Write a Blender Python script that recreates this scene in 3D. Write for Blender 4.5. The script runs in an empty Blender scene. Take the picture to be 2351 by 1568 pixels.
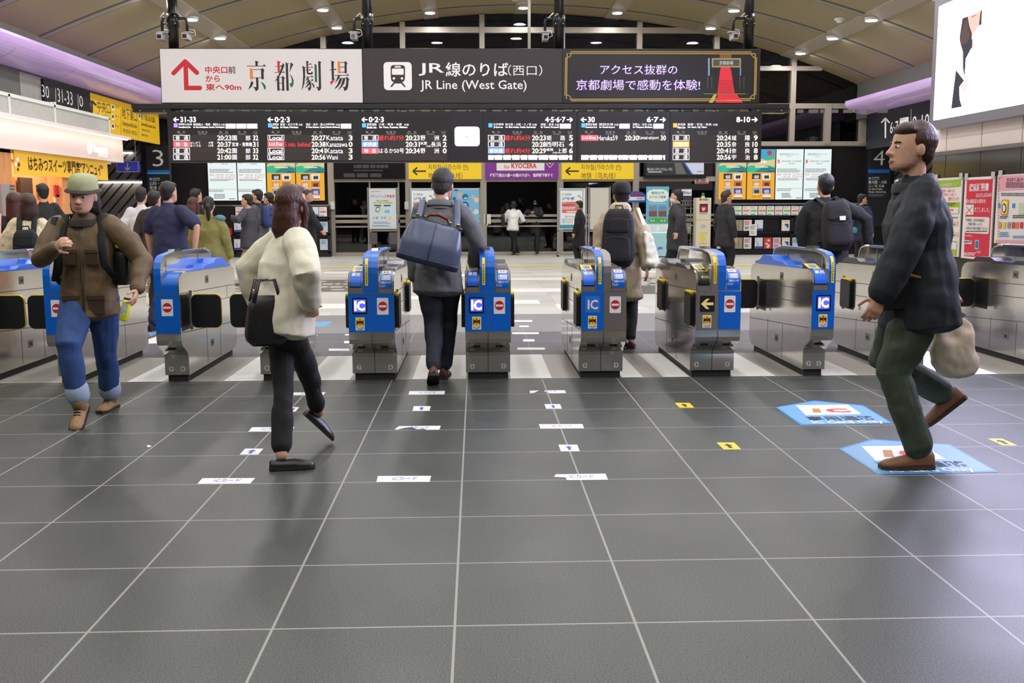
import bpy, bmesh, math, random
from mathutils import Vector, Matrix, Euler, noise

SC = bpy.context.scene
COL = SC.collection
random.seed(7)
PI = math.pi

# ------------------------------------------------------------------ camera
PITCH, YAW, ROLL, FPX, EYE = .13202, .03445, -.0034, 2351.0, 1.379
FW = Vector((math.sin(YAW)*math.cos(PITCH), math.cos(YAW)*math.cos(PITCH), -math.sin(PITCH)))
_r0 = Vector((math.cos(YAW), -math.sin(YAW), 0))
_u0 = _r0.cross(FW)
RT = math.cos(ROLL)*_r0 + math.sin(ROLL)*_u0
UP = -math.sin(ROLL)*_r0 + math.cos(ROLL)*_u0
CAM = Vector((0, 0, EYE))
cam_data = bpy.data.cameras.new('camera')
cam_data.sensor_width = 36.0
cam_data.lens = 36.0
cam_data.clip_end = 200
cam = bpy.data.objects.new('camera', cam_data)
COL.objects.link(cam)
cam.matrix_world = Matrix(((RT.x, UP.x, -FW.x, 0), (RT.y, UP.y, -FW.y, 0), (RT.z, UP.z, -FW.z, EYE), (0, 0, 0, 1)))
SC.camera = cam

# ------------------------------------------------------------------ world, exposure
world = bpy.data.worlds.new('night_sky')
SC.world = world
world.use_nodes = True
world.node_tree.nodes['Background'].inputs[0].default_value = (.004, .005, .008, 1)
world.node_tree.nodes['Background'].inputs[1].default_value = 1.0
vs = SC.view_settings
vs.view_transform = 'Standard'
vs.look = 'None'
vs.gamma = 1.0
vs.use_curve_mapping = False
vs.exposure = 0.0
SC.cycles.max_bounces = 7
SC.cycles.diffuse_bounces = 3
SC.cycles.glossy_bounces = 3
SC.cycles.transmission_bounces = 4
SC.cycles.transparent_max_bounces = 8
SC.cycles.caustics_reflective = False
SC.cycles.caustics_refractive = False
SC.cycles.sample_clamp_indirect = 4.0
SC.cycles.use_denoising = True

# ------------------------------------------------------------------ hall lamps: a regular grid of ceiling downlights on the vault
VCX, VR, VAP = 1.35, 23.8, 6.57
def vault_z(x): return VAP - VR + math.sqrt(max(0, VR*VR - (x - VCX)**2))
LAMP_X = [-6.03, -3.59, -1.16, 1.28, 3.75, 6.23, 8.65]
LAMP_Y = [27.68 - 2.46*i for i in range(13)]
LAMP_W = 35.0
_ld = bpy.data.lights.new('downlight', 'AREA')
_ld.shape = 'DISK'; _ld.size = .34; _ld.energy = LAMP_W; _ld.color = (1.0, .99, .975)
for _y in LAMP_Y:
    for _x in LAMP_X:
        if _y < 13 and _x > 5.5: continue
        _o = bpy.data.objects.new('downlight', _ld)
        _o.location = (_x, _y, vault_z(_x) - .10)
        COL.objects.link(_o)

# ------------------------------------------------------------------ picture point -> point of the place
def ray(px, py): return FW + RT*((px-1175.5)/FPX) + UP*((784-py)/FPX)
def aty(px, py, Y): d = ray(px, py); return CAM + d*(Y/d.y)
def atx(px, py, X): d = ray(px, py); return CAM + d*(X/d.x)
def fl(px, py, z=0.): d = ray(px, py); return CAM + d*((z-EYE)/d.z)

# ------------------------------------------------------------------ materials
def lin(c):
    c = c/255.
    return c/12.92 if c <= .04045 else ((c+.055)/1.055)**2.4
def S(r, g, b): return (lin(r), lin(g), lin(b), 1)
_M = {}
def mat(name, rgb, rough=.5, metal=0., emit=0., spec=.5, bump=0., bscale=60., stretch=None, trans=0., var=0.):
    if name in _M: return _M[name]
    m = bpy.data.materials.new(name); m.use_nodes = True; _M[name] = m
    nt = m.node_tree; b = nt.nodes['Principled BSDF']
    b.inputs['Base Color'].default_value = S(*rgb)
    b.inputs['Roughness'].default_value = rough
    b.inputs['Metallic'].default_value = metal
    b.inputs['Specular IOR Level'].default_value = spec
    if emit:
        b.inputs['Emission Color'].default_value = S(*rgb); b.inputs['Emission Strength'].default_value = emit
        if emit > .5: b.inputs['Base Color'].default_value = (.02, .02, .02, 1)
    if trans: b.inputs['Transmission Weight'].default_value = trans
    if bump or var:
        tc = nt.nodes.new('ShaderNodeTexCoord'); mp = nt.nodes.new('ShaderNodeMapping'); n = nt.nodes.new('ShaderNodeTexNoise')
        nt.links.new(tc.outputs['Object'], mp.inputs[0]); nt.links.new(mp.outputs[0], n.inputs['Vector'])
        if stretch: mp.inputs['Scale'].default_value = stretch
        n.inputs['Scale'].default_value = bscale; n.inputs['Detail'].default_value = 3
        if bump:
            bp = nt.nodes.new('ShaderNodeBump'); bp.inputs['Strength'].default_value = bump; bp.inputs['Distance'].default_value = .02
            nt.links.new(n.outputs[0], bp.inputs['Height']); nt.links.new(bp.outputs[0], b.inputs['Normal'])
        if var:
            mx = nt.nodes.new('ShaderNodeMixRGB'); mx.blend_type = 'MULTIPLY'; mx.inputs[0].default_value = 1
            cr = nt.nodes.new('ShaderNodeMapRange'); cr.inputs[1].default_value = .3; cr.inputs[2].default_value = .7
            cr.inputs[3].default_value = 1-var; cr.inputs[4].default_value = 1+var
            nt.links.new(n.outputs[0], cr.inputs[0]); mx.inputs[1].default_value = S(*rgb); nt.links.new(cr.outputs[0], mx.inputs[2])
            nt.links.new(mx.outputs[0], b.inputs['Base Color'])
    return m
def glow(name, rgb, k): return mat('glow_'+name, rgb, .6, emit=k)
def ink(rgb, emit=0.): return mat('ink_%d_%d_%d_%g' % (*rgb, emit), rgb, .55, emit=emit)

# ------------------------------------------------------------------ mesh builder
class MB:
    def __init__(s): s.v = []; s.f = []; s.fm = []; s.fs = []; s.mats = []
    def mi(s, m):
        if m not in s.mats: s.mats.append(m)
        return s.mats.index(m)
    def add(s, vs_, fs_, m, smooth=False):
        b = len(s.v); k = s.mi(m)
        s.v += [tuple(v) for v in vs_]
        for f in fs_: s.f.append([b+i for i in f]); s.fm.append(k); s.fs.append(smooth)
    def box(s, x0, y0, z0, x1, y1, z1, m):
        s.add([(x0,y0,z0),(x1,y0,z0),(x1,y1,z0),(x0,y1,z0),(x0,y0,z1),(x1,y0,z1),(x1,y1,z1),(x0,y1,z1)],
              [(0,3,2,1),(4,5,6,7),(0,1,5,4),(1,2,6,5),(2,3,7,6),(3,0,4,7)], m)
    def poly(s, pts, m): s.add(pts, [list(range(len(pts)))], m)
    def prism(s, prof, axis, a, b, m, smooth=False, mcap=None):
        def P(u, v, w): return (w, u, v) if axis == 'x' else (u, w, v) if axis == 'y' else (u, v, w)
        n = len(prof)
        s.add([P(u, v, a) for u, v in prof] + [P(u, v, b) for u, v in prof], [(i, (i+1) % n, n+(i+1) % n, n+i) for i in range(n)], m, smooth)
        s.add([P(u, v, a) for u, v in prof], [list(range(n))[::-1]], mcap or m); s.add([P(u, v, b) for u, v in prof], [list(range(n))], mcap or m)
    def loft(s, rings, m, cap=True, smooth=True, closed=True):
        n = len(rings[0]); vs_ = [p for r in rings for p in r]; fs_ = []
        for k in range(len(rings)-1):
            for i in range(n if closed else n-1):
                fs_.append((k*n+i, k*n+(i+1) % n, (k+1)*n+(i+1) % n, (k+1)*n+i))
        if cap: fs_ += [list(range(n))[::-1], [(len(rings)-1)*n+i for i in range(n)]]
        s.add(vs_, fs_, m, smooth)
    def tube(s, pts, r, m, n=8, cap=True):
        pts = [Vector(p) for p in pts]; rs = r if isinstance(r, (list, tuple)) else [r]*len(pts)
        ref = None; rings = []
        for i, p in enumerate(pts):
            t = (pts[min(i+1, len(pts)-1)] - pts[max(i-1, 0)]).normalized()
            if ref is None: ref = t.orthogonal().normalized()
            ref = (ref - t*ref.dot(t)).normalized(); q = t.cross(ref)
            rings.append([p + (ref*math.cos(2*PI*j/n) + q*math.sin(2*PI*j/n))*rs[i] for j in range(n)])
        s.loft(rings, m, cap)
    def ell(s, c, rx, ry, rz, m, n=12, k=8, M=None):
        c = Vector(c); rings = []
        for i in range(k+1):
            a = -PI/2 + PI*i/k; a = max(-PI/2+.06, min(PI/2-.06, a))
            ring = []
            for j in range(n):
                v = Vector((rx*math.cos(a)*math.cos(2*PI*j/n), ry*math.cos(a)*math.sin(2*PI*j/n), rz*math.sin(a)))
                ring.append(c + (M @ v if M else v))
            rings.append(ring)
        s.loft(rings, m)
    def cyl(s, c, r, h, m, axis='z', n=16, r2=None):
        d = {'x': Vector((1,0,0)), 'y': Vector((0,1,0)), 'z': Vector((0,0,1))}[axis]; c = Vector(c)
        s.tube([c, c+d*h], [r, r if r2 is None else r2], m, n)
    def mesh(s, name, off=None, fix=False):
        me = bpy.data.meshes.new(name)
        v = s.v if off is None else [(a-off[0], b-off[1], c-off[2]) for a, b, c in s.v]
        me.from_pydata(v, [], s.f)
        for m in s.mats: me.materials.append(m)
        me.polygons.foreach_set('material_index', s.fm); me.polygons.foreach_set('use_smooth', s.fs)
        if fix:
            bm = bmesh.new(); bm.from_mesh(me); bmesh.ops.recalc_face_normals(bm, faces=bm.faces); bm.to_mesh(me); bm.free()
        me.update(); return me
    def build(s, name, parent=None, loc=None, fix=True, bevel=0.):
        """links the shapes as ONE object; coordinates are world ones (or the parent's when it is turned)"""
        off = None
        if parent is not None and parent.get('_w'): off = parent['_w']
        if parent is None and loc is not None: off = loc
        o = bpy.data.objects.new(name, s.mesh(name, off, fix)); COL.objects.link(o)
        if parent is not None:
            o.parent = parent
            if parent.get('_w'): o['_w'] = list(parent['_w'])
        elif loc is not None: o.location = loc; o['_w'] = list(loc)
        else: o['_w'] = [0., 0., 0.]
        if bevel:
            bv = o.modifiers.new('bevel', 'BEVEL'); bv.width = bevel; bv.segments = 2; bv.limit_method = 'ANGLE'
        return o
def rrect(x0, y0, x1, y1, r, n=4):
    pts = []
    for cx, cy, a0 in ((x1-r, y1-r, 0), (x0+r, y1-r, PI/2), (x0+r, y0+r, PI), (x1-r, y0+r, 1.5*PI)):
        for i in range(n+1): a = a0 + PI/2*i/n; pts.append((cx+r*math.cos(a), cy+r*math.sin(a)))
    return pts
def tag(o, label, cat, group=None, kind=None):
    if label: o['label'] = label
    if cat: o['category'] = cat
    if group: o['group'] = group
    if kind: o['kind'] = kind
    return o
def thing(name, label, cat, loc, group=None, rz=None):
    o = bpy.data.objects.new(name, None); COL.objects.link(o); o.location = loc; o.empty_display_size = .1
    if rz is None: o['_w'] = list(loc)
    else: o.rotation_euler = (0, 0, rz)
    return tag(o, label, cat, group)
def struct(o): o['kind'] = 'structure'; return o

# ------------------------------------------------------------------ lettering
_T = {}
def glyphs(txt, bold=0.):
    k = (txt, bold)
    if k in _T: return _T[k]
    cu = bpy.data.curves.new('t', 'FONT'); cu.body = txt; cu.size = 1; cu.resolution_u = 2; cu.offset = bold; cu.fill_mode = 'FRONT'
    ob = bpy.data.objects.new('t', cu)
    me = bpy.data.meshes.new_from_object(ob)
    vs_ = [(v.co.x, v.co.y) for v in me.vertices]; fs_ = [list(p.vertices) for p in me.polygons]
    bpy.data.objects.remove(ob); bpy.data.curves.remove(cu); bpy.data.meshes.remove(me)
    _T[k] = (vs_, fs_); return _T[k]

class Art:
    """flat print on a plane of the place: kind 'Y' (faces the camera side), 'X' (sgn = +1 faces +x) or 'Z' (floor)"""
    E = .0012
    def __init__(s, kind, val, sgn=1, mb=None, e=None):
        s.k = kind; s.val = val; s.sgn = sgn; s.mb = mb or MB(); s.n = 0
        if e: s.E = e
    def p(s, x, y, L=0):
        L += s.n*.02
        if s.k == 'Y': return aty(x, y, s.val) - Vector((0, L*s.E, 0))
        if s.k == 'X': return atx(x, y, s.val) + Vector((s.sgn*L*s.E, 0, 0))
        return fl(x, y, s.val) + Vector((0, 0, L*s.E))
    def w(s, u, v, L=0):
        L += s.n*.02
        if s.k == 'Y': return Vector((u, s.val - L*s.E, v))
        if s.k == 'X': return Vector((s.val + s.sgn*L*s.E, u, v))
        return Vector((u, v, s.val + L*s.E))
    def nx(s): s.n += 1
    def uv(s, x, y):
        q = s.p(x, y); return (q.x, q.z) if s.k == 'Y' else (q.y, q.z) if s.k == 'X' else (q.x, q.y)
    def poly(s, pts, m, L=1): s.nx(); s.mb.poly([s.p(x, y, L) for x, y in pts], m)
    def wrect(s, u0, v0, u1, v1, m, L=1): s.nx(); s.mb.poly([s.w(*q, L) for q in ((u0, v0), (u1, v0), (u1, v1), (u0, v1))], m)
    def wpoly(s, pts, m, L=1): s.nx(); s.mb.poly([s.w(u, v, L) for u, v in pts], m)
    def box(s, x0, y0, x1, y1):
        cx, cy = (x0+x1)/2, (y0+y1)/2
        return s.uv(x0, cy)[0], s.uv(cx, y1)[1], s.uv(x1, cy)[0], s.uv(cx, y0)[1]
    def rect(s, x0, y0, x1, y1, m, L=1): s.wrect(*s.box(x0, y0, x1, y1), m, L)
    def frame(s, x0, y0, x1, y1, t, m, L=1):
        s.rect(x0, y0, x1, y0+t, m, L); s.rect(x0, y1-t, x1, y1, m, L); s.rect(x0, y0+t, x0+t, y1-t, m, L); s.rect(x1-t, y0+t, x1, y1-t, m, L)
    def rr(s, x0, y0, x1, y1, r, m, L=1):
        u0, v0, u1, v1 = s.box(x0, y0, x1, y1); k = r*abs(u1-u0)/max(1e-6, abs(x1-x0))
        if u1 < u0: u0, u1 = u1, u0
        s.wpoly(rrect(u0, v0, u1, v1, k), m, L)
    def disc(s, cx, cy, rx, ry, m, L=1, n=20): s.poly([(cx+rx*math.cos(2*PI*i/n), cy+ry*math.sin(2*PI*i/n)) for i in range(n)], m, L)
    def line(s, pts, t, m, L=1):
        for (x0, y0), (x1, y1) in zip(pts, pts[1:]):
            dx, dy = x1-x0, y1-y0; l = math.hypot(dx, dy) or 1; nx, ny = -dy/l*t/2, dx/l*t/2
            s.poly([(x0+nx, y0+ny), (x1+nx, y1+ny), (x1-nx, y1-ny), (x0-nx, y0-ny)], m, L)
    def wtext(s, t, u0, v0, u1, v1, m, L=2, bold=0., keep=None):
        """fits the ink of t into the box; keep='l','c','r': keeps the letters' own shape, filling the height"""
        vs_, fs_ = glyphs(t, bold); s.nx()
        if not vs_: return
        a0 = min(v[0] for v in vs_); a1 = max(v[0] for v in vs_); b0 = min(v[1] for v in vs_); b1 = max(v[1] for v in vs_)
        sy = (v1-v0)/max(1e-6, b1-b0); sx = (u1-u0)/max(1e-6, a1-a0)
        if keep:
            d = 1 if sx > 0 else -1; nsx = min(abs(sx), abs(sy))*d
            w = nsx*(a1-a0); slack = (u1-u0)-w
            u0 += {'l': 0, 'c': slack/2, 'r': slack}[keep]; sx = nsx
        s.mb.add([s.w(u0+(x-a0)*sx, v0+(y-b0)*sy, L) for x, y in vs_], fs_, m)
    def text(s, t, x0, y0, x1, y1, m, L=2, bold=0., keep=None): s.wtext(t, *s.box(x0, y0, x1, y1), m, L, bold, keep)
    def bars(s, x0, y0, x1, y1, rows, m, L=2, fill=.55, seed=0):
        """rows of small unreadable print"""
        rn = random.Random(seed+int(x0*7+y0*3)); h = (y1-y0)/rows
        for i in range(rows):
            x = x0; end = x1 - (rn.random()*.25*(x1-x0) if rows > 1 else 0)
            while x < end:
                w = min(end-x, h*(.5+rn.random()*1.6)); s.rect(x, y0+i*h, x+w*.86, y0+i*h+h*fill, m, L); x += w
def arrow_pts(cx, cy, w, h, d):
    """solid arrow pointing d in picture coordinates"""
    b = [(0,-1),(.75,-.15),(.3,-.15),(.3,1),(-.3,1),(-.3,-.15),(-.75,-.15)]
    r = {'u': lambda x, y: (x, y), 'd': lambda x, y: (-x, -y), 'l': lambda x, y: (y, -x), 'r': lambda x, y: (-y, x)}[d]
    return [(cx+r(x, y)[0]*w/2, cy+r(x, y)[1]*h/2) for x, y in b]
def line_arrow(A, x0, y0, x1, y1, t, head, m, L=2):
    dx, dy = x1-x0, y1-y0; l = math.hypot(dx, dy); dx /= l; dy /= l
    A.line([(x0, y0), (x1-dx*t*.5, y1-dy*t*.5)], t, m, L)
    for sg in (1, -1):
        A.line([(x1, y1), (x1-dx*head-sg*dy*head*.85, y1-dy*head+sg*dx*head*.85)], t, m, L)
# ------------------------------------------------------------------ surfaces of the hall
T0X, T0Y, TILE = -.681, 3.2415, .6
def floor_mat(name, a, b, joint, jw=.009, rough=.3, tone=0., scale=170, offs=(T0X, T0Y), spec=.5, rows=None):
    m = bpy.data.materials.new(name); m.use_nodes = True; nt = m.node_tree; N = nt.nodes.new; L = nt.links.new
    bs = nt.nodes['Principled BSDF']; tc = N('ShaderNodeTexCoord'); sp = N('ShaderNodeSeparateXYZ'); L(tc.outputs['Object'], sp.inputs[0])
    def M(op, x, y=None, z=None):
        n = N('ShaderNodeMath'); n.operation = op
        for i, q in enumerate((x, y, z)):
            if q is None: continue
            if isinstance(q, (int, float)): n.inputs[i].default_value = q
            else: L(q, n.inputs[i])
        return n.outputs[0]
    cells = []; lines = []
    for out, o in ((sp.outputs[0], offs[0]), (sp.outputs[1], offs[1])):
        t = M('DIVIDE', M('SUBTRACT', out, o), TILE); fr = M('FRACT', M('ADD', t, 100.5)); d = M('ABSOLUTE', M('SUBTRACT', fr, .5))
        lines.append(M('LESS_THAN', d, jw/TILE/2)); cells.append(M('FLOOR', M('ADD', t, 100)))
    joint_f = M('MAXIMUM', lines[0], lines[1])
    n = N('ShaderNodeTexNoise'); n.inputs['Scale'].default_value = scale; n.inputs['Detail'].default_value = 2; L(tc.outputs['Object'], n.inputs['Vector'])
    r = N('ShaderNodeMapRange'); r.inputs[1].default_value = .35; r.inputs[2].default_value = .65; L(n.outputs[0], r.inputs[0])
    mx = N('ShaderNodeMixRGB'); L(r.outputs[0], mx.inputs[0]); mx.inputs[1].default_value = S(*a); mx.inputs[2].default_value = S(*b)
    col = mx.outputs[0]
    if tone:
        wn = N('ShaderNodeTexWhiteNoise'); wn.noise_dimensions = '2D'; cb = N('ShaderNodeCombineXYZ'); L(cells[0], cb.inputs[0]); L(cells[1], cb.inputs[1]); L(cb.outputs[0], wn.inputs['Vector'])
        rr_ = N('ShaderNodeMapRange'); rr_.inputs[3].default_value = 1-tone; rr_.inputs[4].default_value = 1+tone*.6; L(wn.outputs['Value'], rr_.inputs[0])
        m2 = N('ShaderNodeMixRGB'); m2.blend_type = 'MULTIPLY'; m2.inputs[0].default_value = 1; L(col, m2.inputs[1]); L(rr_.outputs[0], m2.inputs[2]); col = m2.outputs[0]
    # worn, duller patches
    n2 = N('ShaderNodeTexNoise'); n2.inputs['Scale'].default_value = 1.1; n2.inputs['Detail'].default_value = 4; L(tc.outputs['Object'], n2.inputs['Vector'])
    r2 = N('ShaderNodeMapRange'); r2.inputs[1].default_value = .35; r2.inputs[2].default_value = .7; r2.inputs[3].default_value = rough; r2.inputs[4].default_value = rough+.09; L(n2.outputs[0], r2.inputs[0])
    L(r2.outputs[0], bs.inputs['Roughness'])
    m3 = N('ShaderNodeMixRGB'); L(joint_f, m3.inputs[0]); L(col, m3.inputs[1]); m3.inputs[2].default_value = S(*joint); L(m3.outputs[0], bs.inputs['Base Color'])
    bs.inputs['Specular IOR Level'].default_value = spec
    bp = N('ShaderNodeBump'); bp.inputs['Strength'].default_value = .04; bp.inputs['Distance'].default_value = .002; L(n.outputs[0], bp.inputs['Height']); L(bp.outputs[0], bs.inputs['Normal'])
    return m

M_DARK = floor_mat('dark_granite_tiles', (36, 40, 36), (80, 84, 78), (146, 143, 136), rough=.36, spec=.38)
M_DARK2 = floor_mat('violet_grey_tiles', (86, 84, 90), (104, 102, 108), (150, 146, 146), jw=.007, rough=.3, scale=90)
M_LIGHT = floor_mat('pale_granite_tiles', (190, 189, 181), (216, 215, 207), (156, 153, 147), jw=.006, rough=.33, tone=.1, scale=60)
M_DARK3 = floor_mat('light_grey_tiles', (128, 126, 126), (146, 144, 144), (160, 156, 154), jw=.007, rough=.3, scale=90)
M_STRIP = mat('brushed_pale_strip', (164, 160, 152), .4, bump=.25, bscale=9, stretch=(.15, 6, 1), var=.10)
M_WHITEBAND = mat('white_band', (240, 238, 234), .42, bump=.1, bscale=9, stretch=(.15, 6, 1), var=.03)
YS0, YS1, YD1, YB = 8.115, 9.44, 13.04, 28.8
def slab(name, x0, y0, x1, y1, z0, z1, m):
    b = MB(); b.box(x0, y0, z0, x1, y1, z1, m); return struct(b.build(name))
b = MB()
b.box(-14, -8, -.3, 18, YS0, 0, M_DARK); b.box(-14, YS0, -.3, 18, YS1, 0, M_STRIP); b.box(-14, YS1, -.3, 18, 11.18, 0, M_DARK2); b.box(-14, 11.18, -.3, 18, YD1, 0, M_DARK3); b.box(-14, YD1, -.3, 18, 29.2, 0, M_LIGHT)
struct(b.build('floor'))
# white bands laid over the strip between the gates, and inlays further back
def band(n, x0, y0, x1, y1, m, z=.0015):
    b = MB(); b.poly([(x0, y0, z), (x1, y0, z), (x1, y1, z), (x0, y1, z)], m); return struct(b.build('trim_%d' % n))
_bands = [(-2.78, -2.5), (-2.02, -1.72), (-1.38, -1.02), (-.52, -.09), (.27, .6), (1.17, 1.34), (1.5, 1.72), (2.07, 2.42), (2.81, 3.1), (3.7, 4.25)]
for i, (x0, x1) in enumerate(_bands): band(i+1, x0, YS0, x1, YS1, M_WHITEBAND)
M_TACT = mat('tactile_yellow', (222, 190, 60), .5, bump=.3, bscale=40)
_q = [fl(560, 616), fl(1300, 612)]
band(21, -6.4, 23.1, 2.5, 23.4, M_TACT, .003); band(22, 2.5, 23.1, 9.5, 23.4, M_TACT, .003)
M_TACT2 = mat('tactile_orange', (236, 186, 60), .5, bump=.3, bscale=40)
band(23, 4.85, 12.1, 5.8, 12.5, M_TACT2, .004); band(24, 4.85, 11.2, 5.8, 11.45, M_TACT2, .004); band(25, 4.5, 16.2, 10.3, 16.6, M_TACT2, .004)
# inlaid text band in the pale floor
M_INL = mat('inlay_band', (112, 106, 102), .35)
M_INL2 = mat('inlay_light', (196, 190, 180), .4)
b = MB(); A = Art('Z', .002, mb=b)
A.wrect(-6.3, 16.7, -1.35, 19.4, M_INL, 0); A.wrect(2.2, 15.9, 4.4, 19.4, M_INL, 0)
for yy in (16.95, 17.5, 18.1): A.bars(500, 0, 501, 1, 1, M_INL2) if False else None
rn = random.Random(3)
for (xa, xb) in ((-6.1, -1.5), (2.3, 4.3)):
    for yy, hh in ((16.95, .22), (17.5, .3), (18.15, .3), (18.8, .3)):
        x = xa
        while x < xb:
            w_ = .08 + rn.random()*.16; A.wrect(x, yy, min(xb, x+w_), yy+hh, M_INL2, 1); x += w_ + .05 + (rn.random() < .15)*.3
A.wtext('JR', 2.5, 17.4, 3.5, 18.9, M_INL2, 2, .03)
struct(b.build('trim_26'))
for i, (x0, y0, x1, y1) in enumerate([(-2.3, 13.9, -1.2, 14.6), (-1.3, 15.2, -.1, 15.8), (-.3, 14.4, .9, 15.0), (1.1, 13.6, 2.2, 14.3), (.2, 16.4, 1.6, 17.1), (-1.5, 20.2, .2, 20.9), (.6, 19.0, 2.2, 19.7), (2.4, 20.9, 4.6, 21.6), (-3.2, 21.2, -1.4, 21.8), (3.2, 24.4, 5.8, 25.1)]):
    band(31+i, x0, y0, x1, y1, mat('pale_inlay', (238, 234, 226), .4, var=.03, bscale=30))

# ------------------------------------------------------------------ ceiling vault with ribs and strips
def vault_mat():
    m = bpy.data.materials.new('olive_louvre_ceiling'); m.use_nodes = True; nt = m.node_tree; N = nt.nodes.new; L = nt.links.new
    bs = nt.nodes['Principled BSDF']; tc = N('ShaderNodeTexCoord'); w = N('ShaderNodeTexWave'); w.wave_type = 'BANDS'; w.bands_direction = 'X'
    w.inputs['Scale'].default_value = 9; w.inputs['Distortion'].default_value = 0; L(tc.outputs['Object'], w.inputs['Vector'])
    mx = N('ShaderNodeMixRGB'); L(w.outputs[0], mx.inputs[0]); mx.inputs[1].default_value = S(136, 123, 93); mx.inputs[2].default_value = S(176, 161, 126)
    L(mx.outputs[0], bs.inputs['Base Color']); bs.inputs['Roughness'].default_value = .6
    return m
M_VAULT = vault_mat(); M_RIB = mat('ceiling_rib', (150, 143, 132), .5); M_RIBD = mat('ceiling_rib_groove', (95, 90, 82), .6)
VX0, VX1 = -8.25, 10.9
xs = [VX0 + (VX1-VX0)*i/48 for i in range(49)]
b = MB()
b.loft([[(x, y, vault_z(x)) for x in xs] + [(x, y, vault_z(x)+.3) for x in xs[::-1]] for y in (-8, 29.0)], M_VAULT, smooth=False)
struct(b.build('ceiling'))
b = MB()   # cross ribs along the lamp rows: a pale metal band between two dark grooves
for i in range(13):
    yc = 27.68 - 2.46*i
    for y0, y1, dz, m in ((yc-.10, yc+.10, .02, M_RIB), (yc-.15, yc-.10, .012, M_RIBD), (yc+.10, yc+.15, .012, M_RIBD)):
        b.loft([[(x, y, vault_z(x)-dz) for x in xs] + [(x, y, vault_z(x)+.02) for x in xs[::-1]] for y in (y0, y1)], m, smooth=False)
struct(b.build('trim_50'))
b = MB()   # lengthwise metal strips that carry the lamps
for x in LAMP_X:
    b.loft([[(x-.2, y, vault_z(x-.2)-.02), (x+.2, y, vault_z(x+.2)-.02), (x+.2, y, vault_z(x+.2)+.02), (x-.2, y, vault_z(x-.2)+.02)] for y in (-8, 28.9)], mat('ceiling_strip', (170, 158, 142), .5), smooth=False)
struct(b.build('trim_51'))

# ------------------------------------------------------------------ side walls, fascias
M_GREYW = mat('grey_wall', (92, 89, 84), .6, var=.05, bscale=3); M_BLK = mat('black_panel', (26, 25, 27), .35); M_BLK2 = mat('black_steel', (22, 22, 24), .4)
M_COLM = mat('pale_concrete', (150, 146, 138), .7, var=.06, bscale=8)
M_CREAM = mat('cream_wall_tile', (250, 236, 226), .35)
slab('wall_left', -8.6, 14.5, -8.205, 28.8, 3.72, 5.0, M_GREYW)
slab('wall_left_near', -8.6, -8, -8.2, 21.2, 0, 5.0, M_GREYW)
slab('pillar_left', -8.3, 19.2, -8.19, 20.1, 2.0, 3.8, M_COLM)
slab('wall_right', 10.62, 13.2, 11.1, 28.8, 3.72, 5.0, M_GREYW)
slab('wall_rear', -8.6, -8.3, 11.1, -8, 0, 7, M_GREYW)
# purple glass fascias: curved lip over the side openings
M_PURP = mat('violet_glass_fascia', (196, 164, 216), .16, emit=.16, spec=.7, bump=.05, bscale=2.5, stretch=(1, .35, 1))  # faint glow added to the material to lift the dark underside
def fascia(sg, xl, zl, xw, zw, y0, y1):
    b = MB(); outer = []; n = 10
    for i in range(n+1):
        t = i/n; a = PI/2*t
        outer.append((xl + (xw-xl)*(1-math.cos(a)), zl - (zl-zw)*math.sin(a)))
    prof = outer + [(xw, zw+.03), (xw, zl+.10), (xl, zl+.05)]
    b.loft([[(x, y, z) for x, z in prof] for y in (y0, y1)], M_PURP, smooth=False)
    y = y0 + 1.3
    while y < y1:
        b.loft([[(x-sg*.003, yy, z-.003) for x, z in outer] for yy in (y, y+.012)], M_RIBD, cap=False, closed=False); y += 2.6
    return b.build('trim_63' if sg > 0 else 'trim_64')
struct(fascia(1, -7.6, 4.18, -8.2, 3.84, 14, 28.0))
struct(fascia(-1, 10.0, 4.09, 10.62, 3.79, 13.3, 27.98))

# side bays (stairs): slanted-board back walls, dark far walls
def slant_mat():
    m = bpy.data.materials.new('slanted_boards'); m.use_nodes = True; nt = m.node_tree; N = nt.nodes.new; L = nt.links.new
    bs = nt.nodes['Principled BSDF']; tc = N('ShaderNodeTexCoord'); mp = N('ShaderNodeMapping'); mp.inputs['Rotation'].default_value = (0, math.radians(-42), 0); L(tc.outputs['Object'], mp.inputs[0])
    w = N('ShaderNodeTexWave'); w.wave_type = 'BANDS'; w.bands_direction = 'X'; w.inputs['Scale'].default_value = 1.55; L(mp.outputs[0], w.inputs['Vector'])
    g = N('ShaderNodeMath'); g.operation = 'GREATER_THAN'; g.inputs[1].default_value = .12; L(w.outputs[0], g.inputs[0])
    mx = N('ShaderNodeMixRGB'); L(g.outputs[0], mx.inputs[0]); mx.inputs[1].default_value = S(20, 19, 18); mx.inputs[2].default_value = S(112, 106, 102); L(mx.outputs[0], bs.inputs['Base Color'])
    bs.inputs['Roughness'].default_value = .4
    return m
M_SLANT = slant_mat()
slab('wall_stairs_left', -14, 28.7, -9.02, 28.9, 0, 3.4, M_SLANT)
slab('wall_stairs_right', 11.6, 28.7, 18, 28.9, 0, 3.5, M_SLANT)
slab('wall_far_left', -14.2, 14, -14, 28.9, 0, 3.4, M_GREYW); slab('wall_far_right', 18, 13, 18.2, 28.9, 0, 3.5, M_GREYW)
slab('ceiling_stairs_left', -14, 14, -8.6, 28.9, 3.4, 3.5, M_GREYW); slab('ceiling_stairs_right', 11.1, 13.0, 18, 28.9, 3.5, 3.6, M_GREYW)
slab('trim_60', -14, 21.3, -8.3, 21.45, 0, 3.4, M_GREYW)   # bay side behind the kiosk
M_TUBE = glow('tube', (255, 250, 242), 9)
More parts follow.
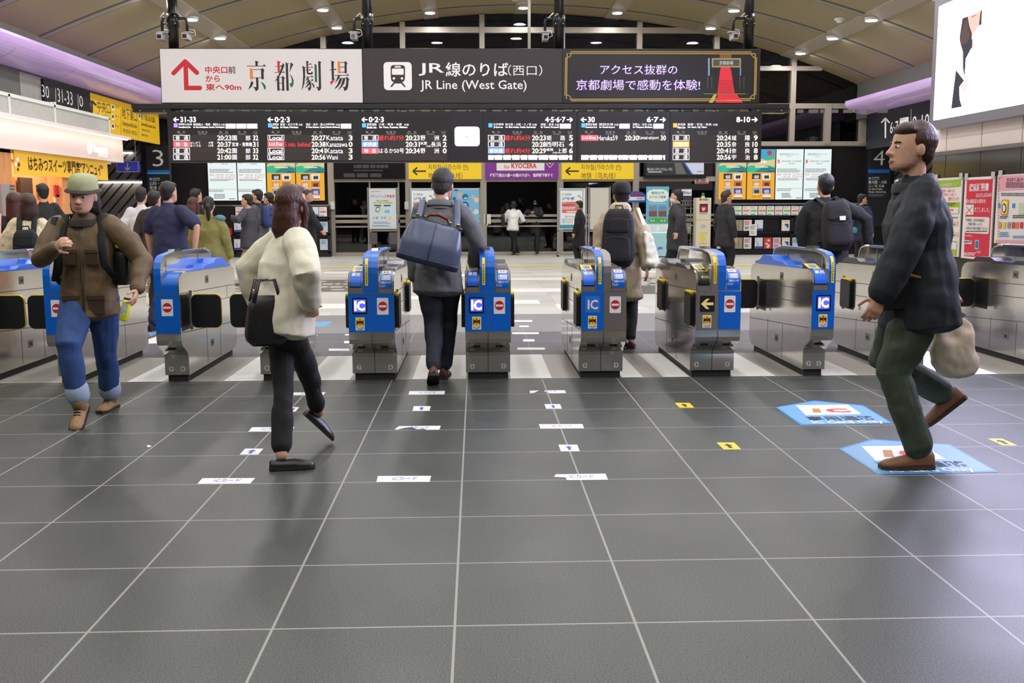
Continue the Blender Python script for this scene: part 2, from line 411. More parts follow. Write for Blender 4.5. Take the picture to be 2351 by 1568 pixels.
def tube_lamp(x0, x1, y, z, label):
    y = 28.6; t = thing('tube_lamp', label, 'lamp', ((x0+x1)/2, y, z)); b = MB(); b.box(x0, y-.03, z+.02, x1, 28.7, z+.07, mat('white_metal', (225, 225, 222), .4)); b.build('housing', t)
    b = MB(); b.box(x0+.03, y-.02, z-.02, x1-.03, y+.03, z+.02, M_TUBE); b.build('tube', t)
tube_lamp(-10.3, -9.05, 28.55, 2.04, 'long bright tube light on the slanted boards left of the pillar with the 3')
tube_lamp(-9.75, -9.3, 28.2, 2.83, 'short faint tube light above the blue arrow sign by the 3 pillar')
tube_lamp(11.75, 12.45, 28.55, 2.03, 'bright tube light just right of the pillar with the 4')
tube_lamp(12.65, 13.9, 28.5, 2.03, 'bright tube light partly hidden by the cream wall corner')
tube_lamp(11.7, 13.9, 27.9, 2.84, 'thin tube light above the blue arrow sign right of the 4')

# near right wall: cream tiles over dark polished stone
b = MB()
b.box(5.9, -8, 2.01, 10.6, 13.22, 5.9, M_CREAM)
struct(b.build('wall_right_near'))
M_STONE = mat('polished_dark_stone', (58, 54, 44), .12, spec=.6, var=.15, bscale=2)
slab('wall_right_near_dado', 5.9, -8, 10.6, 13.22, 0, 2.0, M_STONE)
b = MB(); M_GAP = mat('tile_joint', (150, 138, 128), .7)
y = 12.85
while y > 6:
    b.box(5.897, y-.004, 2.01, 5.9, y+.004, 5.8, M_GAP); b.box(5.8975, y-.004, 0.1, 5.9, y+.004, 2.0, mat('stone_joint', (30, 28, 25), .5)); y -= .9
b.box(5.88, -6, 1.99, 5.9, 13.23, 2.035, mat('steel_trim', (165, 160, 158), .35, 1)); b.box(5.885, -6, 3.2, 5.9, 13.22, 3.205, M_GAP)
struct(b.build('trim_61'))

# ------------------------------------------------------------------ back wall with glazing
M_FR = mat('window_frame', (176, 166, 154), .42, .3); M_GL = None
def glass_mat():
    m = bpy.data.materials.new('night_glass'); m.use_nodes = True; nt = m.node_tree; bs = nt.nodes['Principled BSDF']
    bs.inputs['Base Color'].default_value = (.55, .57, .6, 1); bs.inputs['Roughness'].default_value = .015; bs.inputs['Transmission Weight'].default_value = 1; bs.inputs['IOR'].default_value = 1.45
    return m
M_GL = glass_mat()
def bx(px0, px1, Y=YB): return aty(px0, 400, Y).x, aty(px1, 400, Y).x
def bz(py, px=1175, Y=YB): return aty(px, py, Y).z
slab('wall_back_left', -9.03, 28.78, aty(762, 450, YB).x, 29.0, 0, 3.1, M_BLK)
slab('wall_back_right', aty(1643, 450, YB).x, 28.78, 10.95, 29.0, 0, 3.05, M_BLK)
slab('pillar_platform_left', -9.03, 28.4, -8.4, 28.79, 0, 4.6, M_BLK2)
slab('pillar_platform_right', 10.94, 28.4, 11.62, 28.79, 0, 4.6, M_BLK2)
# outside: dark ground and a far dark block so that the panes look out on night
slab('ground_outside', -30, 29.2, 30, 70, -.4, -.02, mat('night_paving', (40, 40, 42), .5))
slab('exterior_block', -26, 60, 26, 62, -.4, 9, mat('night_block', (20, 21, 25), .8))
# frames
b = MB(); M_MUL = M_FR
def vbar(px, z0, z1, w=.075, d=.12, m=M_MUL):
    x = aty(px, 300, YB).x; b.box(x-w, YB-d, z0, x+w, YB+.02, z1, m)
def hbar(z, x0, x1, h=.06, d=.10, m=M_MUL): b.box(x0, YB-d, z-h, x1, YB+.02, z+h, m)
def arch(x): return vault_z(x) - .02
for px in (748, 928, 1108, 1290, 1465, 1640, 1816): x = aty(px, 150, YB).x; vbar(px, 3.0, arch(x), .07)
hbar(bz(70), aty(845, 70, YB).x, aty(1620, 70, YB).x, .075)
hbar(bz(158, 1800), aty(1700, 158, YB).x, aty(1885, 158, YB).x, .06)
hbar(bz(158, 1800), aty(620, 158, YB).x, aty(760, 158, YB).x, .06)
hbar(bz(244, 1900), aty(1760, 240, YB).x, 10.9, .07); hbar(bz(244, 1900), -8.2, aty(760, 240, YB).x, .07)
hbar(bz(330, 1900), aty(1640, 240, YB).x, 10.9, .06); hbar(3.08, -8.3, aty(1640, 240, YB).x, .06)
for px in (1897, 1978): vbar(px, 3.05, 4.15, .09)
for px in (758, 936, 1109, 1286, 1460, 1650):
    vbar(px, 0, 3.0, .085, .14)
hbar(bz(412), aty(758, 412, YB).x, aty(1650, 412, YB).x, .065)
hbar(.05, aty(758, 412, YB).x, aty(1650, 412, YB).x, .05)
hbar(bz(495), aty(758, 412, YB).x, aty(1650, 412, YB).x, .035); hbar(bz(507), aty(758, 412, YB).x, aty(1650, 412, YB).x, .045, .06); hbar(bz(519), aty(758, 412, YB).x, aty(1650, 412, YB).x, .02)
for px in (846, 913): vbar(px, 0, 2.05, .02, .06)
struct(b.build('window_1_frame'))
b = MB(); b.box(-8.2, YB+.03, 3.02, 10.95, YB+.045, 6.6, M_GL); struct(b.build('window_1'))
b = MB(); b.box(aty(762, 450, YB).x, YB+.03, .03, aty(1643, 450, YB).x, YB+.045, 3.0, M_GL); struct(b.build('window_2'))
# frame lines of the black board walls and their grey bottom
b = MB(); M_LINE = mat('grey_edge', (118, 112, 108), .4, .4)
for px in (391, 1645, 1989): x = aty(px, 400, 28.76).x; b.box(x-.02, 28.74, 0, x+.02, 28.79, 3.0, M_LINE)
xl0, xl1, xr0, xr1 = aty(391, 400, 28.76).x, aty(756, 400, 28.76).x, aty(1645, 400, 28.76).x, aty(1989, 400, 28.76).x
for x0, x1 in ((xl0, xl1), (xr0, xr1)):
    for z in (bz(470, 1100), 3.0): b.box(x0, 28.73, z-.02, x1, 28.79, z+.02, M_LINE)
for px in (474, 1913): x = aty(px, 400, 28.76).x; b.box(x-.008, 28.76, 1.4, x+.008, 28.785, 3.0, mat('seam_dark', (10, 10, 11), .5))
struct(b.build('trim_62'))
# ------------------------------------------------------------------ overhead signs and departure boards
YS = 19.8
W_ = ink((236, 234, 230)); K_ = ink((30, 27, 26)); RED = ink((190, 24, 40))
def sign_box(name, label, cat, x0, y0, x1, y1, Y, depth, mface, medge, art_fn, group=None, gl=0.):
    """a box sign whose front stands at distance Y and covers the picture rectangle; art_fn prints on it"""
    a = aty(x0, (y0+y1)/2, Y); b_ = aty(x1, (y0+y1)/2, Y); zt = aty((x0+x1)/2, y0, Y).z; zb = aty((x0+x1)/2, y1, Y).z
    t = thing(name, label, cat, ((a.x+b_.x)/2, Y+depth/2, zb), group)
    m = MB(); m.box(a.x, Y, zb, b_.x, Y+depth, zt, medge); m.build('casing', t, bevel=.006)
    A = Art('Y', Y); A.wrect(a.x+.012, zb+.012, b_.x-.012, zt-.012, mface, 1)
    art_fn(A); A.mb.build('face', t, fix=False)
    return t
def zz(A, ox, oy, sc):
    """polygons given in an enlarged crop of the photograph"""
    def f(pts, m, L=2): A.poly([(ox+x*sc, oy+y*sc) for x, y in pts], m, L)
    return f
def theatre(A):
    OR, GR, RD = ink((224, 122, 30)), ink((14, 92, 56)), ink((196, 30, 40))
    # red bent arrow and small text
    line = [(441, 203), (427, 203), (427, 148)]
    A.line([(459, 202), (427.5, 202)], 10.5, RED); A.line([(428, 207), (426, 143)], 10.5, RED)
    A.disc(459, 202, 5.2, 5.2, RED); A.disc(428, 202, 5.2, 5.2, RED)
    A.line([(398.5, 168), (425, 141)], 10.5, RED); A.line([(425, 141), (452, 167)], 10.5, RED); A.disc(425, 141, 5.2, 5.2, RED); A.disc(398.5, 168, 5.2, 5.2, RED); A.disc(452, 167, 5.2, 5.2, RED)
    A.text('中央口', 471, 152, 522, 169, RED, bold=.022); A.text('前', 524, 152, 541, 169, K_, bold=.01)
    A.text('から', 472, 173, 505, 188, RED, bold=.022); A.text('東へ90m', 472, 192, 554, 208, RED, bold=.022)
    p = zz(A, 560, 130, .05548)
    p([(465,165),(610,215),(575,265),(572,390),(480,390)], K_)
    p([(130,380),(790,380),(838,310),(915,405),(130,408)], K_)
    p([(240,470),(365,525),(375,935),(258,935)], OR)
    p([(365,523),(710,523),(710,545),(365,545)], K_); p([(375,862),(720,862),(720,884),(375,884)], K_)
    p([(710,520),(768,465),(850,570),(815,630),(825,935),(722,935)], K_)
    p([(498,880),(595,880),(607,1300),(590,1370),(490,1435),(450,1330),(385,1245),(500,1265),(515,1235)], K_)
    p([(312,995),(400,1080),(330,1240),(170,1380),(230,1250)], K_)
    p([(680,1025),(800,1090),(880,1180),(910,1290),(880,1365),(845,1350),(800,1220),(740,1110)], GR)
    p([(1378,165),(1525,220),(1483,275),(1495,660),(1405,660)], RD, 3)
    p([(1298,395),(1510,395),(1540,345),(1590,385),(1560,418),(1298,418)], K_)
    p([(1605,255),(1680,350),(1560,660),(1450,850),(1400,830),(1500,600),(1580,370)], K_)
    p([(1270,648),(1600,648),(1640,595),(1705,665),(1270,668)], K_)
    p([(1360,780),(1405,820),(1460,840),(1478,1410),(1385,1410),(1370,960),(1240,1085),(1370,890)], K_)
    p([(1460,845),(1570,845),(1605,790),(1697,885),(1660,950),(1678,1410),(1588,1410),(1572,862),(1460,865)], K_)
    for yy in (1085, 1348): p([(1470,yy),(1590,yy),(1590,yy+25),(1470,yy+25)], K_)
    p([(1725,230),(1820,285),(1862,1410),(1762,1410)], K_)
    p([(1820,288),(1935,288),(1958,230),(2050,350),(2000,395),(1885,660),(1928,305),(1820,305)], K_)
    p([(1890,705),(2000,830),(2060,980),(2055,1130),(2010,1240),(1945,1280),(1910,1170),(1880,1105),(1960,1110),(1985,1030),(1970,900)], GR)
    p = zz(A, 680, 130, .05548)
    p([(415,165),(525,208),(490,265),(500,560),(510,660),(530,672),(620,670),(650,600),(695,672),(680,720),(620,745),(500,742),(445,700),(432,560)], K_)
    p([(495,315),(550,315),(585,262),(650,332),(495,336)], K_)
    p([(365,438),(610,438),(650,388),(710,460),(365,462)], RD, 3)
    p([(365,555),(520,555),(560,502),(615,570),(365,574)], K_)
    p([(255,372),(362,436),(370,830),(345,1090),(290,1270),(220,1420),(270,1130),(288,820),(282,600)], K_)
    p([(370,830),(610,830),(658,778),(718,848),(370,850)], K_)
    p([(455,850),(540,850),(500,920),(385,1010)], K_); p([(500,920),(560,980),(500,1060),(365,1165),(440,1050)], K_)
    p([(480,930),(520,920),(590,1030),(625,1170),(622,1290),(590,1380),(525,1430),(500,1340),(465,1275),(530,1285),(560,1230),(560,1150),(480,1230),(345,1310),(450,1180),(535,1030)], K_)
    p([(658,898),(710,985),(610,1035)], K_); p([(610,1060),(700,1110),(760,1220),(755,1270),(725,1295),(680,1190)], K_)
    p([(755,292),(850,348),(866,1055),(775,1055)], GR)
    p([(910,178),(1050,222),(1008,280),(1035,1290),(1010,1370),(918,1430),(890,1340),(820,1242),(930,1262),(942,1235)], K_)
    p([(1450,165),(1590,222),(1552,280),(1568,940),(1480,990)], K_)
    p([(1380,533),(1575,533),(1618,485),(1680,555),(1380,556)], K_)
    p([(1405,1050),(1570,940),(1645,885),(1450,1185)], RD, 3)
    p([(1712,172),(1815,230),(1825,690),(1728,690)], OR)
    for yy in (230, 418, 628): p([(1815,yy),(2010,yy),(2010,yy+25),(1815,yy+25)], K_)
    p([(2000,225),(2035,178),(2125,275),(2090,340),(2095,685),(2005,685)], K_)
    p([(1605,762),(2090,762),(2138,712),(2195,785),(1605,790)], K_)
    p([(1730,785),(1820,785),(1790,880),(1700,1000),(1575,1130),(1660,980)], K_)
    p([(1790,885),(2050,885),(2098,828),(2205,945),(2165,1000),(2158,1200),(2120,1340),(2060,1400),(1995,1425),(1970,1320),(1930,1245),(2010,1262),(2050,1220),(2075,1060),(2075,905),(1790,905)], K_)
    p([(1805,900),(1905,900),(1850,1080),(1740,1240),(1560,1365),(1700,1170)], K_); p([(1940,900),(2038,900),(1990,1110),(1880,1270),(1715,1405),(1850,1200)], K_)
sign_box('overhead_sign', 'white hanging sign with a red bent arrow and large black characters', 'sign', 368, 111, 833, 237, YS, .4, mat('sign_white', (214, 211, 207), .5), M_BLK2, theatre)
M_BROWN = mat('sign_brown', (46, 39, 40), .45)
def jrline(A):
    A.rr(881, 142.5, 945.5, 207, 8.5, W_, 2)
    p = zz(A, 870, 130, .05548); D = M_BROWN
    p([(485,460),(500,400),(545,360),(585,350),(970,350),(1020,365),(1065,405),(1080,470),(1080,870),(1065,950),(1035,1025),(960,1045),(1120,1255),(1045,1255),(925,1115),(650,1115),(545,1255),(460,1255),(615,1045),(535,1025),(505,950),(492,870)], D, 3)
    A.rr(870+650*.05548, 130+392*.05548, 870+905*.05548, 130+455*.05548, .8, W_, 4); A.rr(870+538*.05548, 130+495*.05548, 870+1025*.05548, 130+750*.05548, 2, W_, 4)
    for x in (618, 953): A.disc(870+x*.05548, 130+902*.05548, 2.7, 2.8, W_, 4)
    A.text('JR', 961, 145, 1020, 174, W_, bold=.012); A.text('線のりば', 1023, 143, 1167, 176, W_, bold=.012); A.text('（西口）', 1166, 149, 1245, 174, W_, bold=.0)
    A.text('JR Line (West Gate)', 965, 184, 1209, 211, W_, bold=.008)
sign_box('overhead_sign', 'dark brown hanging sign with a white train pictogram and gate name', 'sign', 833, 111, 1291, 237, YS, .4, M_BROWN, M_BLK2, jrline)
GOLD = ink((214, 170, 66), .9); PUR = ink((112, 30, 170), .8); PWH = ink((236, 224, 244), 1.1); SCRK = mat('dark_screen', (20, 18, 20), .35)
def ledad(A):
    for (x0, y0, x1, y1) in ((1303, 118, 1727, 236), (1297, 123, 1737, 229)):
        pass
    for L_, (a, b_) in ((3, ((1310, 118.5), (1725, 119.5))), (3, ((1306, 122.5), (1734, 123.5))), (3, ((1308, 228), (1732, 226.5))), (3, ((1311, 231.5), (1723, 230.5)))): A.line([a, b_], 1.7, GOLD, L_)
    for a, b_ in (((1302, 122), (1300.5, 227)), ((1298.5, 132), (1297, 220)), ((1734, 123), (1731.5, 227)), ((1737, 132), (1735, 217.5))): A.line([a, b_], 1.7, GOLD, 3)
    for cx, cy, a0 in ((1302, 122.5, 0), (1301, 227.5, -PI/2), (1734.5, 123, PI/2), (1732, 227, PI)):
        pts = [(cx + 9.5*math.cos(a0+PI/2*i/8), cy + 9.5*math.sin(a0+PI/2*i/8)) for i in range(9)]; A.line(pts, 1.5, GOLD, 3)
    for t, bx_ in (('アクセス抜群の', (1378, 149, 1555, 171)), ('京都劇場で感動を体験!', (1323, 183, 1607, 207))):
        A.text(t, bx_[0]-1, bx_[1]-1, bx_[2]+1, bx_[3]+1.5, PUR, 2, .035); A.text(t, *bx_, PWH, 3)
    p = zz(A, 1600, 110, .08292); C1 = ink((196, 36, 52), .5); C2 = ink((150, 28, 42), .45); GB = ink((216, 178, 100), .6)
    p([(665,540),(905,540),(945,605),(1040,1260),(565,1260),(645,605)], C1); 
    for yy in range(900, 1250, 48): p([(605,yy),(990,yy),(1000,yy+18),(600,yy+18)], C2, 3)
    p([(590,1285),(1110,1285),(1270,1520),(515,1520)], C1)
    p([(410,285),(1220,285),(1215,540),(410,540)], GB, 3); p([(452,325),(1178,325),(1175,500),(452,500)], ink((60, 66, 64), .4), 4)
    A.text('京都劇場', 1600+620*.0829, 110+360*.0829, 1600+1000*.0829, 110+472*.0829, W_, 5)
    p([(310,285),(352,285),(352,770),(310,770)], ink((150, 186, 230), .8)); p([(1185,540),(1228,540),(1222,770),(1180,770)], ink((96, 140, 214), .8))
    p([(180,1268),(1350,1268),(1350,1280),(180,1280)], ink((130, 150, 60), .5)); p([(470,1290),(555,1290),(440,1520),(325,1520)], ink((170, 150, 60), .5))
    p([(630,180),(950,180),(950,280),(630,280)], ink((110, 76, 40), .4))
    for x in (300, 410, 1188, 1300): p([(x-8,805),(x+8,805),(x+4,1150),(x-4,1150)], ink((96, 92, 84), .4))
sign_box('advertising_screen', 'black hanging screen with gold double border, violet-edged text and red stair carpet', 'screen', 1291, 112, 1745, 237, YS, .4, SCRK, M_BLK2, ledad)

# beam and hanging poles
b = MB(); a0, a1 = aty(302, 245, YS), aty(1812, 248, YS); zt, zb = aty(1050, 238, YS).z, aty(1050, 250, YS).z
t = thing('sign_support', 'long black beam between the hanging signs and the departure boards', 'support', (0, YS+.2, zb))
b.box(a0.x, YS-.02, zb, a1.x, YS+.42, zt, M_BLK2); b.build('girder', t, bevel=.01)
b = MB()
for i in range(60):
    x = a0.x + .9 + i*.225; b.box(x, YS+.02, zb-.07, x+.05+.06*(i % 3), YS+.09, zb-.01, mat('galvanised', (120, 118, 110), .5, .6))
b.build('bracket_row', t)
for x0, x1 in ((a0.x, a0.x+.75), (a1.x-.75, a1.x)):
    b = MB(); b.box(x0+.02, YS, zb-.06, x1-.02, YS+.35, zb, M_BLK2); b.box(x0+.05, YS+.02, zb-.075, x1-.05, YS+.25, zb-.06, mat('brass_lip', (170, 150, 118), .4, .5))
    for xx in (x0+.15, x1-.15): b.cyl((xx, YS-.005, zb-.03), .015, .01, mat('bolt_head', (190, 180, 150), .3, 1), 'y', 8)
    b.build('end_plate', t)
M_POLE = mat('black_pole', (20, 20, 21), .32)
POLES = [(393, 'leftmost'), (840, 'second'), (1281, 'third'), (1718, 'rightmost')]
POLAB = ['black hanging pole above the white sign, at its left end', 'black hanging pole where the white and the brown sign meet', 'black hanging pole where the brown sign and the advertising screen meet', 'black hanging pole above the right end of the advertising screen']
for (px, w_), lab in zip(POLES, POLAB):
    q = aty(px+3, 111, YS+.1); t = thing('hanging_pole', lab, 'pole', (q.x, YS+.2, q.z), 'poles carrying the hanging signs')
    b = MB(); b.cyl((q.x, YS+.2, q.z), .095, vault_z(q.x)-q.z, M_POLE, 'z', 20); b.build('tube', t)
    b = MB(); zc = aty(px, 42, YS).z
    b.cyl((q.x, YS+.2, zc-.13), .115, .24, M_POLE, 'z', 20)
    for dx in (-.07, .07):
        for dz in (-.08, .06): b.cyl((q.x+dx, YS+.07, zc+dz), .014, .03, mat('bolt_head', (190, 180, 150), .3, 1), 'y', 8)
    b.build('clamp', t)
# CCTV cameras on curved arms
M_CAMW = mat('camera_grey', (172, 168, 166), .4); M_CAMD = mat('camera_glass', (48, 42, 46), .1)
def cctv(px_pole, px_cam, py_cam, label):
    pole = aty(px_pole+3, 42, YS+.2); c = aty(px_cam, py_cam, YS-.1); sg = 1 if c.x > pole.x else -1; zc = aty(px_pole, 40, YS).z
    t = thing('security_camera', label, 'camera', (pole.x, YS+.1, zc), 'security cameras on the hanging poles')
    b = MB(); x1 = c.x
    b.tube([(pole.x+sg*.112, YS+.1, zc), (pole.x+sg*.16, YS+.1, zc), (x1-sg*.05, YS+.1, zc), (x1-sg*.015, YS+.1, zc-.02), (x1, YS+.1, zc-.07), (x1, YS+.1, zc-.25)], .026, M_POLE, 10)
    b.tube([(pole.x+sg*.118, YS+.1, zc+.10), (pole.x+sg*.2, YS+.1, zc+.02)], .012, mat('white_cable', (214, 208, 196), .5), 6)
    b.build('arm', t)
    b = MB(); b.cyl((x1, YS+.1, zc-.27), .11, .02, M_CAMW, 'z', 16); b.tube([(x1, YS+.1, zc-.27), (x1, YS+.1, c.z+.1)], .022, M_CAMW, 8); b.build('mount', t)
    b = MB(); b.box(c.x-.055, YS-.12, c.z-.05, c.x+.055, YS+.18, c.z+.05, M_CAMW); b.box(c.x-.065, YS-.12, c.z+.05, c.x+.065, YS+.2, c.z+.065, M_CAMW); b.build('camera_body', t, bevel=.008)
    b = MB(); b.box(c.x-.037, YS-.126, c.z-.033, c.x+.037, YS-.12, c.z+.033, M_CAMD); b.build('lens_window', t)
    b = MB(); b.tube([(x1+.02, YS+.12, c.z+.16), (x1+.12, YS+.14, c.z+.15), (x1+.14, YS+.14, c.z+.06), (x1+.06, YS+.14, c.z+.02)], .01, mat('white_cable', (214, 208, 196), .5), 6); b.build('cable', t)
cctv(393, 366, 84, 'left of the two cameras on the pole over the red arrow sign')
cctv(393, 424, 83, 'right of the two cameras on the pole over the red arrow sign')
cctv(840, 811, 83, 'camera on a bent arm over the join of the white and brown signs')
cctv(1281, 1253, 85, 'camera on a bent arm over the right end of the brown sign')
cctv(1718, 1689, 83, 'camera on a bent arm above the red carpet picture')
# thin pole in front of the windows
q = aty(1215, 111, 24); b = MB(); b.cyl((q.x, 24, 4.6), .035, vault_z(q.x)-4.6, mat('pale_rod', (180, 178, 160), .45), 'z', 10)
tag(b.build('hanging_rod', loc=(q.x, 24, 4.6)), 'thin pale rod hanging from the ceiling above the train pictogram sign', 'rod')

# departure boards
LW = glow('led_white', (255, 250, 255), 1.6); LWW = glow('led_warm', (255, 246, 232), 1.6); LR = glow('led_red', (255, 36, 40), 1.5); LRF = glow('led_redfill', (255, 92, 100), 1.5); LB = glow('led_blue', (120, 160, 255), 1.6)
LO = glow('led_orange', (255, 150, 60), 2.4); LPU = glow('led_violet', (150, 110, 255), 2.4); LBI = glow('led_icon', (70, 150, 255), 2.2); LDIM = ink((200, 190, 180), .8)
ROWBG = mat('board_row', (50, 45, 43), .5); BOARDF = mat('board_front', (27, 26, 28), .38); BOARDH = mat('board_header', (20, 19, 21), .4)
def board(label, x0, x1, ref, head, rows, scroll=None):
    def art(A):
        def X(d): return ref + d
        A.rect(X(-2), 263.5, X(196), 296, BOARDH, 2)
        for it in head:
            k = it[0]
            if k == 'la':   # left arrow and numbers
                line_arrow(A, X(13), 274.8, X(.5), 274.8, 2.6, 6, LW, 3); A.text(it[1], X(16), 268, X(16+it[2]), 281, LW, 3, .03)
            elif k == 'ra':
                line_arrow(A, X(181), 274.8, X(194), 274.8, 2.6, 6, LW, 3); A.text(it[1], X(178-it[2]), 268, X(178), 281, LW, 3, .03)
            elif k == 'ic': A.rect(X(1), 283, X(10), 292.5, it[1], 3)
            elif k == 'tx': A.text(it[1], X(it[2]), it[4] if len(it) > 4 else 282.8, X(it[3]), it[5] if len(it) > 5 else 288.6, LW, 3)
            elif k == 'en': A.text(it[1], X(it[2]), 289.6, X(it[3]), 295, LW, 3, .03)
            elif k == 'bx': A.rect(X(it[1]), 284, X(it[2]), 295.2, LW, 3)
        for t_, a, c, e_, ea, ec in (('種　別', 9, 27, 'Type', 14, 22), ('列 車 名', 56, 78, 'Train Name', 57, 76), ('時　刻', 106, 125, 'Departure Time', 104, 126), ('行　先', 148, 168, 'Destination', 150, 166), ('のりば', 183, 193, 'Track', 184, 192)):
            A.text(t_, X(a), 301, X(c), 305.6, LDIM, 3); A.text(e_, X(ea), 306, X(ec), 309, LDIM, 3)
        ys = (310, 324.8, 339.6, 354.2)
        for i, y in enumerate(ys):
            A.rect(X(0), y-.6, X(196), y+13.6, ROWBG, 2)
        for y, r in zip(ys, rows):
            if not r: continue
            typ, name, tm, dest, tr = r
            if typ:
                txt, st = typ
                if st == 'f':
                    A.frame(X(0), y, X(38), y+13, 1.1, LW, 3)
                    if ' ' in txt: a, c = txt.split(' '); A.text(a, X(5), y+1.8, X(15), y+11.4, LW, 3); A.text(c, X(24), y+1.8, X(34), y+11.4, LW, 3)
                    else: A.text(txt, X(4), y+1.8, X(34), y+11.4, LW, 3, .02)
                else:
                    A.rect(X(0), y, X(38), y+13, {'r': LRF, 'b': LB, 'o': LO}[st], 3)
                    if ' ' in txt and len(txt) == 3: a, c = txt.split(' '); A.text(a, X(6), y+2, X(15), y+11.5, LW, 4); A.text(c, X(24), y+2, X(33), y+11.5, LW, 4)
                    else: A.text(txt, X(4), y+2, X(34), y+11.5, LW, 4)
            for tx, a, c, col, dy0, dy1 in name: A.text(tx, X(a), y+dy0, X(c), y+dy1, col, 3)
            A.text(tm, X(101), y+.6, X(133), y+12.6, LWW, 3, .02)
            for tx, a, c, dy0, dy1 in dest: A.text(tx, X(a), y+dy0, X(c), y+dy1, LW, 3)
            A.text(tr, X(183 if len(tr) > 1 else 186), y+.6, X(195), y+12.6, LWW, 3, .02)
        if scroll: A.bars(X(.5), 356, X(194), 367.5, 1, LW, 4, .95, seed=int(ref)); A.bars(X(1.5), 357.5, X(193), 362.5, 1, LW, 4, .9, seed=5)
    return sign_box('departure_board', label, 'board', x0, 255.5, x1, 372.5, YS, .3, BOARDF, M_BLK2, art, 'departure boards under the black beam')
def D2(a, b_): return [(a, 135, 146, 1, 12.5), (b_, 166, 177, 1, 12.5)]
board('departure board at the left end, marked 31-33', 385.5, 602, 398, [('la', '31-33', 36), ('ic', LPU), ('tx', '嵯峨野(山陰)線', 12, 43), ('en', 'Sagano(San-in) Line', 12, 40), ('tx', '嵯峨嵐山・園部・福知山', 46, 107), ('tx', '方面', 109, 118, 284, 288.6), ('en', 'for Saga-Arashiyama, Sonobe, Fukuchiyama', 46, 118), ('bx', 120, 143), ('bx', 144.5, 167.5), ('bx', 169, 193)],
      [(('普 通', 'f'), [], '20:23', D2('園', '部'), '32'), (('特 急', 'r'), [('はしだて', 39, 62, LW, .5, 6), ('まいづる', 39, 63, LW, 7, 12.5), ('9号', 81, 92, LW, .5, 6), ('15号', 81, 92, LW, 7, 12.5)], '20:37', [('宮津・東舞鶴', 135, 181, 2, 11.5)], '31'), (('普 通', 'f'), [], '20:42', D2('園', '部'), '33'), (('普 通', 'f'), [], '21:00', D2('園', '部'), '32')])
board('departure board marked 0·2·3 with the red text 5 min. behind', 602, 818.5, 614.5, [('la', '0·2·3', 35), ('ic', LBI), ('tx', '湖西線', 11, 25), ('en', 'Kosei Line', 11, 25), ('tx', '堅田・近江今津', 29, 69), ('tx', '方面', 71, 80, 284, 288.6), ('en', 'for Katata, Omi-Imazu', 29, 70), ('tx', '福井・金沢・富山', 88, 131), ('tx', '(北陸新幹線)', 132, 154), ('tx', '方面', 156, 166, 284, 288.6), ('en', 'for Fukui, Kanazawa, Toyama (Hokuriku Shinkansen)', 88, 166), ('bx', 168, 192)],
      [(('Local', 'f'), [], '20:27', [('Katata', 135, 173, 1, 12.3)], '3'), (('Ltd.Exp', 'r'), [('5 min. behind', 39, 98, LR, 1, 12.3)], '20:38', [('Kanazawa', 135, 183, 1, 12.3)], '0'), (('Local', 'f'), [], '20:41', [('Katata', 135, 173, 1, 12.3)], '3'), (('Local', 'f'), [], '20:56', [('Wani', 135, 161, 1, 12.3)], '3')])
board('departure board left of the clock with a red delay of 7 minutes', 818.5, 1034, 830.5, [('la', '0·2·3', 35), ('ic', LBI), ('tx', '琵琶湖線', 12, 34), ('en', 'Biwako Line', 12, 34), ('tx', '大津・草津・米原', 39, 92), ('tx', '方面', 97, 108, 284, 288.6), ('en', 'for Otsu, Kusatsu, Maibara', 40, 105)],
      [(('普 通', 'f'), [('遅れ約7分', 38, 97, LR, .8, 12.5)], '20:23', D2('野', '洲'), '2'), (('新快速', 'b'), [], '20:31', [('米原', 134, 150, .5, 8), ('方面', 148, 158, 9, 12.8), ('長浜', 159, 182, 1, 12.5)], '2'), (('特 急', 'r'), [('はるか50号', 39, 97, LW, 1, 12.3)], '20:34', D2('野', '洲'), '0'), None])
def clock(A):
    A.rr(1044, 291, 1101, 335.5, 7, glow('clock_face', (255, 255, 255), 3.6), 2)
    G = ink((150, 150, 150)); A.line([(1064, 316.5), (1075, 312.3)], 1.3, G, 3); A.line([(1069, 314.5), (1074.5, 312)], 1.8, G, 3)
sign_box('station_clock', 'white glowing rounded clock in a black panel between departure boards', 'clock', 1034, 255.5, 1110, 372.5, YS, .3, BOARDF, M_BLK2, clock)
board('departure board right of the clock, marked 4·5·6·7', 1110, 1325, 1120.4, [('ra', '4·5·6·7', 47), ('ic', LBI), ('tx', 'JR京都線', 12, 36), ('en', 'JR Kyoto Line', 13, 34), ('tx', '新大阪・大阪・三ノ宮', 40, 99), ('tx', '方面', 101, 112, 284, 288.6), ('en', 'for Shin-Osaka, Osaka, Sannomiya', 40, 110), ('tx', '鳥取・倉吉', 121, 151), ('tx', '方面', 153, 163, 284, 288.6), ('en', 'for Tottori, Kurayoshi', 121, 163), ('bx', 165, 190)],
      [(('普 通', 'f'), [('遅れ約6分', 38, 97, LR, .8, 12.5)], '20:23', D2('姫', '路'), '5'), (('普 通', 'f'), [], '20:28', [('西明石', 133, 175, 1, 12.5)], '4'), (('新快速', 'b'), [('遅れ約4分', 38, 97, LR, .8, 12.5)], '20:29', [('姫路', 134, 150, .5, 7), ('方面', 148, 158, 9, 12.8), ('上郡', 159, 181, 1, 12.5)], '6'), None], scroll=True)
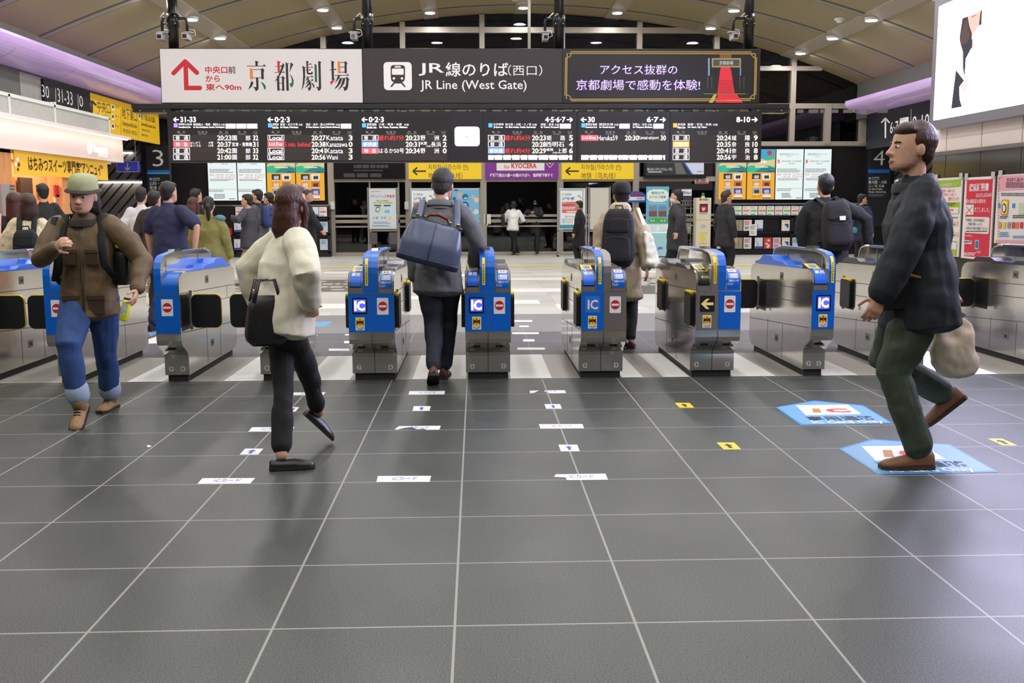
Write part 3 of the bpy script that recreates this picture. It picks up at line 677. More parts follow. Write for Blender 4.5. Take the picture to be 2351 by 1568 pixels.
board('departure board marked 30 and 6·7 with a single train listed', 1325, 1538, 1333.7, [('la', '30', 16), ('ra', '6·7', 27), ('ic', LBI), ('tx', '関西空港線', 11, 37), ('en', 'Kansai-airport Line', 11, 37), ('tx', '関西空港', 42, 74), ('tx', '方面', 76, 86, 284, 288.6), ('en', 'for Kansai-airport', 42, 78), ('bx', 88, 112), ('tx', '和歌山・白浜', 119, 151), ('tx', '方面', 153, 163, 284, 288.6), ('en', 'for Wakayama, Shirahama', 119, 164), ('bx', 166, 190)],
      [(('Ltd.Exp', 'r'), [('Haruka59', 38, 84, LW, 1, 12.3)], '20:30', [('Kansai-airport', 132, 179, 2, 12)], '30'), None, None, None], scroll=True)
board('departure board at the right end, marked 8-10', 1538, 1748.5, 1544.5, [('ra', '8-10', 32), ('ic', LO), ('tx', '奈良線', 11, 29), ('en', 'Nara Line', 11, 29), ('tx', '稲荷・宇治・奈良', 34, 89), ('tx', '方面', 92, 103, 284, 288.6), ('en', 'for Inari, Uji, Nara', 34, 78)],
      [(('普 通', 'f'), [], '20:24', D2('城', '陽'), '9'), (('区間快速', 'o'), [], '20:35', D2('奈', '良'), '10'), (('普 通', 'f'), [], '20:41', D2('奈', '良'), '8'), (('普 通', 'f'), [], '20:56', D2('宇', '治'), '8')])

# lamps of the ceiling that the picture shows
M_LAMP = glow('lamp_disc', (255, 250, 244), 14)
names = {2: 'third row from the end window', 1: 'second row from the end window', 0: 'row nearest the end window'}
ordw = ['first', 'second', 'third', 'fourth', 'fifth', 'sixth', 'seventh']
vis = {0: [1, 2, 3, 4, 5, 6], 1: [0, 1, 5, 6], 2: [0, 6]}
for r, cols in vis.items():
    for n, c in enumerate(cols):
        x, y = LAMP_X[c], LAMP_Y[r]; z = vault_z(x)
        t = thing('ceiling_lamp', 'small round ceiling lamp, %s from left, %s' % (ordw[n], names[r]), 'lamp', (x, y, z-.06), 'round lamps set in the ceiling strips')
        b = MB(); b.cyl((x, y, z-.07), .15, .06, mat('white_metal', (225, 225, 222), .4), 'z', 20); b.build('rim', t)
        b = MB(); b.cyl((x, y, z-.085), .125, .012, M_LAMP, 'z', 20); b.build('diffuser', t)
for px, py, lab in ((1181, 26, 'round white smoke detector on the ceiling right of the middle hanging pole'), (1929, 28, 'round white smoke detector on the ceiling above the 4 pillar')):
    Yd = 26.6 if px < 1500 else 23.6; q = aty(px, py, Yd); b = MB(); z = vault_z(q.x); b.cyl((q.x, Yd, z-.05), .12, .05, mat('white_metal', (225, 225, 222), .4), 'z', 16); b.cyl((q.x, Yd, z-.1), .07, .05, mat('white_metal', (225, 225, 222), .4), 'z', 16)
    tag(b.build('smoke_detector', loc=(q.x, Yd, z-.1)), lab, 'detector')
# ------------------------------------------------------------------ platform pillars: numbers and print on their faces
WH = ink((232, 230, 228)); BLU = ink((28, 108, 196)); CYA = ink((60, 168, 222)); YEL = ink((236, 190, 20)); ICB = ink((40, 130, 210))
def plate(name, label, cat, px0, py0, px1, py1, Y, d, m, art, group=None, part='print'):
    a, c = aty(px0, (py0+py1)/2, Y), aty(px1, (py0+py1)/2, Y); zt, zb = aty((px0+px1)/2, py0, Y).z, aty((px0+px1)/2, py1, Y).z
    t = thing(name, label, cat, ((a.x+c.x)/2, Y+d/2, zb), group)
    b = MB(); b.box(a.x, Y, zb, c.x, Y+d, zt, m); b.build('panel', t)
    A = Art('Y', Y); art(A)
    if A.mb.v: A.mb.build(part, t, fix=False)
    return t
def p3(A):
    A.text('3', 350, 344, 375, 382, WH, bold=-.01); A.rect(338, 390.5, 389, 394.5, BLU); A.rect(338, 395.5, 389, 399.5, CYA)
    A.rect(343, 408, 349.5, 414.5, ICB); A.text('A', 344.2, 409, 348.3, 413.5, WH, 3); A.text('琵琶湖線', 351, 408, 367, 411.4, WH); A.text('Biwako Line', 351, 412, 367, 414.6, WH)
    A.text('山科・大津', 343.5, 416.5, 385, 425.5, WH); A.text('草津 方面', 343.5, 427, 380, 435.5, WH); A.text('for Otsu,', 344, 437, 372, 445, WH); A.text('Kusatsu', 344, 447, 372, 455, WH)
plate('platform_sign', 'dark pillar sign with a big white 3 over two blue stripes', 'sign', 338, 335, 390, 520, 28.36, .03, mat('sign_charcoal', (40, 40, 44), .4), p3)
def p4(A):
    A.text('4', 2006, 345, 2031, 379, WH, bold=-.01); A.rect(1993, 389, 2042, 397, BLU)
    A.rect(1994, 406.5, 2000, 412.5, ICB); A.text('A', 1995, 407.5, 1999, 411.5, WH, 3); A.text('JR京都線', 2002, 406, 2019, 409.5, WH); A.text('JR Kyoto Line', 2002, 410.5, 2019, 413, WH)
    A.text('新大阪・大阪', 1994, 414.5, 2036, 422, WH, bold=.01); A.text('三ノ宮 方面', 1994, 424, 2030, 430, WH); A.text('for Shin-Osaka,', 1994, 431.5, 2026, 437, WH); A.text('Osaka, Sannomiya', 1994, 438, 2034, 444, WH)
    A.bars(1994, 446, 2036, 452, 2, ink((120, 120, 124)))
plate('platform_sign', 'dark pillar sign with a big white 4 over one blue stripe', 'sign', 1991, 335, 2044, 520, 28.36, .03, mat('sign_charcoal', (40, 40, 44), .4), p4)
def downsign(x0, y0, x1, y1, Y, label):
    q = aty((x0+x1)/2, y0, Y)
    def art(A):
        A.frame(x0+.5, y0+.5, x1-.5, y1-.5, 1, WH, 2); line_arrow(A, (x0+x1)/2, y0+4, (x0+x1)/2, y1-4, 2.8, 7, WH, 3)
    t = plate('arrow_sign', label, 'sign', x0, y0, x1, y1, Y, .12, mat('sign_violet_blue', (62, 64, 168), .45, emit=.3), art)
    b = MB()
    for px in (x0+8, x1-8): w = aty(px, y0, Y); b.cyl((w.x, Y+.06, w.z), .012, (3.4 if x0 < 1000 else 3.5)-w.z, mat('pale_rod', (180, 178, 160), .45), 'z', 8)
    b.build('hanger', t)
downsign(267, 370, 318, 395, 27.6, 'blue hanging sign with a white down arrow left of the 3 pillar')
downsign(2071, 368, 2106, 393, 27.6, 'blue hanging sign with a white down arrow right of the 4 pillar')

# ------------------------------------------------------------------ long signs along the side walls
def wall_sign(name, label, X, sg, y0, y1, z0, z1, m, art):
    t = thing(name, label, 'sign', (X, (y0+y1)/2, z0))
    b = MB(); b.box(min(X, X+sg*.06), y0, z0, max(X, X+sg*.06), y1, z1, m); b.build('casing', t)
    A = Art('X', X+sg*.06, sg); art(A); A.mb.build('print', t, fix=False)
def ysign(A):
    line_arrow(A, 211, 268, 211, 231, 4.5, 11, K_, 2)
    A.text('中央口', 223, 234, 253, 259, K_, bold=.0); A.text('Central Exit', 223, 262, 250, 270, K_)
    for i, (t1, y) in enumerate((('バス', 245), ('タクシー', 267), ('きっぷ', 289))): A.rect(256, y-5, 262, y+8, WH); A.rect(257.2, y-3, 260.8, y+4, K_, 3); A.text(t1, 264, y-3, 273, y+3, K_)
    A.line([(277.5, 250), (277.5, 308)], .6, ink((150, 120, 10)), 2); A.line([(317.5, 262), (317.5, 315)], .6, ink((150, 120, 10)), 2)
    A.text('地下東口', 280, 250, 314, 276, K_); A.text('Underground East Exit', 281, 281, 314, 294, K_); A.text('지하 동쪽 출구  地下东口', 282, 298, 314, 308, K_)
    A.rect(318, 260, 322, 274, WH); A.rect(318.8, 263, 321.3, 270, K_, 3)
    A.text('地下鉄(烏丸線)', 323, 264, 356, 281, K_); A.text('Subway(Karasuma Line)', 324, 284, 357, 294, K_); A.text('지하철(가라스마 선)', 325, 297, 344, 303, K_); A.text('地铁(乌丸线)', 325, 308, 339, 314, K_)
wall_sign('wall_sign', 'long yellow sign with a black up arrow below the violet fascia', -8.2, 1, 22.46, 27.18, 2.97, 3.78, mat('sign_yellow', (228, 182, 12), .5), ysign)
def bsign(A):
    A.text('30', 96, 196, 112, 224, WH, bold=-.01); A.text('31-33', 132, 207, 166, 238, WH, bold=-.01); A.text('0', 182, 220, 190, 245, WH, bold=-.01)
    A.line([(127.3, 202), (128.6, 240)], .8, WH); A.line([(178.6, 216), (180, 252)], .8, WH); A.rect(99, 232, 105, 240, ICB); A.bars(107, 234, 128, 242, 1, WH)
wall_sign('wall_sign', 'black sign with 30, 31-33 and 0 above the grey shop parapet', -8.2, 1, 20.12, 22.46, 2.97, 3.78, M_BLK, bsign)
def rsign(A):
    line_arrow(A, 2033, 317, 2033, 271, 3.4, 11, WH, 2); A.text('6·7', 2044, 279, 2062, 305, WH); A.rect(2066, 270, 2086, 285, WH, 2); A.text('特くろしお', 2067.5, 272, 2080, 277, K_, 3); A.text('白浜方面', 2070, 279, 2084, 283.5, K_, 3)
    A.line([(2092, 250), (2091, 315)], .8, WH); A.text('8-10', 2095, 264, 2133, 296, WH)
wall_sign('wall_sign', 'long dark sign with an up arrow, 6·7 and 8-10 on the right', 10.62, -1, 13.4, 27.8, 2.85, 3.77, mat('sign_night', (26, 28, 40), .4), rsign)

# ------------------------------------------------------------------ honey sweets kiosk on the left
WOOD = mat('light_wood', (214, 150, 96), .5, bump=.15, bscale=4, stretch=(6, 6, .4), var=.14); CANO = mat('canopy_pink_white', (240, 222, 214), .55); CONC = mat('parapet_concrete', (168, 168, 162), .75, var=.07, bscale=14); CONF = mat('parapet_frame', (206, 212, 202), .6)
t = thing('kiosk', 'sweets kiosk with a glowing pale canopy and grey parapet along the left wall', 'kiosk', (-7.6, 16, 0))
b = MB(); b.box(-8.15, 9, 2.25, -7.0, 20.93, 2.70, CANO); b.build('canopy', t)
b = MB(); b.box(-8.15, 9, 2.70, -6.86, 21.02, 2.75, CANO); b.build('canopy_lip', t)
b = MB(); b.box(-6.94, 9.1, 2.685, -6.88, 20.9, 2.70, glow('kiosk_strip', (255, 226, 204), 5)); b.build('light_strip', t)
b = MB(); b.box(-8.15, 9, 2.75, -7.15, 20.66, 3.10, CONC)
for y0, y1, z0, z1 in ((9, 20.66, 3.06, 3.115), (9, 20.66, 2.75, 2.775), (20.61, 20.67, 2.75, 3.1), (18.0, 18.06, 2.75, 3.1), (16.28, 16.34, 2.75, 3.1), (14.6, 14.66, 2.75, 3.1)): b.box(-7.15, y0, z0, -7.135, y1, z1, CONF)
b.build('parapet', t)
b = MB(); A = Art('X', -7.0, 1, b); GW = glow('shop_letters', (255, 255, 250), 2.0)
A.disc(206, 340, 5.6, 13.5, GW, 4, 24); A.disc(206, 340, 3.4, 9.5, CANO, 5, 24); A.line([(206, 331), (206, 350)], 2, GW, 6); A.text('Sweets', 214, 333, 247, 352, GW, 4, .03); A.text('アンニュイ', 226, 353, 247, 360, GW, 4, .02)
b.build('shop_letters', t, fix=False)
b = MB(); b.box(-8.15, 9, 0, -8.1, 20.5, 2.25, WOOD); b.box(-8.15, 9, 2.2, -7.1, 20.5, 2.25, mat('kiosk_ceiling', (244, 224, 204), .6)); b.build('back_panel', t)
b = MB(); b.box(-7.55, 15.0, 0, -7.1, 16.15, 2.25, WOOD); b.build('post', t)
b = MB(); b.box(-7.35, 18.05, 1.05, -7.1, 18.5, 2.25, WOOD); b.build('post', t)
b = MB(); b.box(-7.5, 9, 0, -7.08, 20.4, .95, WOOD); b.box(-7.55, 9, .95, -7.02, 20.45, 1.0, mat('counter_top', (232, 214, 196), .3)); b.build('counter', t)
b = MB(); b.box(-8.09, 16.4, 1.9, -8.0, 17.9, 2.05, glow('kiosk_inner', (255, 214, 168), 5)); b.build('inner_light', t)
b = MB(); b.box(-7.99, 16.5, 1.0, -7.6, 16.9, 1.85, mat('showcase', (236, 226, 214), .4)); b.build('showcase', t)
b = MB(); b.box(-8.1, 17.2, 1.0, -8.04, 18.4, 1.9, mat('kiosk_door', (176, 104, 54), .5)); b.box(-8.05, 18.5, 1.1, -8.0, 19.0, 1.9, mat('kiosk_dark', (60, 40, 30), .5)); b.build('inner_door', t)
kl = bpy.data.lights.new('kiosk_lamp', 'AREA'); kl.shape = 'RECTANGLE'; kl.size = .5; kl.size_y = 4; kl.energy = 55; kl.color = (1, .78, .55)
ko = bpy.data.objects.new('kiosk_lamp', kl); ko.location = (-7.7, 17.8, 2.18); COL.objects.link(ko)
kl2 = bpy.data.lights.new('kiosk_strip_lamp', 'AREA'); kl2.shape = 'RECTANGLE'; kl2.size = .05; kl2.size_y = 11.5; kl2.energy = 16; kl2.color = (1, .86, .76)
ko2 = bpy.data.objects.new('kiosk_strip_lamp', kl2); ko2.location = (-6.9, 15.2, 2.68); ko2.rotation_euler = (0, math.radians(-25), 0); COL.objects.link(ko2)
# banner
t = thing('banner', 'yellow honey sweets banner with black letters below the kiosk canopy', 'banner', (-7.05, 18, 1.88))
b = MB(); b.box(-7.07, 16.16, 1.88, -7.05, 20.15, 2.249, mat('banner_yellow', (250, 198, 60), .3, bump=.12, bscale=3)); b.build('sheet', t)
A = Art('X', -7.05, 1); BK = ink((60, 34, 12))
A.text('はちみつスイーツ専門店"アンニュイ"', 65, 367, 235, 399, BK, 2, .02)
A.mb.build('lettering', t, fix=False); A = Art('X', -7.05, 1)
for cx, cy, rx, ry, m in ((40, 366, 3.6, 5, WH), (36, 377, 3.2, 6, WH), (43, 378, 3, 5, ink((90, 60, 20))), (41, 389, 2.6, 4, ink((90, 60, 20)))): A.disc(cx, cy, rx, ry, m, 2, 14)
A.mb.build('bee_drawing', t, fix=False)
t = thing('menu_board', 'tall grey menu board with pictures on the wooden kiosk post', 'board', (-7.02, 15.8, 1.3)); b = MB(); b.box(-7.08, 15.62, 1.18, -7.04, 16.08, 1.72, mat('menu_grey', (150, 142, 138), .5)); b.build('panel', t)
A = Art('X', -7.04, 1); A.bars(22, 425, 36, 470, 6, ink((90, 80, 80)), 2); A.mb.build('print', t, fix=False)
for i, (px, py, c, lab) in enumerate(((148, 440, (190, 40, 40), 'small red poster'), (152, 462, (206, 120, 90), 'orange picture card'), (166, 462, (90, 60, 120), 'violet picture card'))):
    q = atx(px, py, -7.05); b = MB(); b.box(-7.19, q.y-.12, q.z-.09, -7.16, q.y+.12, q.z+.11, mat('card_%d' % i, c, .5)); b.box(-7.19, q.y-.12, 1.001, -7.175, q.y+.12, q.z-.09, mat('card_stand', (220, 214, 206), .5))
    tag(b.build('counter_card', loc=(-7.07, q.y, q.z-.09)), lab + ' on the kiosk counter by the second wooden post', 'card')

# ------------------------------------------------------------------ light box and posters on the near right wall
t = thing('light_box', 'huge white lit advertising box with a dark-haired figure on the cream wall', 'light box', (5.85, 11.1, 2.31))
b = MB(); M_LBF = mat('lightbox_frame', (150, 148, 156), .4, .5)
ly0, ly1, lz0, lz1 = 4.6, 13.06, 2.31, 3.92  # lengthened out of view towards the camera and brightened to light the right floor
for y0, y1, z0, z1 in ((ly0, ly1, lz0, lz0+.11), (ly0, ly1, lz1-.11, lz1), (ly0, ly0+.11, lz0+.11, lz1-.11), (ly1-.11, ly1, lz0+.11, lz1-.11)): b.box(5.76, y0, z0, 5.9, y1, z1, M_LBF)
b.build('frame', t)
b = MB(); b.box(5.80, ly0+.11, lz0+.11, 5.86, ly1-.11, lz1-.11, glow('lightbox', (216, 214, 255), 18)); b.build('lit_panel', t)
A = Art('X', 5.80, -1); DK = glow('ad_navy', (26, 34, 62), .8); HR = glow('ad_hair', (46, 28, 38), .8); SKN = glow('ad_skin', (252, 214, 196), .95); SK2 = glow('ad_arm', (250, 232, 226), 1.0)
A.poly([(2210,42),(2255,24),(2254,56),(2247,60),(2232,80),(2236,110),(2216,118),(2205,88)], SKN, 1)
A.poly([(2210,42),(2222,38),(2226,60),(2232,78),(2230,95),(2206,93),(2203,88)], HR, 2); A.poly([(2252,24),(2255,23),(2254,56),(2248,58)], HR, 2)
A.poly([(2204,92),(2233,90),(2232,108),(2218,135),(2216,170),(2214,180),(2206,152),(2207,120)], DK, 2)
A.poly([(2195,160),(2214,185),(2203,200),(2204,228),(2209,245),(2184,250),(2190,200)], DK, 2)
A.poly([(2204,92),(2207,120),(2206,152),(2216,182),(2206,200),(2214,216),(2224,186),(2226,180),(2212,172),(2212,120)], SK2, 3)
A.poly([(2204,92),(2212,60),(2216,50),(2222,44),(2224,62),(2229,80),(2222,98),(2210,104)], glow('ad_hair2', (96, 60, 56), .8), 3)
A.line([(2231,40), (2242,34)], 1.5, glow('ad_lip', (190, 70, 90), 1), 4)
A.mb.build('picture', t, fix=False)
def wall_poster(label, pts, art, m):
    """pts: picture corners (left top, right top, right bottom, left bottom) on the dark stone"""
    a, c = atx(*pts[0], 5.89), atx(*pts[2], 5.89); zt, zb = a.z, atx(*pts[3], 5.89).z
    t = thing('poster', label, 'poster', (5.89, (a.y+c.y)/2, zb))
    b = MB(); b.box(5.884, c.y, zb, 5.897, a.y, zt, m); b.build('sheet', t)
    A = Art('X', 5.884, -1); art(A); A.mb.build('print', t, fix=False)
    for f in (.05, .95):
        b = MB(); y = a.y + (c.y-a.y)*f; b.box(5.878, y-.04, zt-.03, 5.885, y+.04, zt+.05, mat('tape', (190, 188, 184), .3)); b.build('tape', t)
PAP = mat('poster_paper', (226, 220, 216), .5); LIME = ink((150, 178, 40)); PRED = ink((206, 36, 62)); PINK = ink((226, 160, 172))
def po_green(A):
    A.poly([(2150,415),(2207,411),(2206,429),(2150,432)], LIME); A.poly([(2150,464),(2204,464),(2202,491),(2149,495)], LIME); A.poly([(2148,550),(2198,554),(2197,588),(2147,582)], LIME)
    A.text('ホーム安全柵設置工事について', 2155, 420, 2199, 428, WH, 3); O = ink((220, 80, 60))
    A.text('京都駅3・4番のりば', 2160, 434, 2193, 442, O); A.text('「昇降式ホーム柵」の', 2164, 443, 2195, 450, O); A.text('整備を行います。', 2177, 452, 2203, 461, O)
    A.poly([(2150,477),(2202,476),(2201,490),(2150,492)], PAP, 3); A.bars(2152, 480, 2190, 488, 1, O, 4)
    for y in (507, 532): A.poly([(2149,y),(2200,y+1),(2200,y+12),(2149,y+11)], ink((226, 190, 170)), 3); A.line([(2160,y+8),(2195,y+8)], 2, ink((50, 110, 190)), 4)
    A.bars(2152, 466, 2200, 474, 2, ink((80, 100, 30)), 3); A.bars(2152, 498, 2200, 503, 1, ink((120, 120, 130)), 3)
    A.rect(2174, 556, 2197, 572, PAP, 3); A.rect(2175, 558, 2179, 563, O, 4); A.rect(2175, 565, 2179, 570, ICB, 4)
wall_poster('green and white poster nearest the wall corner, beside the red one', [(2148,410),(2211,407),(2201,593),(2146,584)], po_green, PAP)
def po_red(A):
    A.poly([(2220,413),(2280,411),(2270,592),(2213,588)], PRED)
    A.text('遅延証明書', 2226, 421, 2271, 437, WH, 3, .02); A.line([(2226,438.5),(2271,436.5)], 1, WH, 3)
    A.text('2021年 2月28日', 2241, 443, 2277, 450.5, WH, 3); A.line([(2241,452),(2278,450)], .8, WH, 3)
    A.text('紙の遅延証の配布を', 2218, 457, 2264, 467, WH, 3, .01); A.rect(2217, 470, 2236, 493, PAP, 3); A.line([(2219,474),(2233,491)], 1.4, PRED, 4); A.line([(2234,474),(2218,491)], 1.4, PRED, 4)
    A.text('終了しました。', 2238, 476, 2273, 487, WH, 3, .01); A.rr(2216, 498, 2272, 536, 3, PAP, 3)
    A.text('○移動中、目的地到着後に', 2218, 502, 2262, 509, K_, 4); A.text('ご確認お願いします。', 2222, 511, 2256, 518, K_, 4); A.text('○過去45日間分閲覧できます。', 2218, 521, 2270, 528, K_, 4); A.bars(2218, 530, 2268, 534, 1, K_, 4)
    A.text('WEB遅延証は', 2216, 539, 2233, 543, WH, 3); A.rect(2213, 552, 2232, 560, PAP, 3); A.bars(2214, 554, 2231, 559, 1, K_, 4); A.rr(2239, 551, 2248, 572, 1.5, PAP, 3); A.rr(2240, 552.5, 2247, 570, 1.5, ink((40, 110, 190)), 4)
    A.text('で確認', 2241, 576, 2252, 581, WH, 3); A.bars(2214, 580, 2246, 588, 2, WH, 3)
wall_poster('red delay certificate poster with white headline, in the middle of three', [(2217,408),(2286,404),(2274,598),(2209,592)], po_red, PAP)
def po_pink(A):
    A.poly([(2293,404),(2420,398),(2414,432),(2292,439)], PINK); A.text('手回り品のご案内', 2311, 407, 2375, 417, K_, 3); A.bars(2310, 419, 2400, 432, 3, ink((90, 60, 70)), 3)
    A.bars(2299, 443, 2400, 451, 2, ink((90, 86, 90)), 3); A.rr(2299, 458, 2316, 494, 3, ink((200, 150, 50)), 3); A.rr(2301, 461, 2314, 491, 3, ink((238, 214, 110)), 4); A.disc(2307, 478, 5, 11, K_, 5); A.disc(2307, 478, 3, 8, WH, 6)
    A.rect(2292, 467, 2297, 477, ICB, 3); A.rect(2325, 467, 2331, 477, ICB, 3); A.rect(2340, 466, 2370, 492, ink((190, 206, 180)), 3); A.bars(2297, 496, 2318, 503, 2, K_, 3); A.bars(2326, 494, 2360, 502, 2, K_, 3)
    for x, c in ((2296, (190, 160, 60)), (2306, (220, 190, 70)), (2317, (140, 140, 150)), (2327, (200, 60, 50)), (2336, (226, 110, 70)), (2346, (200, 40, 40))): A.rect(x-3, 510, x+4, 524, ink(c), 3)
    A.bars(2296, 533, 2320, 545, 3, ink((60, 130, 200)), 3); A.bars(2326, 541, 2360, 548, 2, ink((60, 130, 200)), 3); A.poly([(2287,550),(2420,553),(2420,560),(2286,556)], PINK)
    for y in range(410, 550, 7): A.poly([(2291,y),(2295,y-3),(2295,y),(2291,y+3)], PINK, 3)
wall_poster('pale pink bordered luggage poster right of the red one', [(2292,402),(2440,395),(2430,575),(2284,558)], po_pink, PAP)

# ------------------------------------------------------------------ back wall: display screens
YV = 28.66
SW = glow('screen_white', (236, 248, 246), .95); SY = glow('screen_yellow', (246, 178, 40), .9); STXT = glow('screen_text', (70, 80, 84), .5); SRED = glow('screen_red', (232, 60, 60), .9)
def vscreen(label, x0, x1, y0, y1, kind):
    def art(A):
        w = x1-x0; h = y1-y0
        X = lambda f: x0 + f*w; Y = lambda f: y0 + f*h
        if kind == 'w':
            A.rect(x0+.6, y0+.6, x1-.6, y1-.6, SW)
            A.text('湖西線 運転見合わせについて', X(.15), Y(.085), X(.85), Y(.125), STXT); A.text('（お知らせ）', X(.4), Y(.14), X(.6), Y(.16), STXT)
            A.line([(X(.07), Y(.21)), (X(.16), Y(.28))], 1.8, SRED, 3); A.line([(X(.16), Y(.21)), (X(.07), Y(.28))], 1.8, SRED, 3)
            A.text('湖西線 和邇駅〜近江塩津駅間', X(.22), Y(.225), X(.93), Y(.258), STXT); A.text('19時以降', X(.46), Y(.275), X(.68), Y(.305), STXT)
            A.bars(X(.06), Y(.39), X(.92), Y(.475), 3, STXT, 2, .4)
            A.text('京都駅　17時27分発　近江今津行き', X(.04), Y(.485), X(.95), Y(.52), SRED); A.text('17時41分発　近江舞子行き', X(.26), Y(.53), X(.95), Y(.565), SRED)
            A.bars(X(.08), Y(.58), X(.92), Y(.63), 2, STXT, 2, .4); A.line([(X(.04), Y(.775)), (X(.96), Y(.775))], .5, STXT); A.bars(X(.04), Y(.79), X(.6), Y(.84), 2, STXT, 2, .4); A.bars(X(.22), Y(.87), X(.62), Y(.97), 4, STXT, 2, .5); A.bars(X(.74), Y(.955), X(.95), Y(.98), 1, STXT, 2, .6)
        else:
            c = {'y': SY}[kind]; A.rect(x0+.6, y0+.6, x1-.6, y1-.6, c)
            sky, sand, teal, dteal, navy = (glow('scr_sky', (40, 170, 216), .9), glow('scr_sand', (226, 206, 150), .9), glow('scr_teal', (40, 190, 150), .9), glow('scr_dteal', (16, 128, 132), .9), glow('scr_navy', (36, 60, 96), .8))
            A.rect(x0+.6, y0+.6, x1-.6, Y(.46), sky, 2)
            A.poly([(X(.0)+.6, Y(.17)), (X(.3), Y(.12)), (X(.6), Y(.19)), (X(1)-.6, Y(.12)), (X(1)-.6, Y(.3)), (X(0)+.6, Y(.3))], teal, 3)
            A.poly([(X(0)+.6, Y(.33)), (X(.15), Y(.22)), (X(.4), Y(.17)), (X(.7), Y(.23)), (X(1)-.6, Y(.2)), (X(1)-.6, Y(.42)), (X(0)+.6, Y(.42))], sand, 4)
            A.poly([(X(0)+.6, Y(.34)), (X(.2), Y(.32)), (X(.45), Y(.37)), (X(.75), Y(.32)), (X(1)-.6, Y(.36)), (X(1)-.6, Y(.46)), (X(0)+.6, Y(.46))], teal, 5)
            A.poly([(X(.25), Y(.46)), (X(.5), Y(.38)), (X(.8), Y(.35)), (X(1)-.6, Y(.38)), (X(1)-.6, Y(.46))], dteal, 6); A.poly([(X(.6), Y(.46)), (X(.8), Y(.43)), (X(1)-.6, Y(.45)), (X(1)-.6, Y(.46))], navy, 7)
            A.poly([(X(.8)+6.5*math.cos(PI*i/8)*(1 if i % 2 else .8), Y(.08)+6.5*math.sin(PI*i/8)*(1 if i % 2 else .8)) for i in range(16)], glow('scr_burst', (206, 40, 60), .9), 5)
            A.bars(X(.28), Y(.35), X(.75), Y(.37), 1, SW, 8, .8); A.bars(X(.4), Y(.24), X(.72), Y(.29), 1, SW, 8, .7)
            th = [((24, 30, 60), (200, 200, 220)), ((232, 240, 240), (40, 40, 40)), ((236, 156, 60), (230, 220, 210)), ((200, 120, 60), (90, 20, 20)), ((170, 170, 172), (50, 40, 40)), ((40, 80, 190), (220, 190, 180))]
            for i, (c1, c2) in enumerate(th):
                cx = X(.18 + .36*(i % 2)); cy = Y(.485 + .143*(i//2)); ww, hh = w*.3, h*.11
                A.rect(cx, cy, cx+ww, cy+hh, glow('th_%d_%d_%d' % c1, c1, .85), 3); A.disc(cx+ww*.4, cy+hh*.62, ww*.17, hh*.33, glow('th_%d_%d_%d' % c2, c2, .85), 4, 12); A.disc(cx+ww*.68, cy+hh*.6, ww*.14, hh*.36, glow('th_%d_%d_%d' % c2, c2, .85), 4, 12)
                A.bars(cx+2, cy+hh+.8, cx+ww-2, cy+hh+2, 1, SW, 4, .9)
            A.text('2023 4/29', X(.18), Y(.915), X(.5), Y(.955), glow('scr_brown', (110, 64, 10), .5), 3); A.rr(X(.55), Y(.915), X(.85), Y(.945), 1.2, SW, 3); A.bars(X(.55), Y(.955), X(.85), Y(.98), 1, glow('scr_viol', (90, 90, 200), .8), 3, .9)
    plate('display_screen', label, 'screen', x0, y0, x1, y1, YV, .09, mat('screen_case', (16, 16, 17), .3), art, 'lit screens in the black board walls', 'picture')
vscreen('white notice screen, leftmost of the four lit screens left of the windows', 477, 543.5, 342, 461, 'w')
vscreen('white notice screen beside the left pair of yellow screens', 544.5, 610.5, 342, 461, 'w')
vscreen('yellow landscape screen next to the white notice, left of the windows', 612, 678, 342, 461, 'y')
vscreen('yellow landscape screen nearest the windows on their left', 679, 745, 342, 461, 'y')
vscreen('yellow landscape screen nearest the windows on their right', 1649.5, 1714, 342, 458.5, 'y')
vscreen('yellow landscape screen beside the right pair of white notices', 1715, 1779.5, 342, 458.5, 'y')
vscreen('white notice screen beside the right pair of yellow screens', 1780.5, 1844, 342, 458.5, 'w')
vscreen('white notice screen, rightmost of all lit screens', 1845, 1908, 342, 458.5, 'w')

# transom signs and monitor over the doors
BY = glow('backlit_yellow', (250, 206, 16), .85); KY = ink((58, 52, 30))
def ysub(ox):
    def art(A):
        line_arrow(A, ox+40, 393, ox+10, 393, 3.6, 10, KY, 3)
        A.text('Subway (Karasuma Line)', ox+50, 359, ox+158, 375.5, KY, 3); A.text('지하철(가라스마 선)', ox+45, 377, ox+137, 392.5, KY, 3); A.text('地铁（乌丸线）', ox+45, 396, ox+124, 410.5, KY, 3); A.rect(ox+3, 345, ox+160, 356, K_, 3)
    return art
plate('exit_sign', 'backlit yellow subway sign over the doors, partly behind the suited man', 'sign', 938, 338, 1105, 411, 28.6, .12, BY, ysub(938), 'backlit yellow subway signs over the doors')
plate('exit_sign', 'backlit yellow subway sign over the doors, right of the violet sign', 'sign', 1290, 338, 1455, 411, 28.6, .12, BY, ysub(1289), 'backlit yellow subway signs over the doors')
def purple(A):
    A.rect(1140, 352, 1250, 391.5, WH, 2); R2 = ink((206, 40, 50)); A.text('by', 1158, 378, 1170, 389, R2, 3); A.text('KYOCERA', 1174, 374.5, 1232, 386.5, R2, 3, .03)
    A.text('嵯峨野線は31番〜33番のりばへ　亀岡駅下車すぐ', 1125, 398, 1269, 406.5, WH, 3, .03)
    A.poly([(1252, 366), (1272, 366), (1271, 376), (1262.5, 386), (1254, 376)], ink((206, 196, 206)), 3); A.poly([(1254, 367), (1270, 367), (1269, 375), (1262.5, 383.5), (1256, 375)], ink((120, 30, 90)), 4); A.disc(1262.5, 373, 4, 4, ink((206, 196, 206)), 5, 10)
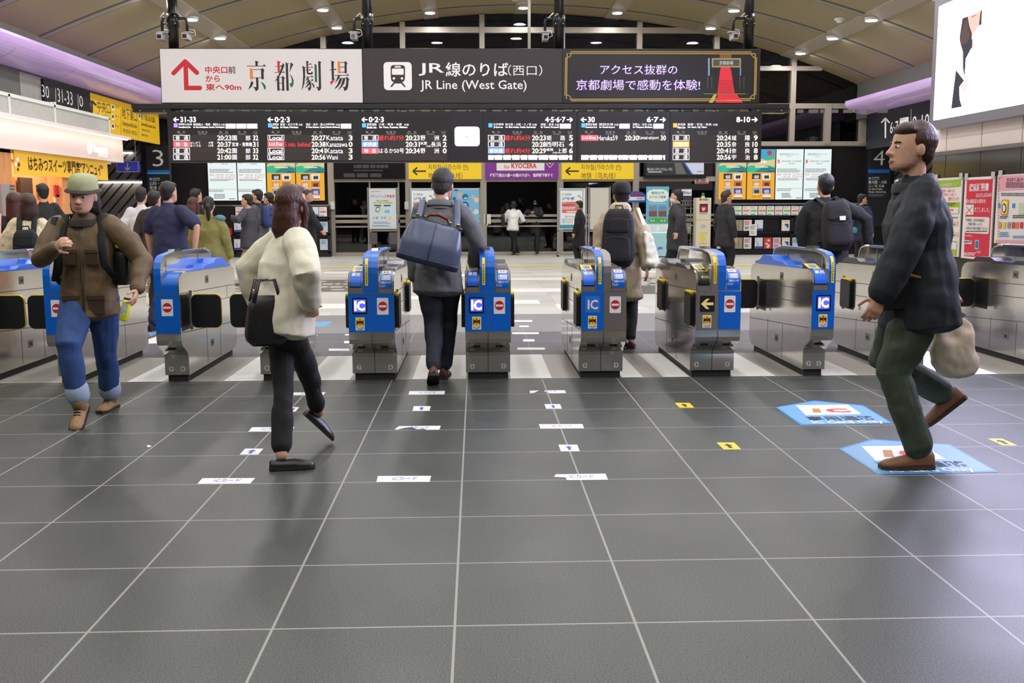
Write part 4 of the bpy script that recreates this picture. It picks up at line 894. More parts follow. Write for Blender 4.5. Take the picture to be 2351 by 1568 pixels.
plate('hanging_banner', 'backlit violet stadium sign with a white panel between two yellow signs', 'sign', 1114, 338, 1282, 411, 28.6, .12, glow('backlit_violet', (124, 22, 140), .8), purple)
def pane_reflection(A):
    G = ink((62, 62, 66)); A.bars(812, 378, 892, 388, 1, G, 2, .8); A.bars(812, 390, 880, 394, 1, G, 2, .7)  # grey marks painted for a sign mirrored in the dark glass
    for x in (789, 819, 850): A.rect(x, 398, x+26, 407, G, 2)
plate('exit_sign', 'dark pane with a painted sign reflection over the leftmost glass door', 'sign', 766, 338, 930, 411, 28.6, .12, mat('dark_pane', (18, 18, 22), .25), pane_reflection)
def monit(A):
    A.rect(1484, 350, 1616, 402, glow('mon_dark', (24, 28, 34), .6), 2); A.poly([(1556, 350), (1616, 350), (1616, 400), (1590, 400)], glow('mon_pale', (206, 208, 228), .9), 3); A.poly([(1553, 350), (1557, 350), (1591, 400), (1587, 400)], glow('mon_blue', (50, 80, 200), .9), 4)
    A.text('安心なシステムでスムーズに', 1486, 385, 1544, 392, SW, 4); A.poly([(1548, 372), (1562, 370), (1576, 400), (1552, 400)], glow('mon_grey', (110, 106, 104), .7), 5); A.bars(1488, 394, 1520, 397, 1, SW, 4); A.bars(1600, 393, 1614, 396, 1, STXT, 5)
plate('monitor', 'wide monitor with a dark and pale picture over the rightmost glass door', 'monitor', 1478, 342, 1622, 409, 28.55, .1, mat('screen_case', (16, 16, 17), .3), monit, part='picture')
def aedm(A): A.text('AED', 1608, 412, 1622, 417.5, ink((120, 110, 110)), 2, .03); A.disc(1601, 415, 2.4, 2.6, RED, 2, 10); A.rect(1596, 418.2, 1626, 421, ink((206, 70, 70)), 2)
plate('small_sign', 'little white AED sign on the door header', 'sign', 1595, 410.5, 1627, 421.5, 28.64, .02, mat('sign_white', (214, 211, 207), .5), aedm)

# ------------------------------------------------------------------ leaflet racks under the screens
RK = mat('rack_black', (24, 23, 25), .4); RKG = mat('rack_edge', (150, 148, 146), .4, .4)
def rack(label, x0, x1, Y):
    a, c = aty(x0, 520, Y).x, aty(x1, 520, Y).x; t = thing('leaflet_rack', label, 'rack', ((a+c)/2, Y+.2, 0))
    b = MB(); b.box(a, Y+.1, 0, c, Y+.4, aty(1200, 470, Y).z, RK); b.box(a, Y-.02, 0, c, Y+.1, .1, RK); b.build('back_board', t)
    for py in (498, 534, 575):
        z = aty(1200, py, Y).z; b = MB(); b.box(a, Y-.03, z-.05, c, Y+.1, z, RK); b.build('shelf', t)
    for k in range(3): b = MB(); x = a + (c-a)*k/2; b.box(x-.05 if k else x, Y-.03, 0, x+.05 if k < 2 else x, Y+.1, aty(1200, 470, Y).z, RK); b.build('upright', t)
    b = MB(); z = aty(1200, 469, Y).z; b.box(a, Y-.06, z-.03, c, Y+.12, z, RKG); b.build('top_rail', t)
    return t
rack('long black leaflet rack under the right screens', 1646, 1989, 28.3); rack('black leaflet rack under the left screens', 536, 757, 28.3)
STY = {'r': ((244, 236, 230), (224, 130, 130), (150, 190, 214)), 'g': ((238, 244, 238), (150, 190, 60), (110, 180, 210)), 'b': ((206, 192, 184), (140, 50, 40), (120, 60, 60)), 'k': ((156, 148, 138), (90, 84, 80), (190, 180, 70)), 'p': ((236, 224, 222), (190, 60, 60), (60, 40, 40)), 'n': ((222, 228, 240), (70, 70, 150), (150, 160, 190)), 'x': ((206, 70, 70), (240, 220, 210), (240, 200, 190)), 'm': ((228, 200, 206), (190, 90, 110), (120, 140, 170)), 'y': ((236, 232, 220), (50, 70, 160), (226, 190, 50)), 'c': ((190, 214, 226), (80, 140, 180), (220, 220, 226)), 'w': ((240, 240, 236), (120, 140, 130), (150, 160, 160))}
DESC = {'r': 'white leaflet with pink print', 'g': 'white leaflet with a green bar', 'b': 'beige leaflet with dark red print', 'k': 'grey leaflet with a yellow drawing', 'p': 'white leaflet with red and brown pictures', 'n': 'pale blue leaflet with navy foot', 'x': 'red leaflet with white shapes', 'm': 'pink leaflet with small pictures', 'y': 'cream leaflet with a blue wedge', 'c': 'light blue travel leaflet', 'w': 'plain white notice sheet'}
def leaflet(x0, y0, x1, y1, st, label, Y, group):
    c = STY[st]; m = [mat('leaf_%s%d' % (st, i), c[i], .5) for i in range(3)]
    a = aty(x0, y1, Y); e = aty(x1, y0, Y); b = MB(); b.box(a.x, Y, a.z, e.x, Y+.03, e.z, m[0]); A = Art('Y', Y, mb=b); w, h = x1-x0, y1-y0
    if st in 'rg': A.rect(x0+w*.1, y0+h*.42, x1-w*.1, y0+h*.62, m[1], 1); A.rect(x0+w*.08, y0+h*.82, x1-w*.3, y0+h*.97, m[2], 1); A.bars(x0+w*.1, y0+h*.12, x1-w*.2, y0+h*.3, 2, m[2], 1)
    elif st == 'y': A.poly([(x0+w*.3, y0+h*.35), (x1-w*.15, y0+h*.35), (x1-w*.2, y0+h*.8)], m[1], 1); A.bars(x0+w*.1, y0+h*.1, x1-w*.1, y0+h*.22, 1, m[2], 1)
    elif st == 'k': A.disc(x0+w*.5, y0+h*.5, w*.25, h*.3, m[2], 1, 10); A.disc(x0+w*.5, y0+h*.5, w*.17, h*.22, m[0], 2, 10); A.line([(x0+w*.5, y0+h*.15), (x0+w*.5, y0+h*.9)], 1, m[1], 3)
    elif st == 'n': A.rect(x0, y0+h*.78, x1, y1, m[1], 1); A.poly([(x0+w*.2, y0+h*.2), (x0+w*.5, y0+h*.7), (x0+w*.3, y0+h*.7)], m[2], 1)
    elif st == 'x': [A.disc(x0+w*fx, y0+h*fy, w*.18, h*.1, m[1], 1, 8) for fx, fy in ((.35, .55), (.6, .7), (.5, .85), (.6, .25))]
    else: A.bars(x0+w*.12, y0+h*.12, x1-w*.12, y0+h*.5, 3, m[1], 1); A.bars(x0+w*.15, y0+h*.62, x1-w*.3, y0+h*.9, 2, m[2], 1)
    tag(b.build('leaflet', loc=((a.x+e.x)/2, Y+.015, a.z)), label, 'leaflet', group)
ORD = ['first', 'second', 'third', 'fourth', 'fifth', 'sixth', 'seventh', 'eighth', 'ninth', 'tenth', 'eleventh', 'twelfth', 'thirteenth', 'fourteenth', 'fifteenth', 'sixteenth', 'seventeenth']
for side, Y, rows in (('right', 28.22, (('top', 473, 494, [(1667, 'r'), (1685.5, 'g'), (1704.5, 'r'), (1722, 'g'), (1741, 'r'), (1760, 'g'), (1779, 'r'), (1797.5, 'g'), (1816.5, 'r'), (1835, 'g'), (1932, 'c'), (1951, 'g'), (1970, 'r')], 17.5), ('middle', 505, 530, [(1666, 'b'), (1686.5, 'k'), (1707, 'p'), (1733, 'n'), (1794.5, 'y'), (1935, 'm'), (1967, 'k')], 19), ('bottom', 545.5, 571, [(1645.5, 'c'), (1666, 'b'), (1686.5, 'k'), (1707, 'p'), (1733, 'n'), (1753.5, 'x'), (1774, 'm'), (1795, 'y'), (1819, 'c'), (1967, 'b')], 18.5))),
                      ('left', 28.22, (('top', 475, 497, [(541, 'r'), (562, 'g'), (583, 'r'), (604, 'g'), (625, 'c'), (657, 'm'), (675, 'n'), (696, 'r'), (714, 'n'), (733, 'r')], 17), ('middle', 509, 533, [(538, 'n'), (735, 'c')], 17), ('bottom', 549, 574, [(538, 'n'), (735, 'c')], 17)))):
    for rn_, y0, y1, items, w_ in rows:
        for i, (x, st) in enumerate(items):
            leaflet(x, y0, x+w_, y1, st, '%s, %s from left, %s row, %s rack' % (DESC[st], ORD[i], rn_, side), Y if rn_ != 'top' else Y-.02, 'leaflets in the racks')
leaflet(1720.5, 515, 1738, 541, 'w', 'plain white notice sheet hung on the right rack between its rows', 28.2, 'leaflets in the racks')

# ------------------------------------------------------------------ poster stands, leaflet stands, extinguisher, defibrillator
ALU = mat('stand_metal', (176, 172, 166), .35, .8)
def stand(label, x0, y0, x1, y1, Y, m, art, feet=585, pockets=False):
    a, c = aty(x0, 480, Y).x, aty(x1, 480, Y).x; zt, zb = aty((x0+x1)/2, y0, Y).z, aty((x0+x1)/2, y1, Y).z
    t = thing('poster_stand', label, 'stand', ((a+c)/2, Y, 0))
    b = MB()
    for x in (a, c): b.box(x-.02, Y, .06, x+.02, Y+.04, zt+.02, ALU)
    b.box(a, Y, .08, c, Y+.04, .12, ALU); b.box(a, Y, zb-.06, c, Y+.04, zb-.02, ALU)
    for x in (a, c): b.box(x-.03, Y-.2, .05, x+.03, Y+.24, .09, ALU)
    b.build('frame', t)
    for x in (a, c):
        for y in (-.18, .22): b = MB(); b.cyl((x-.015, Y+y, .03), .03, .03, mat('rubber', (30, 30, 30), .6), 'x', 12); b.build('wheel', t)
    b = MB(); b.box(a+.03, Y-.02, zb, c-.03, Y, zt, mat('stand_panel_edge', (200, 196, 190), .4)); b.build('panel', t)
    A = Art('Y', Y-.02); A.rect(x0+3.5, y0+3, x1-3.5, y1-3, m, 1); art(A); A.mb.build('poster_print', t, fix=False)
    if pockets:
        z = aty(1000, 533, Y).z; z2 = aty(1000, 560, Y).z
        for f0, f1 in ((.03, .3), (.7, .97)): b = MB(); b.box(a+(c-a)*f0, Y-.06, z2, a+(c-a)*f1, Y-.01, z, mat('pocket_grey', (84, 82, 82), .5)); b.build('leaflet_pocket', t)
def s1(A):
    O = ink((226, 96, 60)); A.text('チケットレス特急券', 850.5, 447, 906.5, 454, O, 2, .03); A.bars(852, 439, 874, 441.5, 1, O, 2); A.text('購入したら改札で', 865, 459.5, 893, 462.5, K_, 3, .02); A.rect(856, 464, 902, 467.5, ink((250, 226, 50)), 2); A.text('ICカードをタッチするだけ！', 857, 464, 901, 467, K_, 3, .02)
    for x in (859, 881): A.rect(x, 470.3, x+16, 473.4, ink((40, 70, 150)), 2)
    A.disc(867, 481, 8, 8, ink((180, 220, 200)), 2); A.poly([(865,474),(873,476),(869,488),(862,485)], ink((90, 80, 80)), 3); A.poly([(866,476.5),(871.5,477.8),(868.5,486),(863.5,484)], WH, 4); A.rr(883, 482, 895, 489, 2, ink((110, 196, 214)), 2); A.disc(879, 480, 1.8, 1.8, ink((240, 214, 50)), 2, 10)
    for x, c in ((859, (120, 190, 220)), (866, (220, 120, 110)), (877, (120, 190, 220)), (884, (190, 160, 160)), (895, (230, 190, 150))): A.disc(x, 500, 2.6, 3, ink(c), 2, 10)
    A.rect(890, 503.5, 903, 506, ink((250, 220, 40)), 2); A.bars(856, 509, 902, 515, 2, ink((150, 150, 160)), 2); A.bars(854, 517, 904, 520.5, 2, ink((120, 120, 124)), 2)
stand('poster stand with a pale blue ticket poster and two grey pockets below', 845, 432, 912.5, 526, 27.9, ink((206, 222, 230)), s1, pockets=True)
def s2(ox):
    def art(A):
        TL = ink((70, 150, 170)); A.frame(ox+3.5, 435.5, ox+58, 524, 1.6, TL, 2); A.text('IC', ox+9, 444, ox+17, 448.8, ink((190, 200, 130)), 2, .03); A.text('OCA', ox+17.5, 444, ox+31, 448.8, ink((50, 110, 170)), 2, .03); A.text('ジサポ', ox+9, 452, ox+38, 460, ink((30, 100, 180)), 2, .03)
        A.poly([(ox+9, 463.5), (ox+56, 463.5), (ox+56, 489), (ox+9, 489)], ink((226, 116, 112)), 2); A.rr(ox+10, 464.5, ox+19, 467, 1, ink((240, 170, 60)), 3); A.text('WESTER ポイント', ox+10, 468, ox+44, 473, ink((110, 30, 120)), 3, .02); A.bars(ox+10, 475, ox+44, 482, 2, WH, 3); A.rr(ox+20, 484.5, ox+48, 487.5, 1, WH, 3)
        A.text('30', ox+16, 495.5, ox+22, 499.5, ink((226, 70, 60)), 3, .02); A.bars(ox+24, 496.5, ox+40, 499, 1, ink((150, 150, 150)), 3)
        for y in (502, 506, 510): A.rect(ox+9, y, ox+16, y+2, ink((120, 200, 220)), 3); A.bars(ox+17, y, ox+36, y+1.8, 1, ink((160, 160, 160)), 3)
        A.rect(ox+3.5, 516, ox+58, 523, TL, 3); A.line([(ox+48, 448), (ox+54, 456)], 1.5, ink((200, 60, 50)), 3); A.disc(ox+47, 450, 2, 1.2, TL, 3, 8)
    return art
stand('poster stand with a blue-bordered point card poster left of the suited man', 940, 432, 1003, 527, 27.8, ink((236, 242, 244)), s2(940))
stand('poster stand with a blue-bordered point card poster left of the beige-coated man', 1281, 432, 1346, 527, 27.8, ink((236, 242, 244)), s2(1281))
def s3(A):
    for x, y, r, c in ((1057, 449, 8, (190, 180, 176)), (1068, 452, 7, (40, 110, 130)), (1043, 456, 4, (90, 80, 120)), (1086, 453, 5, (214, 180, 150)), (1094, 459, 6, (226, 200, 176)), (1081, 476, 3.5, (200, 160, 120)), (1093, 486, 6, (200, 220, 220)), (1082, 493, 7, (226, 190, 140)), (1083, 502, 5, (206, 140, 100))): A.disc(x, y, r, r, ink(c), 2, 16)
    A.disc(1067, 472, 9.5, 9.5, ink((24, 92, 176)), 3, 24); A.text('P', 1063, 467, 1072, 478, WH, 4, .03); A.text('ポイント', 1072, 512, 1096, 518, WH, 3, .02); A.rect(1043, 435, 1052, 438, ink((40, 60, 130)), 3); A.poly([(1068,453),(1074,454),(1070,457),(1064,456)], WH, 4)
stand('poster stand with a sky-blue poster and a round blue P', 1035, 432, 1103, 527, 27.8, ink((112, 184, 230)), s3)
stand('poster stand with a blank pale board behind the beige-coated man', 1352, 431, 1400, 527, 27.8, ink((206, 204, 192)), lambda A: None)
# blue leaflet stand
def bluestand():
    x0, x1 = aty(1485, 500, 27.2).x, aty(1537, 500, 27.2).x; Y = 27.2; t = thing('leaflet_stand', 'light blue leaflet stand with a cloud-shaped white sign', 'stand', ((x0+x1)/2, Y+.15, 0))
    zt = aty(1510, 428, Y).z; zm = aty(1510, 513, Y).z; zs = aty(1510, 535, Y).z
    b = MB(); b.box(x0, Y+.12, zm-.15, x1, Y+.16, zt, mat('stand_sky', (104, 184, 216), .5)); b.build('back_panel', t)
    b = MB(); b.box(x0-.02, Y-.1, .03, x1+.05, Y+.3, zs, mat('stand_paleblue', (170, 214, 226), .45)); b.build('body', t)
    b = MB(); b.prism([(Y-.1, zs), (Y+.14, zm), (Y+.16, zm), (Y+.16, zs)], 'x', x0, x1, mat('stand_tray', (196, 224, 228), .4)); b.build('tray', t)
    A = Art('Y', Y+.12); pts = []
    for i in range(48): a = 2*PI*i/48; k = 1 + .06*abs(math.sin(a*6)); pts.append((1510+24*k*math.copysign(abs(math.cos(a))**.7, math.cos(a)), 449+14*k*math.copysign(abs(math.sin(a))**.7, math.sin(a))))
    A.poly(pts, ink((240, 244, 228)), 1); B2 = ink((80, 150, 200)); A.text('関西近郊', 1496, 440, 1525, 446, B2, 3, .01); A.text('おでかけ情報', 1491, 449, 1529, 456, B2, 3, .01); A.bars(1492, 466, 1528, 468, 1, WH, 3, .6)
    for x in (1490, 1512): A.rect(x, 473, x+18, 497, ink((120, 140, 170)), 3); A.rect(x, 485, x+18, 497, ink((130, 80, 64)), 4)
    A.poly([(1488, 511), (1488, 504), (1500, 501), (1520, 500.5), (1532, 503), (1537, 506), (1537, 511)], ink((96, 170, 50)), 3)
    for x in (1495, 1501, 1519, 1526): A.poly([(x-2.5, 508), (x, 503.5), (x+2.5, 508)], WH, 4)
    A.mb.build('print', t, fix=False)
    A = Art('Y', Y-.1); A.text('JR', 1509, 567, 1523, 574, ink((30, 80, 160)), 2, .03); A.mb.build('emblem', t, fix=False)
    A = Art('Y', Y-.02); A.rect(1492, 518, 1508, 528, WH, 60); A.rect(1512, 518, 1530, 528, WH, 60); A.mb.build('paper_stack', t, fix=False)
bluestand()
# half-round blue and white sign on a thin post
def halfdisc():
    Y = 28.0; c = aty(1460, 465, Y); t = thing('information_sign', 'half-round blue and white sign behind the white tote bag', 'sign', (c.x, Y, 0)); w = aty(1482, 465, Y).x - aty(1437, 465, Y).x
    zt = aty(1460, 439, Y).z; zb = aty(1460, 465, Y).z; zm = aty(1460, 450, Y).z
    prof = [(c.x-w/2, zb), (c.x+w/2, zb), (c.x+w/2, zm)] + [(c.x+w/2*math.cos(PI*i/12), zm+(zt-zm)*math.sin(PI*i/12)) for i in range(1, 12)] + [(c.x-w/2, zm)]
    b = MB(); b.prism(prof, 'y', Y, Y+.04, ink((24, 90, 180))); b.build('panel', t)
    A = Art('Y', Y); A.rect(1440, 452, 1480, 460, WH, 2); A.rect(1448, 443.5, 1474, 447.5, RED, 2); A.bars(1462, 454, 1478, 458.5, 2, ink((220, 80, 60)), 3); A.mb.build('print', t, fix=False)
    b = MB(); b.box(c.x-.02, Y+.04, .03, c.x+.02, Y+.08, zb+.1, ALU); b.box(c.x-.25, Y-.15, 0, c.x+.25, Y+.25, .03, ALU); b.build('post', t)
halfdisc()
def magrack():
    Y = 27.6; x0, x1 = aty(1541, 500, Y).x, aty(1592, 500, Y).x; t = thing('magazine_rack', 'wire magazine rack topped by a navy framed sign', 'rack', ((x0+x1)/2, Y+.2, 0))
    b = MB(); zt = aty(1565, 455, Y).z
    for x in (x0, x1):
        for y in (Y, Y+.35): b.cyl((x, y, .02), .012, zt-.02, ALU, 'z', 8)
    b.build('frame', t)
    for py, c in ((470, (190, 170, 160)), (500, (176, 60, 90)), (528, (200, 196, 190)), (560, (140, 140, 140))):
        z = aty(1565, py, Y).z; b = MB()
        for k in range(9): x = x0+(x1-x0)*k/8; b.tube([(x, Y+.02, z-.1), (x, Y+.02, z+.1)], .004, ALU, 6)
        for zz_ in (z-.1, z, z+.1): b.tube([(x0, Y+.02, zz_), (x1, Y+.02, zz_)], .006, ALU, 6)
        b.box(x0, Y+.02, z-.11, x1, Y+.33, z-.1, ALU); b.build('basket', t)
    A = Art('Y', Y-.005); A.rect(1532, 474, 1556, 482, ink((226, 160, 50)), 2); A.rect(1533, 483, 1556, 490, ink((40, 130, 70)), 2); A.rect(1534, 491, 1556, 500, ink((180, 40, 70)), 2); A.mb.build('price_sign', t, fix=False)
    x2, x3 = aty(1562, 440, Y).x, aty(1590, 440, Y).x; z0, z1 = aty(1576, 452, Y).z, aty(1576, 432, Y).z
    b = MB(); b.box(x2, Y+.1, z0, x3, Y+.14, z1, ink((34, 46, 110))); b.box((x2+x3)/2-.02, Y+.15, .02, (x2+x3)/2+.02, Y+.18, z1, ALU); b.build('header_sign', t)
    A = Art('Y', Y+.1); A.rect(1565, 434.5, 1588, 449.5, WH, 1); A.text('西Navi', 1567, 439, 1586, 446, ink((34, 60, 140)), 2, .02); A.mb.build('header_print', t, fix=False)
    for px, py, c in ((1543, 468, (120, 130, 170)), (1578, 465, (60, 60, 70)), (1545, 527, (220, 214, 206)), (1577, 525, (200, 196, 180))):
        q = aty(px, py, Y+.1); b = MB(); b.box(q.x-.12, Y+.1, q.z-.12, q.x+.12, Y+.14, q.z+.16, mat('mag_%d' % px, c, .5)); b.build('magazine', t)
magrack()
def aed():
    Y = 27.3; x0, x1 = aty(1598, 520, Y).x, aty(1632, 520, Y).x; t = thing('defibrillator_cabinet', 'cream defibrillator cabinet with a crimson window and green lamp on top', 'cabinet', ((x0+x1)/2, Y+.2, 0))
    zt = aty(1615, 454, Y).z; b = MB(); b.box(x0, Y, 0, x1, Y+.35, zt, mat('aed_cream', (224, 214, 190), .4)); b.build('body', t, bevel=.01)
    A = Art('Y', Y); A.rect(1606, 468, 1625, 487.5, ink((60, 20, 34)), 2); A.rect(1607, 472, 1624, 487, ink((150, 20, 62)), 3); A.text('♥', 1611, 476, 1619.5, 485, ink((226, 200, 206)), 4); A.text('AED', 1613, 455.5, 1626, 460.5, ink((80, 76, 76)), 2, .03); A.disc(1608.5, 458, 2.6, 3, ink((200, 50, 60)), 2, 12)
    A.line([(1598, 505), (1632, 505)], .6, ink((150, 140, 120)), 2); A.rect(1605, 534, 1624, 538, ink((236, 210, 50)), 2); A.disc(1613, 547, 7, 8, ink((226, 214, 90)), 2, 14); A.rect(1605, 558, 1624, 560, ink((236, 180, 50)), 2); A.disc(1614, 520, 7, 5, ink((180, 200, 190)), 2, 12); A.bars(1606, 490, 1624, 492, 1, K_, 2)
    A.mb.build('print', t, fix=False)
    b = MB(); q = aty(1615, 454, Y+.1); b.cyl((q.x, Y+.15, zt), .05, .04, mat('aed_cream', (224, 214, 190), .4), 'z', 14); b.cyl((q.x, Y+.15, zt+.04), .045, .09, glow('green_lamp', (20, 150, 70), .6), 'z', 14, r2=.03); b.build('beacon', t)
aed()
def exting():
    Y = 28.0; q = fl(521, 586); x = aty(521, 560, Y).x; t = thing('fire_extinguisher', 'red fire extinguisher on the floor by the left rack', 'extinguisher', (x, Y, 0))
    RE = mat('extinguisher_red', (190, 24, 30), .25); b = MB()
    b.tube([(x, Y, .0), (x, Y, .02), (x, Y, .42), (x, Y, .48), (x, Y, .5)], [.07, .085, .085, .06, .03], RE, 16); b.build('cylinder', t)
    b = MB(); b.cyl((x, Y, .5), .022, .05, K_, 'z', 10); b.box(x-.015, Y-.1, .54, x+.015, Y+.03, .56, K_); b.build('valve', t)
    b = MB(); b.tube([(x+.03, Y-.02, .53), (x+.1, Y-.03, .45), (x+.1, Y-.03, .2)], .012, K_, 8); b.build('hose', t)
    b = MB(); b.box(x-.05, Y-.087, .2, x+.05, Y-.08, .34, WH); b.build('label_plate', t)
    b = MB(); b.box(x-.1, Y+.1, .62, x+.12, Y+.12, .8, RE)
    b.box(x-.01, Y+.1, 0, x+.01, Y+.12, .62, RE); tag(b.build('extinguisher_sign', loc=(x, Y+.11, 0)), 'small red plate on a stem above the fire extinguisher', 'sign')
exting()
for px, lab in ((757, 'small cream intercom box on the frame left of the doors'), (928, 'small cream switch box on the frame near the point card poster')):
    q = aty(px+6, 473, 28.6); b = MB(); b.box(q.x-.06, 28.58, q.z-.09, q.x+.06, 28.66, q.z+.12, mat('cream_box', (220, 222, 206), .4)); tag(b.build('switch_box', loc=(q.x, 28.6, q.z-.09)), lab, 'box')
q = aty(1119, 500, 28.64); b = MB()
for k in range(5): b.box(q.x-.09+.036*k, 28.65+.01*(k % 2), q.z-.16-.02*(k % 3), q.x-.05+.036*k, 28.69+.01*(k % 2), q.z+.1, mat('white_cloth', (226, 224, 218), .8))
tag(b.build('hung_cloth', loc=(q.x, 28.67, q.z-.18)), 'small white cloth hung over the window rail', 'cloth')

# ------------------------------------------------------------------ stickers on the floor
STW = mat('sticker_white', (228, 228, 224), .4); STB = mat('sticker_blue_ink', (60, 70, 190), .5); STY_ = mat('sticker_yellow', (240, 196, 40), .45); LBL = mat('sticker_sky', (104, 160, 198), .4); LBE = mat('sticker_edge', (52, 128, 186), .4)
def sticker(label, group, pts, m, art=None, name='floor_sticker'):
    A = Art('Z', .0006, e=.0006); A.poly(pts, m, 1)
    if art: art(A)
    q = A.p(*pts[0]); o = A.mb.build(name, loc=(q.x, q.y, 0), fix=False); tag(o, label, 'sticker', group)
def icard(x0, y0, x1, y1, label, torn=None):
    sk = .9*(y1-y0)*((x0+x1)/2-1093)/((y0+y1)/2-463)
    if torn: pts = torn
    else:
        k = ((x0+x1)/2-1093)/((y0+y1)/2-463)*(y1-y0); pts = [(x0+max(0, -k), y0), (x1-max(0, k), y0-.4), (x1-max(0, -k), y1-.4), (x0+max(0, k), y1)]
    sticker(label, 'white floor strips', pts, STW, lambda A: A.text('ICカード', x0+(x1-x0)*.3, y0+(y1-y0)*.15, x0+(x1-x0)*.74, y0+(y1-y0)*.7, STB, 2))
icard(453, 1098, 586, 1111, 'white strip on the floor tiles, front one of the left lane')
icard(570, 981, 677, 991, 'white strip behind the woman’s black trouser leg')
icard(669, 901, 748, 907.5, 'white strip by the woman’s knee, close to the gates')
icard(864, 1093, 990, 1107, 'white strip, front one in the suited man’s lane')
icard(907, 978, 1012, 988, 'torn white strip in the suited man’s lane', [(916,978.5),(1012,977.5),(1009,986.5),(980,987),(972,984),(958,986),(947,981),(930,982),(910,987),(907,985)])
icard(938, 898, 1022, 906, 'white strip just behind the suited man’s heel')
icard(1270, 1088, 1396, 1102, 'white strip with a torn corner, front one right of centre', [(1276,1089),(1390,1087.5),(1396,1101.5),(1302,1102.5),(1298,1096),(1272,1095)])
icard(1237, 974, 1341, 984, 'white strip, middle one right of centre')
icard(1215, 896, 1300, 903, 'torn white strip right of centre, nearest the gates', [(1250,896.5),(1297,896),(1300,902.5),(1262,903),(1249,898)])
sticker('torn scrap of a white strip beside the lane right of centre', 'white floor strips', [(1216,897),(1238,896.5),(1226,902),(1217,903)], STW)
def sq(x0, y0, x1, y1, m, mi, label, group):
    k = ((x0+x1)/2-1093)/((y0+y1)/2-463)*(y1-y0)
    def art(A): A.poly([(px + k*((py-(y0+y1)/2)/(y1-y0)), py) for px, py in arrow_pts((x0+x1)/2, (y0+y1)/2, (x1-x0)*.5, (y1-y0)*.62, 'u')], mi, 2)
    sticker(label, group, [(x0+max(0, -k), y0), (x1-max(0, k), y0), (x1-max(0, -k), y1), (x0+max(0, k), y1)], m, art)
g = 'small white floor squares with blue arrows'
for r, lab in (((550, 1030, 605, 1044), 'white square with blue arrow left of the woman’s loafer'), ((660, 935, 687, 945), 'white square with blue arrow half behind the woman’s leg'), ((947, 932.5, 989, 943.5), 'white square with blue arrow in the suited man’s lane'), ((1250, 928, 1290, 938.5), 'white square with blue arrow, farther one right of centre'), ((1282, 1021, 1331, 1036), 'white square with blue arrow, nearer one right of centre')): sq(*r, STW, STB, lab, g)
for r, lab in (((1549, 925, 1594, 936), 'yellow square with black arrow nearest the gates'), ((1645, 1016, 1702, 1032), 'yellow square with black arrow left of the sky-blue stickers'), ((2267, 1007, 2336, 1023), 'yellow square with black arrow at the right edge')): sq(*r, STY_, K_, lab, 'small yellow floor squares with black arrows')
def pent(pts, wq, t1, t2, lo, label):
    def art(A):
        cx = sum(p[0] for p in pts)/5; cy = sum(p[1] for p in pts)/5
        A.poly([(cx+(x-cx)*.955, cy+(y-cy)*.93) for x, y in pts], LBL, 2); A.poly(wq, STW, 3)
        (x0, y0, x1, y1) = lo; BR = ink((176, 120, 40)); RD_ = ink((214, 40, 44)); k = 1.0
        A.poly([(x0, y0), (x0+(x1-x0)*.2, y0), (x0+(x1-x0)*.26, y1), (x0+(x1-x0)*.04, y1)], BR, 4)
        A.text('C', x0+(x1-x0)*.36, y0, x1, y1, RD_, 4, .06)
        A.text('専用通路', *t1, ink((24, 30, 50)), 4, .02); A.text('IC Card Only', *t2, WH, 4, .02)
    sticker(label, 'sky-blue five-sided floor stickers', pts, LBE, art)
pent([(1780,935),(1869,919.5),(1982,930.5),(2050,972),(1838,976.5)], [(1827,931),(1946,929.5),(1978,951),(1850,954)], (1852, 956, 2012, 966), (1864, 966.5, 2030, 974), (1864, 938.5, 1950, 948), 'sky-blue five-sided sticker nearer the gates')
pent([(1925,1030),(2002,1008.5),(2182,1020.5),(2292,1084),(2016,1090)], [(1978,1025),(2120,1023),(2172,1055),(2010,1058)], (2012, 1060, 2225, 1073), (2040, 1074.5, 2238, 1087), (2026, 1034, 2130, 1050), 'sky-blue five-sided sticker under the brown shoe')
for pts, m, lab in (([(340,765),(366,757),(372,763),(345,772)], LBL, 'scrap of sky-blue sticker past gate 9'), ([(341,779),(372,768),(372,788),(341,789)], STW, 'white and brown sticker past gate 9'), ([(573,783),(592,768),(592,783)], LBL, 'sky-blue triangle past the flap of gate 8'), ([(700,740),(764,737.5),(748,750),(706,752)], LBL, 'sky-blue sticker right of gate 8, farther one'), ([(706,784),(708,770),(731,768),(718,782)], LBL, 'sky-blue sticker right of gate 8, nearer one'), ([(524,754),(541,752),(535,757),(524,758)], STY_, 'yellow square past the flap of gate 9')): sticker(lab, None, pts, m)
for i, (x0, y0, x1, y1) in enumerate([(1172, 735, 1222, 739), (1192, 747.5, 1214, 751), (1176, 763, 1237, 767), (1201, 779, 1227, 784), (1188, 798, 1251, 803)]):
    sticker('small white floor mark past gate 5, %s from the back' % ORD[i], 'white marks in the lane past gate 5', [(x0, y0), (x1, y0), (x1, y1), (x0, y1)], STW)
for i, (x0, y0, x1, y1) in enumerate([(905, 736, 936, 740), (908, 750.5, 926, 754.5), (908, 765.5, 928, 769.5)]):
    sticker('small white floor mark beside gate 6, %s from the back' % ORD[i], 'white marks beside gate 6', [(x0, y0), (x1, y0), (x1, y1), (x0, y1)], STW)
for i, (x0, y0, x1, y1) in enumerate([(792, 767, 803, 770), (790, 783, 803, 788), (755, 800.5, 802, 805.5)]):
    sticker('small white floor mark left of gate 7, %s from the back' % ORD[i], 'white marks left of gate 7', [(x0, y0), (x1, y0), (x1, y1), (x0, y1)], STW)
sticker('tiny white paper scrap on the dark tiles at the left', None, [(336,1023),(344,1022),(348,1025),(340,1027)], STW)
